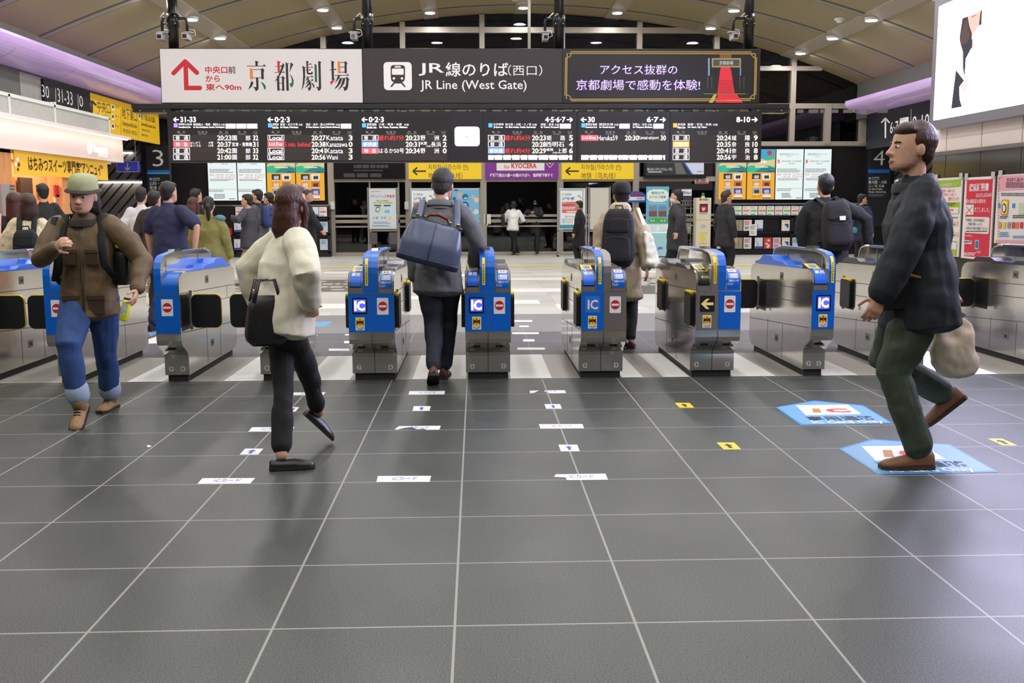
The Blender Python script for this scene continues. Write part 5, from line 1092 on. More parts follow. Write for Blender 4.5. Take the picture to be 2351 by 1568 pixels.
# ------------------------------------------------------------------ ticket gates
def steel_mat():
    m = bpy.data.materials.new('brushed_steel'); m.use_nodes = True; nt = m.node_tree; N = nt.nodes.new; L = nt.links.new; bs = nt.nodes['Principled BSDF']
    bs.inputs['Base Color'].default_value = S(204, 200, 192); bs.inputs['Metallic'].default_value = .92
    tc = N('ShaderNodeTexCoord'); mp = N('ShaderNodeMapping'); mp.inputs['Scale'].default_value = (2, 2, 160); L(tc.outputs['Object'], mp.inputs[0])
    n = N('ShaderNodeTexNoise'); n.inputs['Scale'].default_value = 3; L(mp.outputs[0], n.inputs['Vector'])
    r = N('ShaderNodeMapRange'); r.inputs[3].default_value = .10; r.inputs[4].default_value = .18; L(n.outputs[0], r.inputs[0]); L(r.outputs[0], bs.inputs['Roughness'])
    n2 = N('ShaderNodeTexNoise'); n2.inputs['Scale'].default_value = 3.5; L(tc.outputs['Object'], n2.inputs['Vector'])
    bp = N('ShaderNodeBump'); bp.inputs['Strength'].default_value = .12; bp.inputs['Distance'].default_value = .01; L(n2.outputs[0], bp.inputs['Height']); L(bp.outputs[0], bs.inputs['Normal'])
    return m
STEEL = steel_mat(); STEELP = mat('steel_panel', (146, 138, 132), .42, .75); GBLUE = mat('gate_blue', (0, 96, 196), .32); GBLUE2 = mat('gate_cover_blue', (34, 106, 224), .25)
GYEL = mat('gate_yellow', (246, 214, 30), .4); GBLK = mat('gate_black', (14, 14, 15), .4); GPAD = mat('flap_rubber', (16, 16, 17), .5); SEAM = mat('gate_seam', (52, 50, 48), .6); PLN = mat('gate_plinth', (34, 33, 32), .6)
GWHT = ink((232, 232, 230)); GRED = ink((196, 24, 36)); DGREY = mat('dark_top', (58, 58, 62), .3)
def gglass():
    m = bpy.data.materials.new('rail_glass'); m.use_nodes = True; bs = m.node_tree.nodes['Principled BSDF']
    bs.inputs['Base Color'].default_value = (.5, .52, .52, 1); bs.inputs['Roughness'].default_value = .05; bs.inputs['Transmission Weight'].default_value = .92; bs.inputs['IOR'].default_value = 1.2
    return m
RGL = gglass()
GY = 8.12
UP_ = [(-.2, .715), (-.2, .775), (-.194, .805), (-.178, .832), (-.15, .853), (-.11, .866), (-.06, .872)]
def along(prof, t, off=0.):
    ds = [math.dist(a, b_) for a, b_ in zip(prof, prof[1:])]; s = t*sum(ds)
    for (a, b_), d in zip(zip(prof, prof[1:]), ds):
        if s <= d or b_ is prof[-1]:
            k = s/d; ty, tz = (b_[0]-a[0])/d, (b_[1]-a[1])/d
            return a[0]+(b_[0]-a[0])*k - tz*off, a[1]+(b_[1]-a[1])*k + ty*off
        s -= d
def strip(b, prof, x0, x1, t0, t1, off, m, n=12):
    """a band lying on the rounded front between x0..x1"""
    rows = [along(prof, t0+(t1-t0)*i/n, off) for i in range(n+1)]
    b.loft([[(x0, y, z), (x1, y, z)] for y, z in rows], m, cap=False, smooth=True, closed=False)
def curved_text(b, prof, txt, x0, x1, t0, t1, off, m, bold=.02):
    vs_, fs_ = glyphs(txt, bold); a0 = min(v[0] for v in vs_); a1 = max(v[0] for v in vs_); c0 = min(v[1] for v in vs_); c1 = max(v[1] for v in vs_)
    out = []
    for x, y in vs_:
        yy, z = along(prof, t0+(t1-t0)*(y-c0)/(c1-c0), off); out.append((x0+(x1-x0)*(x-a0)/(a1-a0), yy, z))
    b.add(out, fs_, m)
def gate(label, xc, w, halves, nums, flaps=(), closed=(), covers='grey', fin='c', finblue=(1, 1), up=0):
    """halves: list of (x0, x1, panel colour, content, reader content); flaps: sides with folded flaps; closed: (side, y) of shut flaps"""
    t = thing('ticket_gate', label, 'ticket gate', (xc, GY, 0), 'row of ticket gates'); h = w/2
    def bl(b, name, par=t, **k):
        b.v = [(x+xc, y+GY, z) for x, y, z in b.v]; return b.build(name, par, **k)
    b = MB(); b.prism([(0, 0), (1.5, 0), (1.5, .062), (0, .062)], 'x', -h+.018, h-.018, PLN); bl(b, 'plinth')
    low = [(-.02, .055), (-.02, .19), (-.03, .22), (-.07, .255), (-.13, .285), (-.18, .315), (-.198, .35), (-.2, .40)]
    prof = low + UP_ + [(.02, .868), (1.5, .832), (1.57, .81), (1.61, .77), (1.62, .72), (1.62, .14), (1.6, .10), (1.52, .055)]
    b = MB(); b.prism(prof, 'x', -h, h, STEEL); body = bl(b, 'body', bevel=.004)
    b = MB()  # joints between the steel sheets
    for sg in (-1, 1):
        xx = sg*h; x0, x1 = min(xx, xx+sg*.0012), max(xx, xx+sg*.0012)
        b.prism([(-.17, .712), (1.6, .65), (1.6, .655), (-.17, .717)], 'x', x0, x1, SEAM); b.prism([(.12, .585), (1.62, .54), (1.62, .545), (.12, .59)], 'x', x0, x1, SEAM)
        b.prism([(-.16, .408), (1.62, .30), (1.62, .305), (-.16, .413)], 'x', x0, x1, SEAM)
        for y in (.55, 1.0): b.box(x0, y, .07, x1, y+.003, .36, SEAM)
        b.box(x0, 1.3, .55, x1, 1.303, .66, SEAM)
        for y, z in ((.62, .77), (.72, .22)): b.box(min(xx, xx+sg*.002), y-.045, z-.032, max(xx, xx+sg*.002), y+.045, z+.032, STEELP); b.box(min(xx, xx+sg*.004), y-.02, z-.014, max(xx, xx+sg*.004), y+.02, z+.01, SEAM)
        for k in range(3): b.box(x0, .9, .44+.012*k, x1, .96, .446+.012*k, SEAM)
    for z in (.405, .712): b.box(-h, -.2025, z-.003, h, -.2, z+.003, STEEL)
    if len(halves) > 1: b.box(-.0025, -.0215, .06, .0025, -.02, .19, SEAM)
    if len(halves) > 1:
        for (ya, za), (yb, zb) in zip(low[1:], low[2:]): b.prism([(ya-.0015, za-.001), (yb-.0015, zb-.001), (yb, zb), (ya, za)], 'x', -.0025, .0025, SEAM)
    for x in ([-h/2, h/2] if len(halves) > 1 else [0]): b.box(x-.03, -.128, .272, x+.03, -.098, .286, GBLK)
    bl(b, 'seams', body)
    fx0, fx1 = {'c': (-.062, .056), 'l': (-h, -h+.055), 'r': (h-.055, h)}[fin]
    for (x0, x1, col, content, reader) in halves:
        b = MB(); b.box(x0+.002, -.2045, .409, x1-.002, -.2, .708, {'b': GBLUE, 's': STEELP}[col]); pnl = bl(b, 'front_panel')
        A = Art('Y', -.2045, e=.0012); cx = (x0+x1)/2; sc = .178
        if content == 'noentry':
            wv = .044; A.wpoly(rrect(cx-wv, .545, cx+wv, .675, .006), GWHT, 1)
            A.wpoly([(cx+.035*math.cos(2*PI*i/28), .61+.0365*math.sin(2*PI*i/28)) for i in range(28)], GRED, 2); A.wrect(cx-.029, .6015, cx+.029, .6185, GWHT, 3)
        else:
            if content == 'ic': A.wpoly(rrect(cx-.058, .549, cx+.058, .676, .008), GBLK, 1); A.wrect(cx-.047, .565, cx+.047, .664, glow('gate_display', (84, 96, 240), 1.1), 2); A.wtext('IC', cx-.041, .574, cx+.041, .655, glow('gate_ic', (240, 226, 255), 1.5), 3, .05)
            elif content == 'icflat': A.wpoly(rrect(cx-.058, .549, cx+.058, .676, .006), ink((40, 110, 196)), 1); A.wtext('IC', cx-.038, .574, cx+.042, .65, ink((222, 226, 246)), 3, .03)
            elif content == 'arrow':
                A.wpoly(rrect(cx-.058, .549, cx+.058, .676, .008), GBLK, 1); G = glow('gate_arrow', (226, 196, 120), .8)
                A.wpoly([(cx-.05, .612), (cx-.008, .652), (cx+.018, .652), (cx-.012, .623), (cx+.048, .623), (cx+.048, .601), (cx-.012, .601), (cx+.018, .572), (cx-.008, .572)], G, 2)
            A.wpoly(rrect(cx-.035, .424, cx+.035, .524, .005), GWHT, 1); A.wrect(cx-.031, .455, cx+.031, .519, GYEL, 2)
            for sg in (-1, 1): A.wpoly([(cx+sg*.012, .478), (cx+sg*.012, .496), (cx+sg*.02, .496), (cx+sg*.022, .504), (cx+sg*.027, .504), (cx+sg*.027, .462), (cx+sg*.022, .462), (cx+sg*.02, .474)], K_, 3); A.wrect(cx+sg*.002 if sg > 0 else cx-.012, .476, cx+.012 if sg > 0 else cx-.002, .498, K_, 3)
            A.wrect(cx-.004, .48, cx+.004, .515, GRED, 4); A.wpoly([(cx+.005*math.cos(2*PI*i/10), .469+.005*math.sin(2*PI*i/10)) for i in range(10)], GRED, 4)
            A.wtext('扉にご注意', cx-.028, .436, cx+.028, .449, GRED, 3, .03); A.wrect(cx-.018, .43, cx+.018, .433, SEAM, 2)
        bl(A.mb, 'stickers', pnl, fix=False)
        # reader on the rounded shoulder
        rx0 = max(x0+.008, -9) if not (fin == 'l' and x0 < -h+.05) else fx1+.006; rx1 = x1-.008
        if fin == 'c': rx0, rx1 = (x0+.01, fx0-.006) if cx < 0 else (fx1+.008, x1-.01)
        elif fin == 'r': rx0, rx1 = x0+.008, fx0-.006
        b = MB(); m_ = (rx1-rx0)
        if reader in ('ic', 'ticket'):
            strip(b, UP_, rx0, rx1, .0, 1, .002, STEELP); strip(b, UP_, rx0+.004, rx1-.004, .16, .99, .004, GBLK); strip(b, UP_, rx0+.008, rx1-.008, .2, .985, .006, GBLUE2 if reader == 'ic' else GBLK)
        elif reader == 'sticker': strip(b, UP_, rx0, rx1, 0, 1, .002, STEELP if col == 's' or fin == 'c' and xc < 1.5 else GBLUE); strip(b, UP_, rx0+.006, rx1-.006, .12, .97, .004, GBLUE)
        else: strip(b, UP_, rx0, rx1, 0, 1, .003, GBLUE)
        rd = bl(b, 'card_reader', fix=False)
        b = MB()
        if reader == 'ic':
            curved_text(b, UP_, '専用', rx0+.018, rx1-.018, .5, .70, .008, GWHT)
            if fin == 'c': strip(b, UP_, rx0+.022, rx0+.04, .76, .92, .008, ink((196, 190, 176)), 3); curved_text(b, UP_, 'C', rx0+.046, rx1-.018, .75, .93, .008, GRED, .06)
            else: curved_text(b, UP_, 'IC', rx0+.03, rx1-.03, .76, .93, .008, GWHT)
        elif reader == 'sticker':
            strip(b, UP_, rx0+.02, rx1-.02, .62, .93, .006, GWHT); strip(b, UP_, rx0+.032, rx0+.046, .66, .82, .008, ink((150, 140, 130)), 3); curved_text(b, UP_, 'C', rx0+.052, rx1-.03, .66, .82, .008, GRED, .06)
            strip(b, UP_, rx0+.016, cx, .38, .56, .006, ink((110, 196, 216)), 3); strip(b, UP_, cx+.002, rx1-.016, .38, .56, .006, ink((196, 196, 220)), 3)
            curved_text(b, UP_, '交通系ICカードが', rx0+.014, rx1-.014, .27, .34, .006, GWHT); curved_text(b, UP_, '使えます', cx-.022, cx+.022, .17, .24, .006, GWHT)
        elif reader == 'ticket':
            strip(b, UP_, rx0+.01, rx1-.01, .66, .98, .008, GYEL); strip(b, UP_, rx0+.018, rx1-.018, .7, .94, .010, GBLK); strip(b, UP_, rx0+.03, rx1-.03, .78, .84, .012, DGREY)
            curved_text(b, UP_, '投入口', rx0+.03, cx+.004, .38, .47, .008, GYEL); yy, z = along(UP_, .42, .007); b.poly([(cx+.026+.014*math.cos(2*PI*i/14), yy, z+.014*math.sin(2*PI*i/14)) for i in range(14)], GWHT); b.box(cx+.024, yy-.001, z-.008, cx+.028, yy, z+.008, K_); b.box(cx+.018, yy-.001, z+.004, cx+.034, yy, z+.008, K_)
        if b.v: bl(b, 'reader_print', rd, fix=False)
        # sloped touch plate behind the reader
        if reader in ('ic', 'ticket'):
            b = MB(); b.prism([(-.075, .868), (.10, .905), (.10, .87), (-.07, .86)], 'x', rx0+.004, rx1-.002, GBLK); b.poly([(rx0+.008, -.068, .8715), (rx1-.006, -.068, .8715), (rx1-.006, .095, .9055), (rx0+.008, .095, .9055)], GYEL)
            b.poly([(cx0+.03*math.cos(2*PI*i/18), .02+.045*math.sin(2*PI*i/18), .8902+.2086*.045*math.sin(2*PI*i/18)+.0008) for cx0 in [(rx0+rx1)/2] for i in range(18)], ink((110, 150, 206))); bl(b, 'touch_plate')
        elif reader == 'sticker':
            b = MB(); b.box(rx0+.004, -.02, .86, rx1-.002, .14, .888, DGREY); b.poly([(rx0+.008, -.0205, .862), (rx1-.006, -.0205, .862), (rx1-.006, -.0205, .886), (rx0+.008, -.0205, .886)], mat('pale_steel', (206, 206, 204), .3, .4)); bl(b, 'ticket_tray')
    # top cover behind the readers
    b = MB()
    if covers == 'blue':
        b.prism([(-.05, .862), (.12, .87), (.55, .868), (.62, .89), (.9, .895), (.98, .925), (1.22, .925), (1.34, .875), (1.5, .85), (1.5, .835), (0, .86)], 'x', -h+.006, h-.006, GBLUE2, smooth=False)
        b.poly([(-h+.03, .15, .8712), (h-.03, .15, .8712), (h-.03, .5, .8702), (-h+.03, .5, .8702)], mat('cover_window', (140, 160, 214), .15)); b.poly([(fx1+.02 if fin == 'l' else -h+.03, -.04, .8637), (h-.02 if fin != 'r' else fx0-.02, -.04, .8637), (h-.02 if fin != 'r' else fx0-.02, .08, .8697), (fx1+.02 if fin == 'l' else -h+.03, .08, .8697)], GWHT)
    else:
        b.prism([(.16, .862), (.3, .885), (.62, .89), (.7, .868), (1.0, .868), (1.08, .895), (1.35, .89), (1.45, .845), (.16, .85)], 'x', -h+.006, h-.006, DGREY, smooth=False)
        b.poly([(-h+.02, .33, .8868), (h-.02, .33, .8868), (h-.02, .58, .8905), (-h+.02, .58, .8905)], mat('cover_screen', (92, 98, 120), .12)); b.poly([(-h+.02, .72, .8695), (h-.02, .72, .8695), (h-.02, .98, .8695), (-h+.02, .98, .8695)], mat('cover_violet', (110, 104, 190), .2))
    bl(b, 'top_cover')
    # fin, rail and glass
    fo = [(-.202, .712), (-.202, .86), (-.196, .91), (-.175, .955), (-.135, .988), (-.08, 1.005), (.15, 1.022), (1.1, 1.012)]
    fi = [(1.1, .992), (.15, 1.0), (-.04, .98), (-.09, .955), (-.115, .915), (-.118, .86), (-.118, .712)]
    mid = (fx0+fx1)/2 if fin == 'c' else None
    pieces = [(fx0, mid, finblue[0]), (mid, fx1, finblue[1])] if fin == 'c' else [(fx0, fx1, 1)]
    b = MB()
    for a, c, bl_ in pieces: b.prism(fo+fi, 'x', a+.0005, c-.0005, GBLUE if bl_ else STEELP, mcap=STEEL)
    arch = bl(b, 'arch')
    b = MB(); fxm = fx0+.03 if fin != 'l' else (fx0+fx1)/2; ye = [(-.203, .77), (-.203, .86), (-.197, .91)]
    b.loft([[(fxm-.011, y-.001, z), (fxm+.011, y-.001, z)] for y, z in ye + [(-.176, .956), (-.15, .978)]], GYEL, cap=False, closed=False)
    for k in range(9): z = .785+.017*k; y = -.2045 if z < .86 else -.2045+(z-.86)*.15; b.poly([(fxm-.004, y-.0012, z), (fxm+.004, y-.0012, z), (fxm+.004, y-.0012, z+.01), (fxm-.004, y-.0012, z+.01)], K_)
    if fin == 'c' or fin == 'r': bl(b, 'warning_strip', arch, fix=False)
    b = MB(); xm = (fx0+fx1)/2
    b.tube([(xm, 1.08, 1.0), (xm, 1.26, .998), (xm, 1.33, .985), (xm, 1.375, .95), (xm, 1.39, .9), (xm, 1.39, .86)], .013, STEEL, 8)
    bl(b, 'rail')
    for y in (.02, .95): b = MB(); b.box(xm-.006, y, .86, xm+.006, y+.012, 1.0, STEEL); bl(b, 'rail_post')
    b = MB(); b.prism([(-.117, .80), (-.117, .915), (-.09, .953), (-.04, .978), (.15, .998), (1.26, .99), (1.34, .975), (1.38, .93), (1.385, .83)], 'x', xm-.004, xm+.004, RGL); bl(b, 'glass')
    b = MB(); b.prism([(.18, 1.021), (.21, 1.04), (.38, 1.038), (.42, 1.02)], 'x', xm-.025, xm+.025, mat('sensor_chrome', (150, 146, 160), .15, 1)); bl(b, 'sensor')
    # number plates
    for x, n, d in nums:
        A = Art('Y', -.0205, e=.0012); pts = [(-.017, -.02), (.017, -.02), (.017, .02), (-.017, .02)]
        pts = [(-.022, 0), (-.012, .02), (.017, .02), (.017, -.02), (-.012, -.02)] if d == 'l' else [(.022, 0), (.012, .02), (-.017, .02), (-.017, -.02), (.012, -.02)]
        A.wpoly([(x+u, .105+v) for u, v in pts], mat('number_plate', (196, 194, 188), .5), 1); A.wtext(n, x-.007, .093, x+.007, .117, K_, 2, .01); bl(A.mb, 'number_plate', fix=False)
    # flaps
    def pad(b, sg, y, shut):
        if shut:
            x0, x1 = sorted((sg*(h+.0), sg*(h+.255)))
            for e, m, d in ((.006, GYEL, .010), (0, GPAD, .016)):
                pts = rrect(x0-e*.2+.01, .425-e, x1+e*.2-.01, .685+e, .045); b.prism(pts, 'y', y-d, y+d, m)
        else:
            xx = sorted((sg*h, sg*(h+.03))); e = .008
            b.prism(rrect(y-.22, .43, y+.02, .69, .03), 'x', xx[0], xx[1], GPAD); b.prism([(y-.21, .685), (y+.01, .685), (y+.01, .70), (y-.21, .70)], 'x', xx[0], xx[1], GYEL)
    for sg, y in flaps: b = MB(); pad(b, sg, y, False); bl(b, 'flap')
    for sg, y in closed: b = MB(); pad(b, sg, y, True); bl(b, 'flap')
    b = MB()
    for sg, y in list(flaps)+list(closed):
        xx = sorted((sg*h, sg*(h+.0015))); b.box(xx[0], y-.26, .42, xx[1], y+.05, .70, GBLK)
        xx = sorted((sg*h, sg*(h+.012))); b.box(xx[0], y+.01, .405, xx[1], y+.05, .425, STEEL); b.box(xx[0], y+.01, .70, xx[1], y+.05, .715, STEEL)
    if b.v: bl(b, 'flap_recess')
    return t
W2 = .355
def wide(l, r): return [(-W2/2, 0, *l), (0, W2/2, *r)]
FR, RE_ = .09, 1.34
gate('ticket gate at the left edge with a blue top cover, its front outside the picture', -3.92, .19, [(-.095, .095, 'b', 'noentry', 'plain')], [(.05, '10', 'r')], closed=[(1, FR)], covers='blue', fin='l')
gate('ticket gate with a 9 plate, mostly behind the man in the brown jacket', -3.21, .19, [(-.095, .095, 'b', 'noentry', 'plain')], [(.045, '9', 'r'), (-.05, '10', 'l')], closed=[(-1, FR)], flaps=[(1, FR)], covers='blue', fin='l')
gate('narrow blue-fronted ticket gate numbered 9 and 8 with a shut black flap', -2.375, .19, [(-.095, .095, 'b', 'noentry', 'plain')], [(-.045, '9', 'l'), (.045, '8', 'r')], closed=[(1, FR)], covers='blue', fin='l')
gate('narrow ticket gate numbered 8 and 7, half hidden by the woman in cream', -1.625, .19, [(-.095, .095, 'b', 'noentry', 'plain')], [(-.045, '8', 'l'), (.045, '7', 'r')], closed=[(-1, FR)], flaps=[(1, FR)], covers='blue', fin='l')
gate('wide blue-fronted ticket gate numbered 7 and 6, left of the suited man', -.815, W2, wide(('b', 'ic', 'ic'), ('b', 'noentry', 'sticker')), [(-.125, '7', 'l'), (.125, '6', 'r')], flaps=[(1, FR), (1, RE_), (-1, FR)])
gate('wide blue-fronted ticket gate numbered 6 and 5 that the suited man touches', .087, W2, wide(('b', 'ic', 'ic'), ('b', 'noentry', 'sticker')), [(-.125, '6', 'l'), (.125, '5', 'r')], flaps=[(-1, FR), (1, FR), (1, RE_)])
gate('wide half-blue half-steel ticket gate numbered 5 and 4', .99, W2, wide(('b', 'icflat', 'ic'), ('s', 'noentry', 'sticker')), [(-.125, '5', 'l'), (.125, '4', 'r')], flaps=[(-1, FR), (-1, RE_)], finblue=(1, 0))
gate('wide ticket gate with a black arrow display, numbered 4 and 3', 1.89, W2, wide(('s', 'arrow', 'ticket'), ('b', 'noentry', 'sticker')), [(-.125, '4', 'l'), (.125, '3', 'r')], flaps=[(-1, FR), (-1, RE_)], closed=[(1, RE_)], finblue=(0, 1))
gate('narrow ticket gate numbered 3 and 2 with a glowing display', 2.72, .18, [(-.09, .09, 'b', 'ic', 'ic')], [(-.042, '3', 'l'), (.042, '2', 'r')], closed=[(-1, RE_)], covers='blue', fin='r')
gate('ticket gate hidden by the large man in green trousers', 3.53, .18, [(-.09, .09, 'b', 'ic', 'ic')], [(-.042, '2', 'l'), (.042, '1', 'r')], flaps=[(-1, FR), (-1, RE_)], covers='grey', fin='r')
gate('grey steel ticket gate at the right edge in front of the posters', 4.86, W2, wide(('s', 'arrow', 'ticket'), ('s', 'noentry', 'sticker')), [(-.125, '1', 'l')], closed=[(-1, RE_)], finblue=(0, 0))
# ------------------------------------------------------------------ people
def V(*a): return Vector(a)
def skinmesh(mb, voxel, smooth=3, name='m', fold=0.):
    """one continuous surface around overlapping limbs"""
    me = mb.mesh(name, fix=True); o = bpy.data.objects.new(name, me); COL.objects.link(o)
    r = o.modifiers.new('r', 'REMESH'); r.mode = 'VOXEL'; r.voxel_size = voxel; r.use_smooth_shade = True
    if fold:
        tx = bpy.data.textures.get('folds') or bpy.data.textures.new('folds', 'MARBLE'); tx.noise_scale = .22; tx.turbulence = 9; tx.marble_type = 'SOFT'
        ds = o.modifiers.new('d', 'DISPLACE'); ds.texture = tx; ds.texture_coords = 'GLOBAL'; ds.strength = fold; ds.mid_level = .5
    if smooth: s_ = o.modifiers.new('s', 'SMOOTH'); s_.iterations = smooth; s_.factor = .5
    dg = bpy.context.evaluated_depsgraph_get(); out = bpy.data.meshes.new_from_object(o.evaluated_get(dg)); out.name = name
    bpy.data.objects.remove(o); bpy.data.meshes.remove(me)
    return out
def limb(b, pts, rad, m, n=14, flat=None, c0=.8):
    """tapering limb with rounded ends; rad: radii or (a, b) pairs with flat as the wide direction"""
    pts = [Vector(p) for p in pts]; rings = []; N_ = len(pts)
    ref = None
    def rr_(i): return rad[i] if isinstance(rad[i], tuple) else (rad[i], rad[i])
    ext_p, ext_r = [], []
    t0 = (pts[1]-pts[0]).normalized(); t1 = (pts[-1]-pts[-2]).normalized()
    for k in (1., .7): a = rr_(0); ext_p.append(pts[0]-t0*min(a)*k*c0); f = math.sqrt(max(.04, 1-k*k)); ext_r.append((a[0]*f, a[1]*f))
    for i in range(N_): ext_p.append(pts[i]); ext_r.append(rr_(i))
    for k in (.7, 1.): a = rr_(-1); ext_p.append(pts[-1]+t1*min(a)*k*.8); f = math.sqrt(max(.04, 1-k*k)); ext_r.append((a[0]*f, a[1]*f))
    for i, p in enumerate(ext_p):
        t = (ext_p[min(i+1, len(ext_p)-1)]-ext_p[max(i-1, 0)]).normalized()
        if flat is not None: u = (flat - t*flat.dot(t)).normalized()
        else:
            if ref is None: ref = t.orthogonal().normalized()
            ref = (ref-t*ref.dot(t)).normalized(); u = ref
        w = t.cross(u); a, c = ext_r[i]
        rings.append([p+u*(a*math.cos(2*PI*j/n))+w*(c*math.sin(2*PI*j/n)) for j in range(n)])
    b.loft(rings, m)
def ik(a, c, l1, l2, hint):
    d = c-a; L_ = d.length; mx = (l1+l2)*.999
    if L_ > mx: c = a+d*(mx/L_); d = c-a; L_ = mx
    x = (l1*l1-l2*l2+L_*L_)/(2*L_); h = math.sqrt(max(1e-6, l1*l1-x*x)); n = d/L_
    hv = hint-n*hint.dot(n); hv = hv.normalized() if hv.length > 1e-5 else n.orthogonal().normalized()
    return a+n*x+hv*h, c
SKIN = mat('skin', (206, 158, 130), .5, var=.04, bscale=30); LIP = mat('lips', (170, 96, 88), .45); EYEW = mat('eye_white', (226, 222, 216), .2); EYED = mat('iris', (34, 24, 20), .15)
HB = mat('hair_black', (22, 19, 18), .42, bump=.5, bscale=60, stretch=(3, 3, .3)); HBR = mat('hair_brown', (62, 36, 26), .42, bump=.5, bscale=60, stretch=(3, 3, .3)); HGR = mat('hair_greying', (52, 47, 44), .5, bump=.5, bscale=60, stretch=(3, 3, .3)); HRB = mat('hair_auburn', (70, 34, 22), .4, bump=.5, bscale=60, stretch=(3, 3, .3))
def cloth(name, rgb, rough=.85, bump=.45, sc=9, var=.07): return mat(name, rgb, rough, bump=bump, bscale=sc, stretch=(1, 1, .55), var=var)
def hand(b, wrist, d, palm_n, side, H, m, curl=.6, spread=1.):
    """palm, four fingers and a thumb; d: towards the fingertips, palm_n: direction the palm faces, side: +1 when the thumb is on the d x palm_n side"""
    d = d.normalized(); n = (palm_n-d*palm_n.dot(d)).normalized(); u = d.cross(n)*side; s = H/1.7
    limb(b, [wrist-d*.02*s, wrist+d*.03*s, wrist+d*.075*s], [(.026*s, .02*s), (.037*s, .017*s), (.040*s, .014*s)], m, 12, u)
    for i, (off, ln) in enumerate(((.029, .068), (.0095, .078), (-.010, .073), (-.029, .058))):
        p = wrist+d*(.078-.004*abs(i-1.2))*s+u*off*s; ang = 0; pts = [p-d*.012*s]; a = curl*(.55+.08*i); dirv = (d+u*off*2.2*spread).normalized(); pts.append(p)
        for k, f in enumerate((.45, .32, .23)):
            ang += a*(1.0 if k else .8); q = dirv*math.cos(ang)+n*math.sin(ang); p = p+q*ln*f*s; pts.append(p)
        limb(b, pts, [.0092*s, .0092*s, .0086*s, .0078*s, .0066*s], m, 8)
    p = wrist+d*.022*s+u*.03*s; t1 = (u*.75+d*.6+n*.25).normalized(); t2 = (u*.3+d*.8+n*.5*(.4+curl)).normalized()
    limb(b, [p-u*.012*s, p+t1*.03*s, p+t1*.03*s+t2*.028*s, p+t1*.03*s+t2*.05*s], [.0125*s, .0112*s, .0098*s, .0078*s], m, 8)
HEADR = [(0, .018, .016, .036), (.06, .031, .030, .030), (.14, .037, .040, .022), (.25, .0405, .049, .013), (.38, .043, .055, .007), (.5, .045, .0575, .004), (.62, .0462, .0595, -.001), (.74, .0455, .0595, -.004), (.85, .040, .052, -.005), (.93, .029, .038, -.006), (.98, .017, .022, -.006), (1., .007, .009, -.006)]
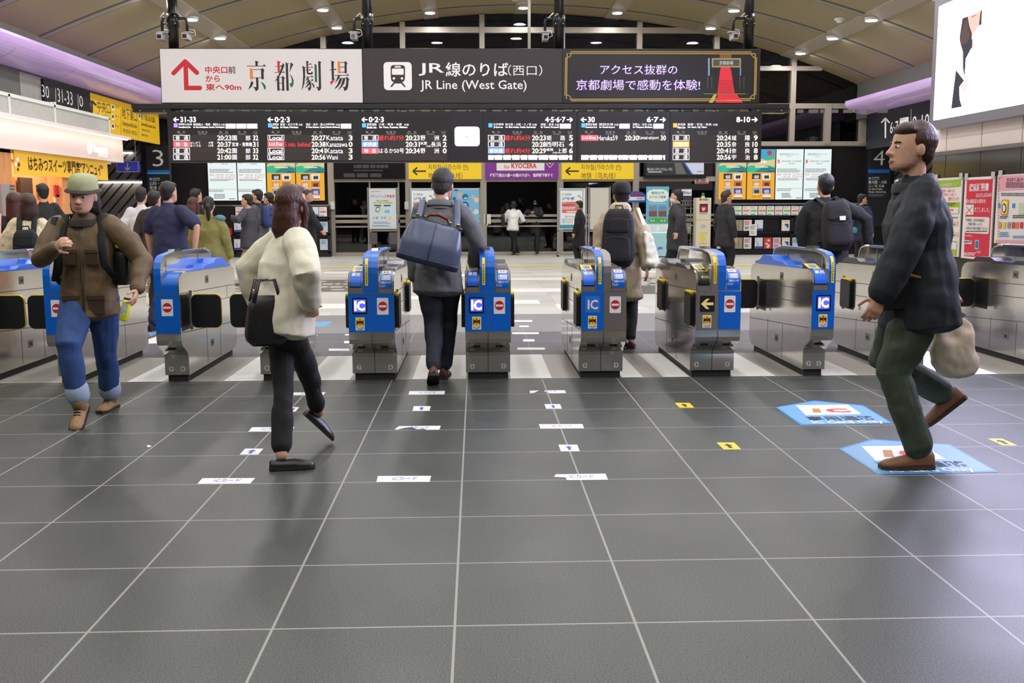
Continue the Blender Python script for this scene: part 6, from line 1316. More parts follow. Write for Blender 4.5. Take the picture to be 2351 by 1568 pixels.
def person(label, H, at, heading, hips=None, lean=(0, 0), feet=None, hands=None, head=(0, 0, 0), top=None, legs=None, shoes=None, hair=None, hat=None, skin=SKIN, vox=.009, face=False, mask=None, sleeve='long', female=False, group=None, knee_out=0., elbow=None, curl=(.6, .6), bulk=1., shw=1., collar=None, cuffs=None, pockets=None, palm=(None, None), twist=0.):
    """at: floor point; heading: degrees, 0 = walking away from the camera (+y), 90 = towards -x; feet/hands: world points of ankles / wrists (right, left)"""
    a = math.radians(heading); F = V(-math.sin(a), math.cos(a), 0); Rr = V(math.cos(a), math.sin(a), 0); Z = V(0, 0, 1); base = V(at[0], at[1], 0)
    t = thing('person', label, 'person', tuple(base), group)
    pel = Vector(hips) if hips else base+Z*.525*H
    sp = (Z+F*math.tan(math.radians(lean[0]))+Rr*math.tan(math.radians(lean[1]))).normalized()
    tw = math.radians(twist); R2 = (Rr*math.cos(tw)+F*math.sin(tw)); R2 = (R2-sp*R2.dot(sp)).normalized(); F2 = sp.cross(R2)
    sw = (.098 if female else .108)*H*shw
    hipj = [pel+Rr*.05*H-Z*.01*H, pel-Rr*.05*H-Z*.01*H]
    shc = pel+sp*.288*H; shj = [shc+R2*sw, shc-R2*sw]
    if not feet: feet = [(base+Rr*.055*H, heading, 0), (base-Rr*.055*H, heading, 0)]
    ank, knee, fdir = [], [], []
    for i, (p, hd, pitch) in enumerate(feet):
        p = Vector(p); fa = math.radians(hd); fd = V(-math.sin(fa), math.cos(fa), 0); fdir.append((fd, pitch))
        an = p+Z*(.048*H) if p.z < .02 and pitch == 0 else p
        k, an2 = ik(hipj[i], an, .243*H, .243*H, F+Rr*(knee_out if i == 0 else -knee_out)); knee.append(k); ank.append(an2)
    el, wr = [], []
    if not hands: hands = [None, None]
    for i, p in enumerate(hands):
        sg = 1 if i == 0 else -1
        p = Vector(p) if p is not None else shj[i]+R2*sg*.055*H-Z*.31*H+F*.03*H
        hint = Vector(elbow[i]) if elbow and elbow[i] is not None else (-F*.8+Rr*sg*.6-Z*.2)
        k, w = ik(shj[i], p, .172*H, .15*H, hint); el.append(k); wr.append(w)
    # head frame
    yaw, pit, rol = [math.radians(q) for q in head]
    Hf = (F2*math.cos(yaw)-R2*math.sin(yaw)).normalized(); Hu = (sp*.35+Z*.65).normalized(); Hu = (Hu*math.cos(pit)-Hf*math.sin(pit)).normalized(); Hf = (Hf-Hu*Hf.dot(Hu)).normalized(); Hr = Hf.cross(Hu)
    Hu2 = Hu*math.cos(rol)+Hr*math.sin(rol); Hr = Hr*math.cos(rol)-Hu*math.sin(rol); Hu = Hu2
    nb = pel+sp*.312*H; hh = .134*H; chin = nb+sp*.02*H+Hu*.012*H+Hf*.012*H
    def hp(x, y, z): return chin+Hr*x*H+Hf*y*H+Hu*z*hh
    # body: one surface
    b = MB(); T = skin
    limb(b, [pel-sp*.04*H, pel+sp*.03*H, pel+sp*.10*H, pel+sp*.19*H, pel+sp*.26*H, pel+sp*.295*H], [(.086*H, .062*H), (.086*H, .06*H), (.072*H, .053*H), (.085*H, .06*H), (.09*H, .052*H), (.055*H, .04*H)], T, 16, Rr)
    limb(b, [nb-sp*.03*H, nb+sp*.01*H, chin+Hu*.03*H-Hf*.012*H], [.036*H, .032*H, .031*H], T, 12)
    n = 18; rings = [[hp(c_*math.cos(2*PI*j/n), yc+(d_*1.0)*math.sin(2*PI*j/n), z) for j in range(n)] for z, c_, d_, yc in HEADR]; b.loft(rings, T)
    limb(b, [hp(0, .058, .53), hp(0, .0655, .42), hp(0, .0705, .355)], [.0045*H, .0062*H, .0085*H], T, 8); limb(b, [hp(-.010, .062, .345), hp(.010, .062, .345)], [.005*H, .005*H], T, 8)
    for sg in (1, -1): b.ell(hp(sg*.0475, -.006, .44), .0055*H, .012*H, .019*H, T, 10, 6, Matrix((Hr, Hf, Hu)).transposed())
    limb(b, [hp(-.012, .056, .185), hp(0, .060, .185), hp(.012, .056, .185)], [.005*H, .0055*H, .005*H], T, 8)
    for i in range(2):
        sg = 1 if i == 0 else -1
        limb(b, [shj[i]-R2*sg*.02*H, (shj[i]*.5+el[i]*.5), el[i], el[i]*.55+wr[i]*.45, wr[i]], [.034*H, .03*H, .024*H, .0225*H, .0155*H], T, 12)
        dd = (wr[i]-el[i]).normalized(); pn = Vector(palm[i]) if palm[i] is not None else (-Rr*sg*.9+F*.1)
        nn = (pn-dd*pn.dot(dd)).normalized(); th = F if abs(F.dot(dd)) < .8 else Z; hand(b, wr[i], dd, pn, 1 if dd.cross(nn).dot(th) > 0 else -1, H, T, curl[i])
        limb(b, [hipj[i], hipj[i]*.5+knee[i]*.5, knee[i], knee[i]*.6+ank[i]*.4, ank[i]], [.052*H, .044*H, .032*H, .032*H, .021*H], T, 12)
    me = skinmesh(b, vox, 2, 'body'); me.transform(Matrix.Translation(-base)); me.materials.clear(); me.materials.append(T)
    def put(me_or_b, name, m=None, par=t, sub=0):
        if isinstance(me_or_b, MB): me_ = me_or_b.mesh(name, tuple(base), True)
        else: me_ = me_or_b; me_.transform(Matrix.Translation(-base)); me_.materials.clear(); me_.materials.append(m)
        o = bpy.data.objects.new(name, me_); COL.objects.link(o); o.parent = par; return o
    body = bpy.data.objects.new('body', me); COL.objects.link(body); body.parent = t
    # trousers
    if legs:
        m, lb, hem = legs; b = MB()
        limb(b, [pel-sp*.045*H, pel+sp*.01*H, pel+sp*.07*H], [(.092*H*min(lb, 1.04), .072*H*min(lb, 1.04)), (.092*H, .07*H), (.08*H, .062*H)], m, 16, Rr)
        for i in range(2):
            e = knee[i]*(1-hem)+ank[i]*hem
            limb(b, [hipj[i]+Z*.01*H, hipj[i]*.55+knee[i]*.45, knee[i], knee[i]*.5+e*.5, e], [.058*H*lb, .053*H*lb, .042*H*lb, .038*H*lb, .035*H*lb], m, 14)
        tr = put(skinmesh(b, max(vox, .008), 3, 'trousers', .013), 'trousers', m)
        if cuffs:
            for i in range(2):
                b = MB(); e = knee[i]*(1-hem)+ank[i]*hem; dn = (ank[i]-knee[i]).normalized(); limb(b, [e-dn*.022*H, e+dn*.018*H], [.0385*H*lb, .04*H*lb], cuffs, 16); put(b, 'cuff')
    # shoes
    if shoes:
        m, ms, kind = shoes
        for i in range(2):
            fd, pit_ = fdir[i]; an = ank[i]; pr = math.radians(pit_); fx = fd*math.cos(pr)-Z*math.sin(pr); fu = Z*math.cos(pr)+fd*math.sin(pr); fr = fx.cross(fu); g = an-fu*.046*H
            b = MB(); rings = []
            prof = [(-.042, .012, .036), (-.036, .021, .046), (-.015, .0235, .05), (.015, .024, .047), (.045, .026, .034), (.075, .0275, .026), (.098, .024, .021), (.112, .012, .014)]
            if kind == 'loafer': prof = [(x, w_, h_*(.62 if x < .03 else .9)) for x, w_, h_ in prof]
            for x, w_, h_ in prof:
                ring = []
                for j in range(12):
                    q = 2*PI*j/12; c_, s_ = math.cos(q), math.sin(q); ring.append(g+fx*x*H+fr*w_*H*c_*(1 if s_ < .3 else .8)+fu*(.006*H+max(0, (s_+.35)/1.35)*h_*H))
                rings.append(ring)
            b.loft(rings, m); sh = put(b, 'shoe')
            if kind == 'boot':
                b = MB(); limb(b, [an-fu*.01*H, an+fu*.03*H], [.029*H, .03*H], m, 12); put(b, 'boot_shaft', par=sh).location = (0, 0, 0)
                b = MB()
                for k in range(4): p = g+fx*(.03+.011*k)*H+fu*(.047-.006*k)*H; b.tube([p-fr*.014*H, p+fu*.004*H, p+fr*.014*H], .0022*H, ms, 6)
                put(b, 'laces', par=sh)
            b = MB(); rings = []
            for x, w_, h_ in prof: rings.append([g+fx*(x*1.03)*H+fr*(w_+.002)*H*c_+fu*z_*H for c_, z_ in ((1, 0), (1, .011), (-1, .011), (-1, 0))])
            b.loft(rings, ms, smooth=False); put(b, 'sole', par=sh)
    # top
    if top:
        m, hemz, bk = top; hemz -= .04; b = MB(); lo = pel+sp*hemz*H
        fl_ = 1.0 if hemz > -.08 else 1.08
        q = [lo, pel*.5+(pel+sp*.06*H)*.5 if hemz < 0 else pel+sp*.03*H, pel+sp*.12*H, pel+sp*.2*H, pel+sp*.262*H, pel+sp*.298*H, pel+sp*.318*H]
        ra = [(.104*H*bk*fl_, .088*H*bk), (.099*H*bk, .083*H*bk), (.088*H*bk, .072*H*bk), (.097*H*bk, .073*H*bk), (.100*H*(bk*.5+.5), .062*H*(bk*.5+.5)), (.066*H, .05*H), (.043*H, .042*H)]
        limb(b, q, ra, m, 20, R2, .22)
        for i in range(2):
            sg = 1 if i == 0 else -1; bs_ = bk
            if sleeve == 'long': limb(b, [shj[i]-R2*sg*.025*H, shj[i]*.5+el[i]*.5, el[i], el[i]*.5+wr[i]*.5, el[i]*.06+wr[i]*.94], [.043*H*(bs_*.5+.5), .040*H*bs_, .036*H*bs_, .034*H*bs_, .0285*H*bs_], m, 14)
            else: limb(b, [shj[i]-R2*sg*.025*H, shj[i]*.5+el[i]*.5, shj[i]*.25+el[i]*.75], [.043*H, .042*H*bk, .042*H*bk], m, 14)
        tp = put(skinmesh(b, max(vox, .008), 3, 'jacket', .016), 'jacket' if sleeve == 'long' else 'shirt', m)
        if collar:
            b = MB(); n_ = 20; rings = []
            for dz, k in ((.285, 1.3), (.308, 1.14), (.327, 1.15), (.325, 1.27), (.30, 1.38)):
                c_ = pel+sp*dz*H; rings.append([c_+R2*.047*H*k*math.cos(2*PI*j/n_)+F2*(.045*H*k*math.sin(2*PI*j/n_)+.004*H)+sp*(.008*H if math.sin(2*PI*j/n_) < 0 else -.012*H) for j in range(n_)])
            b.loft(rings, collar, cap=False); put(b, 'collar')
        if pockets:
            for dz, dx in ((-.02, .048), (-.02, -.048), (.17, .045), (.17, -.045)):
                c_ = pel+sp*dz*H+R2*dx*H+F2*.0755*H*bk; s_ = .034*H if dz < 0 else .026*H
                b = MB(); hx = .04*H if dz < 0 else .032*H
                b.add([c_+R2*x*s_+sp*z*hx+F2*y for y in (-.012, .008) for x, z in ((-1, -1), (1, -1), (1, 1), (-1, 1))], [(0, 1, 2, 3), (7, 6, 5, 4), (0, 4, 5, 1), (1, 5, 6, 2), (2, 6, 7, 3), (3, 7, 4, 0)], pockets)
                b.add([c_+R2*x*s_*1.06+sp*(z*hx)+F2*y for y in (0, .013) for x, z in ((-1, .45), (1, .45), (1, 1.04), (-1, 1.04))], [(0, 1, 2, 3), (7, 6, 5, 4), (0, 4, 5, 1), (1, 5, 6, 2), (2, 6, 7, 3), (3, 7, 4, 0)], pockets)
                o = put(b, 'pocket'); bv = o.modifiers.new('b', 'BEVEL'); bv.width = .006; bv.segments = 2
            b = MB(); limb(b, [pel+sp*hemz*H+F2*.082*H*bk, pel+sp*.1*H+F2*.074*H*bk, pel+sp*.27*H+F2*.06*H], [.007*H, .006*H, .006*H], pockets, 8); put(b, 'button_placket')
    # hair, hat, mask, face
    if hair:
        m, kind, ln = hair; b = MB(); HM = Matrix((Hr, Hf, Hu)).transposed()
        b.ell(hp(0, -.014, .66), .0505*H, .0565*H, .058*H, m, 18, 10, HM); b.ell(hp(0, -.026, .46), .044*H, .038*H, .046*H, m, 16, 8, HM); b.ell(hp(0, .018, .86), .044*H, .040*H, .024*H, m, 16, 8, HM)
        if kind == 'long':
            dn = (-Z*.9-sp*.1).normalized(); limb(b, [hp(0, -.028, .55), hp(0, -.045, .2), hp(0, -.052, .1)+dn*ln*.5*H, hp(0, -.05, .1)+dn*ln*H], [(.048*H, .04*H), (.049*H, .034*H), (.052*H, .028*H), (.04*H, .016*H)], m, 16, Hr)
            for sg in (1, -1): limb(b, [hp(sg*.042, .0, .6), hp(sg*.049, .004, .25), hp(sg*.052, -.01, .0)+dn*ln*.3*H], [.018*H, .017*H, .012*H], m, 10)
        elif kind == 'bob':
            limb(b, [hp(0, -.02, .55), hp(0, -.028, .15), hp(0, -.03, -ln)], [(.054*H, .048*H), (.06*H, .048*H), (.058*H, .04*H)], m, 16, Hr)
        elif kind == 'pony':
            limb(b, [hp(0, -.06, .62), hp(0, -.092, .45), hp(0, -.088, .05), hp(0, -.074, -ln)], [.016*H, .023*H, .021*H, .008*H], m, 12)
        else: limb(b, [hp(0, -.034, .5), hp(0, -.04, .28), hp(0, -.036, .14)], [(.04*H, .024*H), (.034*H, .02*H), (.024*H, .012*H)], m, 14, Hr)
        put(skinmesh(b, max(.006, vox*.8), 1, 'hair', .006*(vox < .008 and not hat)), 'hair', m)
    if hat:
        m, kind, m2 = hat; HM = Matrix((Hr, Hf, Hu)).transposed(); n_ = 26
        b = MB(); rings = []
        crown = [(.60, .056, .0695), (.72, .0565, .0695), (.92, .054, .067), (1.07, .045, .056), (1.13, .028, .036), (1.15, .006, .008)]
        for z, rx, ry in crown: rings.append([hp(rx*math.cos(2*PI*j/n_), -.004+ry*math.sin(2*PI*j/n_), z) for j in range(n_)])
        b.loft(rings, m); hc = put(b, 'hat')
        b = MB()
        if kind == 'bucket':
            rings = []
            for z, k in ((.72, 1.0), (.69, 1.12), (.64, 1.26), (.625, 1.26), (.675, 1.1), (.70, 1.0)): rings.append([hp(.0545*k*math.cos(2*PI*j/n_), -.004+.067*k*math.sin(2*PI*j/n_), z-.02*math.sin(2*PI*j/n_)) for j in range(n_)])
            b.loft(rings, m2, cap=False)
        else:
            rings = []
            for z, k in ((.64, 1.0), (.60, 1.5), (.58, 1.85)): rings.append([hp(.052*(1.1-.1*k)*math.cos(PI*j/12), -.004+.066*(1+(k-1)*math.sin(PI*j/12)), z) for j in range(13)])
            rings += [[q_-Hu*.006*H for q_ in r_] for r_ in rings[::-1]]
            b.loft(rings, m2, cap=True, closed=True)
        put(b, 'brim', par=hc)
    if mask:
        b = MB(); HM = Matrix((Hr, Hf, Hu)).transposed(); b.ell(hp(0, .022, .22), .042*H, .047*H, .032*H, mask, 16, 8, HM); put(b, 'face_mask')
    if face:
        HM = Matrix((Hr, Hf, Hu)).transposed()
        for sg in (1, -1):
            b = MB(); b.ell(hp(sg*.0185, .0515, .5), .0088*H, .006*H, .0052*H, EYEW, 12, 8, HM); b.ell(hp(sg*.0185, .0562, .5), .0042*H, .0025*H, .0044*H, EYED, 10, 6, HM); put(b, 'eye')
            b = MB(); limb(b, [hp(sg*.009, .0575, .585), hp(sg*.02, .057, .605), hp(sg*.031, .0485, .59)], [.0022*H, .0028*H, .0016*H], HB, 8); put(b, 'eyebrow')
        b = MB(); limb(b, [hp(-.0145, .0590, .195), hp(0, .0630, .205), hp(.0145, .0590, .195)], [.0022*H, .0030*H, .0022*H], LIP, 8); limb(b, [hp(-.012, .0590, .17), hp(0, .0630, .165), hp(.012, .0590, .17)], [.0022*H, .0032*H, .0022*H], LIP, 8); put(b, 'mouth')
    return dict(t=t, F=F, R=Rr, F2=F2, R2=R2, sp=sp, pel=pel, sh=shj, wr=wr, el=el, H=H, hp=hp, base=base, Z=Z, Hf=Hf, Hr=Hr, Hu=Hu, knee=knee, ank=ank)
def box8(b, c, X, Y, Z_, hx, hy, hz, m, top=1.):
    """soft block: half sizes along three directions, narrower at the top"""
    b.add([c+X*x*hx*(top if z > 0 else 1)+Y*y*hy*(top if z > 0 else 1)+Z_*z*hz for z in (-1, 1) for x, y in ((-1, -1), (1, -1), (1, 1), (-1, 1))], [(3, 2, 1, 0), (4, 5, 6, 7), (0, 1, 5, 4), (1, 2, 6, 5), (2, 3, 7, 6), (3, 0, 4, 7)], m)
def softbox(c, X, Y, Z_, hx, hy, hz, m, top=.85, r=.5):
    """rounded bag body"""
    b = MB(); rings = []
    for k in range(11):
        z = -1+.2*k; f = (1-abs(z)**5*.35)*(1+(top-1)*(z+1)/2); ring = []
        for j in range(24):
            q = 2*PI*j/24; cx, cy = math.cos(q), math.sin(q); e = 2/4.5
            ring.append(c+X*hx*f*math.copysign(abs(cx)**e, cx)+Y*hy*f*math.copysign(abs(cy)**e, cy)+Z_*hz*z)
        rings.append(ring)
    b.loft(rings, m); return b
def soft_bag(b, t, m, fold=.025):
    me = skinmesh(b, .008, 3, 'bag_body', fold); me.transform(Matrix.Translation(-t.location)); me.materials.clear(); me.materials.append(m)
    o = bpy.data.objects.new('bag_body', me); COL.objects.link(o); o.parent = t; return o
def bag_thing(name, label, cat, c, group=None): return thing(name, label, cat, tuple(c), group)
def backpack(P, label, m, m2, w=.15, d=.085, hgt=.235, off=0., drop=.16, front=False):
    """worn on the back of figure P"""
    X, Y, Z_ = P['R2'], -P['F2'], P['sp']; H = P['H']; c = P['pel']+Z_*(.288*H-drop)+Y*(.085*H+d*.8)+X*off
    t = bag_thing('backpack', label, 'backpack', c)
    softbox(c, X, Y, Z_, w, d, hgt, m).build('bag_body', t)
    softbox(c+Y*d*.75-Z_*hgt*.38, X, Y, Z_, w*.82, d*.5, hgt*.48, m).build('front_pocket', t)
    softbox(c+Y*d*.7+Z_*hgt*.4, X, Y, Z_, w*.72, d*.36, hgt*.26, m).build('top_pocket', t)
    b = MB()
    for z in (-.02, .62, .1): b.tube([c+Y*d*(1.28 if z < .05 else 1.1)+X*x*w*.7+Z_*(hgt*z+.01*math.cos(x*2)) for x in (-1, -.5, 0, .5, 1)], .004, m2, 6)
    b.build('zip', t)
    b = MB(); b.tube([c-X*.04+Z_*hgt*.97, c-X*.03+Z_*(hgt+.035), c+X*.03+Z_*(hgt+.035), c+X*.04+Z_*hgt*.97], .008, m2, 8); b.build('grab_handle', t)
    for i in range(2):
        sg = 1 if i == 0 else -1; s = P['sh'][i]; b = MB(); up = s-X*sg*.052*H+P['sp']*.042*H
        pts = [c+X*sg*w*.5+Z_*hgt*.85-Y*d*.5, up+Y*.045*H, up+P['F2']*.015*H, s-X*sg*.04*H+P['F2']*.072*H-Z_*.06*H, s-X*sg*.03*H+P['F2']*.082*H-Z_*.15*H, s-X*sg*.0*H+P['F2']*.04*H-Z_*.215*H, c+X*sg*w*.85-Z_*hgt*.6-Y*d*.3]
        limb(b, pts, [(.026, .007)]*7, m2, 10, X); b.build('shoulder_strap', t)
    return t
# --- 1 man in bucket hat coming forward, can in hand
JB = cloth('waxed_brown', (98, 78, 50), .6, .5); JB2 = cloth('waxed_brown_dark', (66, 50, 32), .6, .4); DEN = cloth('denim', (44, 72, 122), .8, .4, 14, .2); DENW = cloth('denim_inside', (150, 168, 186), .85, .3, 14); BOOT = cloth('boot_tan', (150, 118, 78), .7, .3, 20, .15); SOLE = mat('sole_dark', (38, 32, 28), .7); BLKC = cloth('black_cloth', (24, 24, 26), .8, .4); BLKL = cloth('black_leather', (26, 26, 27), .35, .2)
GRN = cloth('hat_sage', (164, 170, 126), .8, .3, 20); HATB = cloth('hat_brown', (64, 52, 38), .8, .3, 20)
p1 = aty(203, 690, 6.7)
can_w = aty(313, 668, 6.55); fist = aty(130, 566, 6.36)
P1 = person('man in sage bucket hat, brown pocketed jacket and rolled jeans walking towards the camera', 1.60, (p1.x, 6.72), 182, hips=(p1.x+.01, 6.72, .80), lean=(3, 0), feet=[(aty(183, 930, 6.47), 184, 28), (fl(243, 946)+V(0, .11, 0), 176, 0)], hands=[fist, can_w], head=(0, -7, -4),
    top=(JB, -.03, 1.13), legs=(DEN, 1.14, .78), shoes=(BOOT, SOLE, 'boot'), hair=(HB, 'bob', .0), hat=(GRN, 'bucket', HATB), vox=.0055, face=True, collar=cloth('collar_dark', (44, 36, 26), .8), cuffs=DENW, pockets=JB2, elbow=[(-1, .1, -1.3), (.5, .6, -.1)], curl=(1.15, .85), palm=[(1, .3, 0), (-1, -.2, 0)], shw=1.12)
wv = P1['wr'][1]; dd = (wv-P1['el'][1]).normalized(); cc = wv+dd*.085+V(-.05, -.02, -.05)
t = thing('drink_can', 'yellow slim drink can held in the hand of the man in the brown jacket', 'can', tuple(cc)); ax = V(-.22, -.05, -1).normalized(); YC = mat('can_yellow', (228, 220, 20), .3)
b = MB(); b.tube([cc-ax*.068, cc-ax*.06, cc+ax*.06, cc+ax*.068], [.022, .027, .027, .022], YC, 18); b.build('can_body', t)
b = MB(); b.tube([cc-ax*.078, cc-ax*.067], [.021, .023], mat('can_lid', (50, 50, 54), .3, .6), 16); b.build('lid', t)
b = MB(); u_ = ax.orthogonal(); q = ax.cross(V(0, -1, 0)).normalized(); fr = q.cross(ax).normalized()
fr = fr if fr.y < 0 else -fr
rows = [[cc+ax*z+(fr*math.cos(a)+q*math.sin(a))*.0276 for z in (-.05, .035)] for a in [(-.7+.2*i) for i in range(8)]]; b.loft(rows, mat('can_label', (176, 190, 170), .4, var=.3, bscale=60), cap=False, closed=False); b.build('can_label', t)
def crossbag(P, label, c, size, strap_i, m):
    t = bag_thing('shoulder_bag', label, 'bag', c); X, Y, Z_ = P['F'], P['R'], P['Z']
    softbox(Vector(c), X, Y, Z_, *size, m, .9).build('bag_body', t)
    b = MB(); s = P['sh'][strap_i]; ct = Vector(c)+Z_*size[2]*.9
    sgn = 1 if strap_i == 0 else -1
    limb(b, [ct, s+P['F2']*.085*P['H']-P['sp']*.12*P['H'], s+P['F2']*.05*P['H']+P['sp']*.035*P['H']-P['R2']*sgn*.03, s-P['F2']*.05*P['H']+P['sp']*.035*P['H']-P['R2']*sgn*.03, s-P['F2']*.09*P['H']-P['sp']*.1*P['H'], ct-P['F']*size[0]*.5], [(.018, .005)]*6, m, 8, P['F2'].cross(P['sp'])); b.build('strap', t)
    return t
q = aty(133, 610, 6.75); crossbag(P1, 'black shoulder bag hanging at the side of the man in brown under his raised arm', (q.x, 6.86, q.z), (.1, .05, .13), 0, BLKC)
q = aty(285, 612, 6.7); t = bag_thing('hip_pouch', 'black pouch with a small yellow tag at the hip of the man in brown', 'bag', q); softbox(Vector((q.x-.02, 6.74, q.z)), V(0, 1, 0), V(1, 0, 0), V(0, 0, 1), .07, .05, .12, BLKL).build('bag_body', t)
b = MB(); b.tube([(q.x-.02, 6.72, q.z+.11), (q.x-.025, 6.71, q.z+.2), (q.x-.03, 6.72, q.z+.34)], .012, BLKC, 8); b.build('strap', t)
b = MB(); b.tube([(q.x-.02, 6.66, q.z+.12), (q.x-.02, 6.66, q.z+.16)], [.014, .018], mat('tag_yellow', (220, 206, 40), .4), 10); b.build('tag', t)
backpack(P1, 'black backpack on the back of the man in the brown jacket, only its straps showing', BLKC, BLKC, w=.13, d=.07, hgt=.2)

# --- 2 woman in cream jacket hurrying to the right
CREAM = cloth('cream_puffer', (226, 220, 196), .8, .6, 7, .06); BLKT = cloth('black_trousers', (18, 18, 20), .8, .25)
f2 = fl(634, 1078); h2 = aty(648, 762, 5.45)
P2 = person('woman with long brown hair, wide cream jacket and black trousers hurrying right', 1.50, (f2.x, f2.y), -62, hips=(h2.x, 5.5, h2.z+.055), lean=(7, 0), feet=[(aty(742, 975, 5.95), -70, 46), (f2+V(.03, .0, 0), -80, 0)], hands=[aty(715, 700, 5.35), aty(592, 705, 5.75)], head=(38, 8, 0),
    top=(CREAM, -.0, 1.34), legs=(BLKT, .95, .86), shoes=(BLKL, SOLE, 'loafer'), hair=(HRB, 'long', .06), vox=.0065, female=True, elbow=[(.2, -.9, -.3), (-.6, .2, -.7)], curl=(.6, .6))
c = P2['pel']+V(-.06, -.16, .02); t = bag_thing('handbag', 'soft black handbag at the hip of the woman in cream', 'bag', c)
softbox(c, P2['F'], P2['R'], V(0, 0, 1), .12, .055, .13, BLKL, .7).build('bag_body', t)
top_ = c+V(0, 0, .1)
for k in (-.035, .035): b = MB(); limb(b, [top_+P2['F']*.07+P2['R']*k, top_+P2['F']*.04+V(0, 0, .11)+P2['R']*k, top_-P2['F']*.04+V(0, 0, .11)+P2['R']*k, top_-P2['F']*.07+P2['R']*k], [(.01, .005)]*4, BLKL, 8, P2['F']); b.build('handle', t)
b = MB(); 
for k in (-1, 1): limb(b, [top_+P2['F']*.07*k+P2['R']*.0, top_+P2['F']*.06*k+V(0, 0, .06)], [.006, .006], mat('pale_metal', (190, 184, 170), .25, 1), 8)
b.build('buckle', t)

# --- 3 man in dark grey suit touching the gate
SUIT = cloth('suit_grey', (98, 100, 102), .8, .15, 30, .05); NAVYT = cloth('trousers_navy', (24, 28, 42), .75, .2, 12, .05); BRSH = mat('brown_leather', (86, 46, 32), .35); NAVB = mat('bag_navy', (80, 88, 114), .3, bump=.25, bscale=5); NAVB2 = mat('bag_navy_dark', (32, 38, 62), .4)
fa, fb = fl(998, 889), fl(1017, 863)
h3 = aty(1008, 640, 8.0)
P3 = person('man seen from behind in a grey suit with a big navy bag on his back', 1.67, (fa.x, 8.0), -6, hips=(h3.x, 8.0, .865), lean=(7, 1), feet=[(fb+V(.01, -.1, 0), -4, 0), (fa+V(-.01, .0, .145), 4, 26)], hands=[aty(1088, 614, 8.22), aty(950, 668, 8.12)], head=(-4, -8, 4),
    top=(SUIT, -.052, 1.06), legs=(NAVYT, 1.05, .93), shoes=(BRSH, SOLE, 'shoe'), hair=(HGR, 'short', 0), vox=.006, elbow=[(.6, -.6, -.4), (-.7, -.4, 0)], curl=(.25, .5), palm=[(0, .3, -1), None], collar=SUIT, shw=1.04)
Xb = V(.965, 0, -.262); Zb = V(.262, 0, .965); Yb = V(0, -1, 0)
c = aty(991, 560, 7.7); c = V(c.x, 7.735, c.z)
t = bag_thing('doctor_bag', 'big navy leather frame bag with a red-brown handle on the suited man’s back', 'bag', c)
b = MB(); rings = []
for k in range(11):
    z = -1+.2*k; hx = .235*(1-.24*max(0, (z+.2)/1.2)**1.4) * (1 if z > -.9 else .95); hy = .105*(1-.75*max(0, (z+.1)/1.1)**1.2)*(1 if z > -.9 else .9); ring = []
    for j in range(28):
        q = 2*PI*j/28; cx, cy = math.cos(q), math.sin(q); ring.append(c+Xb*hx*math.copysign(abs(cx)**.5, cx)+Yb*hy*math.copysign(abs(cy)**.6, cy)+Zb*.158*z)
    rings.append(ring)
b.loft(rings, NAVB); b.build('bag_body', t)
b = MB(); rings = []
for z, e in ((-1.03, .9), (-1.0, 1.0), (-.78, 1.015), (-.74, 1.01)):
    ring = []
    for j in range(28):
        q = 2*PI*j/28; cx, cy = math.cos(q), math.sin(q); ring.append(c+Xb*.238*e*math.copysign(abs(cx)**.5, cx)+Yb*.108*e*math.copysign(abs(cy)**.6, cy)+Zb*.158*z)
    rings.append(ring)
b.loft(rings, NAVB2); b.build('bottom_panel', t)
b = MB(); limb(b, [c+Xb*x+Zb*.158 for x in (-.185, 0, .185)], [(.022, .012)]*3, NAVB2, 10, Yb); b.build('frame_mouth', t)
b = MB(); limb(b, [c-Xb*.095+Zb*.165+Yb*.005, c-Xb*.07+Zb*.205+Yb*.012, c+Zb*.222+Yb*.014, c+Xb*.07+Zb*.205+Yb*.012, c+Xb*.095+Zb*.165+Yb*.005], [.009, .012, .013, .012, .009], mat('handle_red_brown', (112, 34, 28), .25), 10); b.build('handle', t)
CHR = mat('pale_metal', (190, 184, 170), .25, 1)
for x in (-.155, -.09, .09, .155): b = MB(); box8(b, c+Xb*x+Zb*.172+Yb*.01, Xb, Yb, Zb, .016, .008, .02, CHR); b.build('buckle', t, bevel=.003)
b = MB(); limb(b, [c+Zb*.15+Yb*.035, c+Yb*.108, c-Zb*.15+Yb*.11], [.0035, .0035, .0035], NAVB2, 6); b.build('seam', t)
STRB = mat('strap_blue_grey', (92, 98, 122), .6)
for sg, i in ((-1, 1), (1, 0)):
    s = P3['sh'][i]; b = MB(); limb(b, [c+Xb*.15*sg+Zb*.17+Yb*.0, s-P3['F2']*.095-P3['sp']*.05-P3['R2']*(-sg)*.0+P3['R2']*(-sg)*.04, s-P3['F2']*.04+P3['sp']*.075+P3['R2']*(-sg)*.055, s+P3['F2']*.06+P3['sp']*.05+P3['R2']*(-sg)*.05, s+P3['F2']*.12-P3['sp']*.1], [(.024, .006)]*5, STRB, 10, P3['R2']); b.build('shoulder_strap', t)
b = MB(); 
for sg in (-1, 1): b.ell(P3['hp'](sg*.028, -.02, -.02), .02, .04, .022, mat('shirt_white', (220, 222, 224), .7), 10, 6)
o = b.build('shirt_collar', P3['t'])

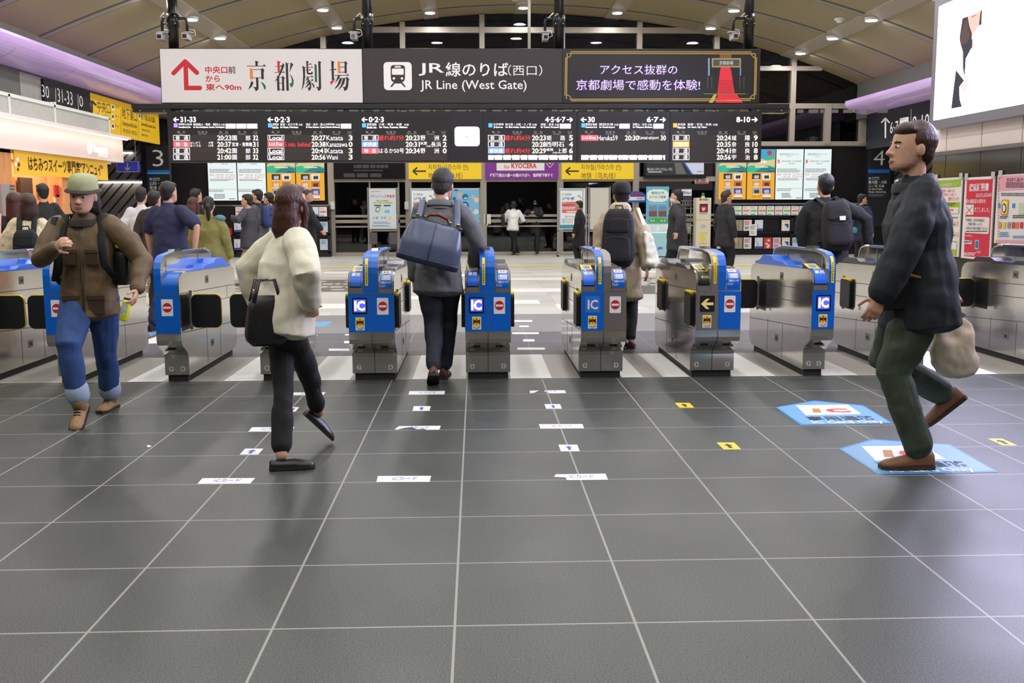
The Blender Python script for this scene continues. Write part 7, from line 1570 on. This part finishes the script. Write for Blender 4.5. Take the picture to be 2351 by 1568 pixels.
# --- 4 man in beige hooded coat with black backpack
BEI = cloth('beige_coat', (176, 160, 134), .8, .4); BEI2 = cloth('beige_hood', (196, 178, 150), .8, .5)
f4 = fl(1448, 799); h4 = aty(1424, 640, 9.9)
P4 = person('man in a beige hooded coat and black cap walking away past gate 4', 1.585, (f4.x-.06, 9.9), -14, hips=(h4.x, 9.9, .82), lean=(4, 0), feet=[(f4, -10, 0), (fl(1432, 806)+V(0, .12, .145), -10, 25)], hands=[aty(1488, 640, 9.72), aty(1368, 640, 9.85)], head=(14, 6, 0),
    top=(BEI, -.17, 1.25), legs=(BLKC, 1.0, .92), shoes=(BRSH, SOLE, 'shoe'), hair=(HB, 'short', 0), hat=(BLKC, 'cap', BLKC), vox=.008, elbow=[(.2, -.8, -.2), (-.3, -.8, 0)])
b = softbox(P4['pel']+P4['sp']*.318*P4['H']-P4['F2']*.085+P4['R2']*.0, P4['R2'], P4['F2'], P4['sp'], .115, .065, .075, BEI2, .8); b.build('hood', P4['t'])
t = backpack(P4, 'big black backpack with a green tag worn over the beige coat', BLKC, BLKL, w=.165, d=.1, hgt=.27, drop=.22, off=-.0)
c = P4['pel']+P4['sp']*(.288*1.585+.02)-P4['F2']*.245; b = MB(); box8(b, c-P4['R2']*.02, P4['R2'], P4['F2'], P4['sp'], .018, .006, .05, mat('tag_olive', (140, 144, 60), .6)); b.build('green_tag', t)
TOTE = cloth('tote_cream', (212, 210, 184), .8, .6, 6, .05)
c = aty(1488, 573, 9.75); t = bag_thing('tote_bag', 'long cream cloth tote hanging from the shoulder of the man in beige', 'bag', c); XT = V(.9, .43, 0)
soft_bag(softbox(Vector(c)+V(.02, 0, 0), XT, V(-.43, .9, 0), V(-.16, 0, .985), .095, .045, .17, TOTE, .55), t, TOTE)
b = MB(); s = P4['sh'][0]; limb(b, [Vector(c)+V(-.03, 0, .15), s+V(.05, -.1, -.14), s+V(-.02, -.05, .075), s+V(-.02, .08, .05), Vector(c)+V(-.01, .08, .12)], [(.022, .008)]*5, TOTE, 8, XT); b.build('handle', t)

# --- 5 man in black hoodie beyond gate 2, arm out
BKH = cloth('black_hoodie', (22, 25, 27), .85, .4)
h5 = aty(1893, 640, 10.9)
P5 = person('man all in black with a black backpack, right arm held out, beyond the right gates', 1.72, (h5.x, 10.9), -8, hips=(h5.x+.02, 10.9, .88), lean=(10, -3), feet=[(fl(1925, 762), -5, 0), (fl(1893, 770), -5, 0)], hands=[aty(1992, 560, 10.9), aty(1850, 590, 11.0)], head=(4, 8, 3),
    top=(BKH, -.07, 1.2), legs=(cloth('grey_trousers', (90, 88, 86), .8, .3), 1.05, .93), shoes=(BLKC, SOLE, 'shoe'), hair=(HB, 'short', 0), vox=.008, elbow=[(.6, -.3, .7), (-.9, 0, 0)], curl=(.5, .6))
t = backpack(P5, 'black backpack with a small white patch on the man in black', BLKC, BLKC, w=.165, d=.11, hgt=.26, drop=.26, off=.06)
c = P5['pel']+P5['sp']*(.288*1.72-.2)-P5['F2']*.385+P5['R2']*.1; b = MB(); box8(b, c+P5['F2']*.035, P5['R2'], P5['F2'], P5['sp'], .03, .012, .022, ink((226, 224, 210))); b.build('patch', t)

# --- 6 large man at the right walking left with a tote
NAVJ = cloth('jacket_blue_black', (20, 27, 35), .75, .4); GREENT = cloth('trousers_green', (58, 70, 54), .8, .4, 8, .06); TAN = mat('shoe_tan', (120, 78, 48), .5)
f6 = fl(2108, 1083); h6 = aty(2112, 690, 5.3)
P6 = person('tall man in blue-black jacket, loose green trousers and tan shoes striding left', 1.80, (f6.x, 5.15), 82, hips=(h6.x, 5.32, .93), lean=(5, 0), feet=[(aty(2172, 905, 5.65), 82, 40), (f6+V(.03, .06, 0), 88, 0)], hands=[aty(2212, 735, 5.5), aty(2018, 690, 5.05)], head=(10, 4, 0),
    top=(NAVJ, -.06, 1.3), legs=(GREENT, 1.22, .93), shoes=(TAN, mat('sole_brown', (60, 40, 26), .7), 'shoe'), hair=(HBR, 'short', 0), vox=.0065, face=True, elbow=[(.9, .3, 0), (.5, -.9, 0)], curl=(1.1, .7), collar=NAVJ, shw=1.08)
CT = cloth('tote_canvas', (200, 184, 160), .85, .4); wv = P6['wr'][0]
c = wv+V(.06, .03, -.33); t = bag_thing('tote_bag', 'beige canvas tote hanging low behind the man in green trousers', 'bag', c)
soft_bag(softbox(c, V(.95, .2, .16), V(-.2, .95, 0), V(-.16, 0, .98), .15, .045, .17, CT, .8), t, CT, .035)
for sg in (-1, 1):
    b = MB(); limb(b, [c+V(-.07, .03*sg, .15), wv+V(-.01, .012*sg, -.085), c+V(.04, .03*sg, .17)], [(.014, .005)]*3, CT, 8, V(1, 0, 0)); b.build('handle', t)
c = P6['pel']+P6['R']*(-.2)+V(0, -.02, .02); t = bag_thing('waist_bag', 'dark bag with a yellow-brown edge at the front hip of the man in green trousers', 'bag', c)
softbox(c+P6['F']*.16+V(0, .06, -.02), P6['F'], P6['R'], V(0, 0, 1), .12, .05, .09, BLKL).build('bag_body', t)
b = MB(); limb(b, [c+P6['F']*.06+V(0, .0, .06), c+P6['F']*.17+V(0, .0, .085), c+P6['F']*.27+V(0, .02, .05)], [.008, .009, .008], mat('strap_ochre', (150, 110, 40), .5), 8); b.build('edge_strap', t)

# --- people beyond the gates
def bgp(label, px, py_top, Y, heading, **k):
    """stands at distance Y with the crown of the head at picture point (px, py_top)"""
    q = aty(px, py_top, Y); H = k.pop('H', q.z); return person(label, H, (q.x, Y), heading, vox=k.pop('vox', .012), **k)
KNIT = cloth('cream_knit', (222, 206, 172), .9, .9, 40, .12); BTOP = cloth('black_top', (26, 24, 25), .8, .3); PKB = cloth('pink_bag', (214, 158, 138), .6, .2)
g1 = bgp('woman with long auburn hair in a black top by the kiosk', 34, 444, 11.2, 25, top=(BTOP, -.06, 1.05), legs=(cloth('grey_skirt', (70, 66, 66)), 1.2, .9), shoes=(BLKC, SOLE, 'shoe'), hair=(HRB, 'long', .12), female=True, head=(-25, 12, 0))
c = g1['pel']+g1['R2']*(-.17)-g1['F2']*.14+V(0, 0, .1); t = bag_thing('shoulder_bag', 'salmon pink bag on the woman in black by the kiosk', 'bag', c); softbox(c, g1['R2'], g1['F2'], V(0, 0, 1), .13, .06, .2, PKB).build('bag_body', t)
b = MB(); s = g1['sh'][1]; limb(b, [c+V(0, 0, .18), s+g1['sp']*.07-g1['F2']*.03, s+g1['F2']*.08], [.01, .01, .01], PKB, 8); b.build('strap', t)
g2 = bgp('woman with a brown bob in a chunky cream knit by the kiosk', 63, 447, 10.35, 10, top=(KNIT, -.06, 1.25), legs=(BLKC, 1.05, .92), shoes=(BLKC, SOLE, 'shoe'), hair=(HBR, 'bob', .1), female=True, head=(20, 12, 0))
backpack(g2, 'black backpack on the woman in the cream knit', BLKC, BLKC, w=.13, d=.06, hgt=.19, drop=.25)
bgp('dark-haired man at the kiosk counter in black', 97, 424, 15.0, 40, top=(BTOP, -.06, 1.15), legs=(BLKC, 1., .92), shoes=(BLKC, SOLE, 'shoe'), hair=(HB, 'short', 0), hands=None)
g = bgp('grey-haired man in a white shirt and grey vest, left of the navy T-shirt', 322, 432, 14.5, 5, top=(cloth('white_grey_shirt', (206, 206, 208), .8), -.03, 1.05), legs=(cloth('khaki', (150, 138, 112)), 1.05, .92), shoes=(BLKC, SOLE, 'shoe'), hair=(HB, 'short', 0))
g = bgp('man in a dark brown hooded coat just left of the navy T-shirt', 352, 440, 13.6, -10, top=(cloth('dark_brown_coat', (58, 48, 44), .8), -.14, 1.15), legs=(BLKC, 1.05, .92), shoes=(BLKC, SOLE, 'shoe'), hair=(HB, 'short', 0))
b = softbox(g['pel']+g['sp']*.30*g['H']-g['F2']*.075, g['R2'], g['F2'], g['sp'], .1, .055, .06, cloth('dark_brown_coat', (58, 48, 44), .8), .8); b.build('hood', g['t'])
g = bgp('man in a navy T-shirt and jeans, the largest figure behind gate 9', 384, 420, 11.6, -20, sleeve='short', top=(cloth('navy_tee', (38, 42, 74), .8), -.07, 1.3), legs=(cloth('dark_jeans', (34, 44, 74)), 1.15, .93), shoes=(BLKC, SOLE, 'shoe'), hair=(HB, 'short', 0), feet=[(fl(372, 742), -20, 0), (fl(352, 760), -20, 0)], hands=[aty(447, 572, 11.4), None], shw=1.1, elbow=[(.5, -.4, -.5), None])
c = g['pel']-g['F2']*.2+g['sp']*.33; b = MB()
g7 = bgp('black-haired man half behind the brown-haired woman', 448, 435, 17.5, -30, top=(BTOP, -.06, 1.1), legs=(BLKC, 1, .92), shoes=(BLKC, SOLE, 'shoe'), hair=(HB, 'short', 0))
g8 = bgp('woman with straight brown hair and an orange bag strap behind the olive jacket', 442, 455, 15.6, -15, top=(BTOP, -.06, 1.0), legs=(BLKC, 1, .92), shoes=(BLKC, SOLE, 'shoe'), hair=(HRB, 'long', .14), female=True)
c = g8['pel']-g8['R2']*.2+g8['F2']*.0+V(0, 0, .2); t = bag_thing('shoulder_bag', 'orange bag beside the brown-haired woman', 'bag', c); softbox(c, g8['F2'], g8['R2'], V(0, 0, 1), .07, .06, .16, cloth('orange_bag', (214, 106, 74), .6)).build('bag_body', t); b = MB(); limb(b, [c+V(0, 0, .15), g8['sh'][1]+V(0, 0, .06)], [.01, .01], cloth('orange_bag', (214, 106, 74), .6), 8); b.build('strap', t)
g9 = bgp('woman with a black ponytail in an olive jacket', 478, 454, 13.2, -8, top=(cloth('olive_jacket', (124, 118, 62), .8), -.09, 1.35), legs=(BLKC, 1.05, .92), shoes=(BLKC, SOLE, 'shoe'), hair=(HB, 'pony', .55), female=True, head=(18, 4, 0))
b = MB()
for sg in (1, -1): b.ell(g9['sh'][0 if sg > 0 else 1]+g9['sp']*.02-g9['F2']*.012, .075, .07, .045, cloth('teal_yoke', (84, 126, 136), .8), 12, 8)
b.build('shoulder_yoke', g9['t'])
bgp('man in a dark grey hoodie and beige trousers walking left by the left rack', 569, 448, 18.2, 75, top=(cloth('charcoal_hoodie', (62, 62, 66), .8), -.06, 1.15), legs=(cloth('beige_trousers', (186, 164, 130)), 1.05, .92), shoes=(cloth('suede', (160, 136, 100)), SOLE, 'shoe'), hair=(HB, 'short', 0), feet=[(fl(562, 655), 75, 0), (fl(585, 652)+V(0, 0, .0), 75, 0)], hands=[None, aty(535, 500, 18.0)])
g = bgp('man in a grey hoodie with a blue backpack walking left', 592, 437, 19.0, 70, top=(cloth('grey_hoodie', (84, 84, 88), .8), -.06, 1.15), legs=(BLKC, 1.05, .92), shoes=(BLKC, SOLE, 'shoe'), hair=(HB, 'short', 0))
backpack(g, 'blue backpack on the man in the grey hoodie', cloth('blue_pack', (48, 70, 120), .7), BLKC, w=.14, d=.08, hgt=.2)
g = bgp('man in a light grey shirt with dark straps left of the auburn-haired woman', 618, 444, 19.8, 65, top=(cloth('pale_shirt', (190, 190, 188), .8), -.06, 1.1), legs=(BLKC, 1.05, .92), shoes=(BLKC, SOLE, 'shoe'), hair=(HB, 'short', 0))
backpack(g, 'dark backpack on the man in the light grey shirt', BLKC, BLKC, w=.12, d=.06, hgt=.17)
bgp('man in a black jacket walking right in front of the left yellow screens', 703, 437, 20.5, -75, top=(BTOP, -.08, 1.2), legs=(BLKC, 1.05, .92), shoes=(BLKC, SOLE, 'shoe'), hair=(cloth('hair_grey', (96, 84, 76)), 'short', 0), hands=[aty(737, 527, 20.2), None])
q = fl(1180, 587)
g = person('person in a white jacket and black trousers leaning on the window rail', 1.5, (q.x, q.y), 0, hips=(q.x-.03, q.y-.0, .79), lean=(12, 3), feet=[(fl(1180, 587), 20, 0), (fl(1189, 586), -40, 0)], hands=[(q.x+.16, q.y+.28, .93), (q.x-.16, q.y+.28, .95)], head=(0, 35, 0), top=(cloth('white_jacket', (226, 226, 222), .8), -.02, 1.1), legs=(BLKC, 1.0, .93), shoes=(BLKC, mat('sole_pale', (200, 196, 190), .6), 'shoe'), hair=(HB, 'short', 0), vox=.012)
c = aty(1155, 505, q.y-.1); t = bag_thing('handbag', 'black bag hanging at the side of the person in the white jacket', 'bag', c); softbox(Vector(c), V(0, 1, 0), V(1, 0, 0), V(0, 0, 1), .1, .06, .17, BLKL, .75).build('bag_body', t); b = MB(); limb(b, [Vector(c)+V(0, 0, .15), g['sh'][1]+V(-.01, 0, .06)], [.009, .009], BLKL, 8); b.build('strap', t)
q = fl(1226, 585)
g = person('man in a black suit jacket and mask looking at his phone by the window', 1.57, (q.x, q.y), 160, feet=[(fl(1219, 584), 150, 0), (fl(1233, 586), 190, 0)], hips=(q.x+.04, q.y, .83), hands=[aty(1219, 487, q.y-.32), aty(1227, 487, q.y-.32)], head=(0, 32, 0), top=(cloth('black_suit', (24, 24, 26), .75, .2), -.1, 1.12), legs=(BLKC, 1.0, .93), shoes=(BLKC, mat('sole_white', (226, 226, 226), .6), 'shoe'), hair=(HB, 'short', 0), mask=mat('mask_black', (30, 30, 32), .7), face=True, vox=.01, elbow=[(-.8, .3, -.6), (.8, .3, -.6)], curl=(1, 1))
c = aty(1223, 484, q.y-.4); b = MB(); box8(b, Vector(c), V(1, 0, 0), V(0, .5, .85), V(0, -.85, .5), .065, .005, .035, mat('phone_black', (20, 20, 22), .15)); tag(b.build('phone', loc=tuple(c)), 'dark phone held in both hands by the man in the black suit jacket', 'phone')
bgp('slim figure in black beside the right poster stand', 1331, 462, 24.0, 60, top=(BTOP, -.2, 1.02), legs=(BLKC, 1.0, .92), shoes=(BLKC, SOLE, 'shoe'), hair=(HB, 'short', 0), shw=.75)
bgp('man with a white mask in a dark jacket in front of the magazine rack', 1556, 437, 17.5, 60, top=(cloth('charcoal_jacket', (46, 46, 48), .8), -.1, 1.25), legs=(BLKC, 1.05, .92), shoes=(BLKC, SOLE, 'shoe'), hair=(HB, 'short', 0), mask=ink((214, 214, 212)), hands=[aty(1560, 528, 17.2), aty(1554, 532, 17.1)])
bgp('man in a dark jacket in front of the right leaflet rack', 1666, 441, 18.5, -70, top=(cloth('black_quilt', (40, 40, 42), .8), -.08, 1.2), legs=(BLKC, 1.05, .92), shoes=(BLKC, SOLE, 'shoe'), hair=(HBR, 'short', 0))
g = bgp('man in a navy shirt taking leaflets at the right end of the rack', 1978, 447, 21.5, -50, top=(cloth('navy_shirt', (34, 42, 70), .8), -.07, 1.15), legs=(BLKC, 1.05, .92), shoes=(BLKC, SOLE, 'shoe'), hair=(HB, 'short', 0), head=(-30, 0, 0), hands=[None, aty(1955, 535, 21.2)])
c = aty(1953, 534, 21.1); c = g['wr'][1]+V(-.02, -.02, -.07); t = bag_thing('pouch', 'small turquoise pouch held near the right leaflet rack', 'bag', c); softbox(Vector(c), V(1, 0, 0), V(0, 1, 0), V(0, 0, 1), .13, .05, .06, cloth('turquoise', (70, 150, 150), .6)).build('bag_body', t)
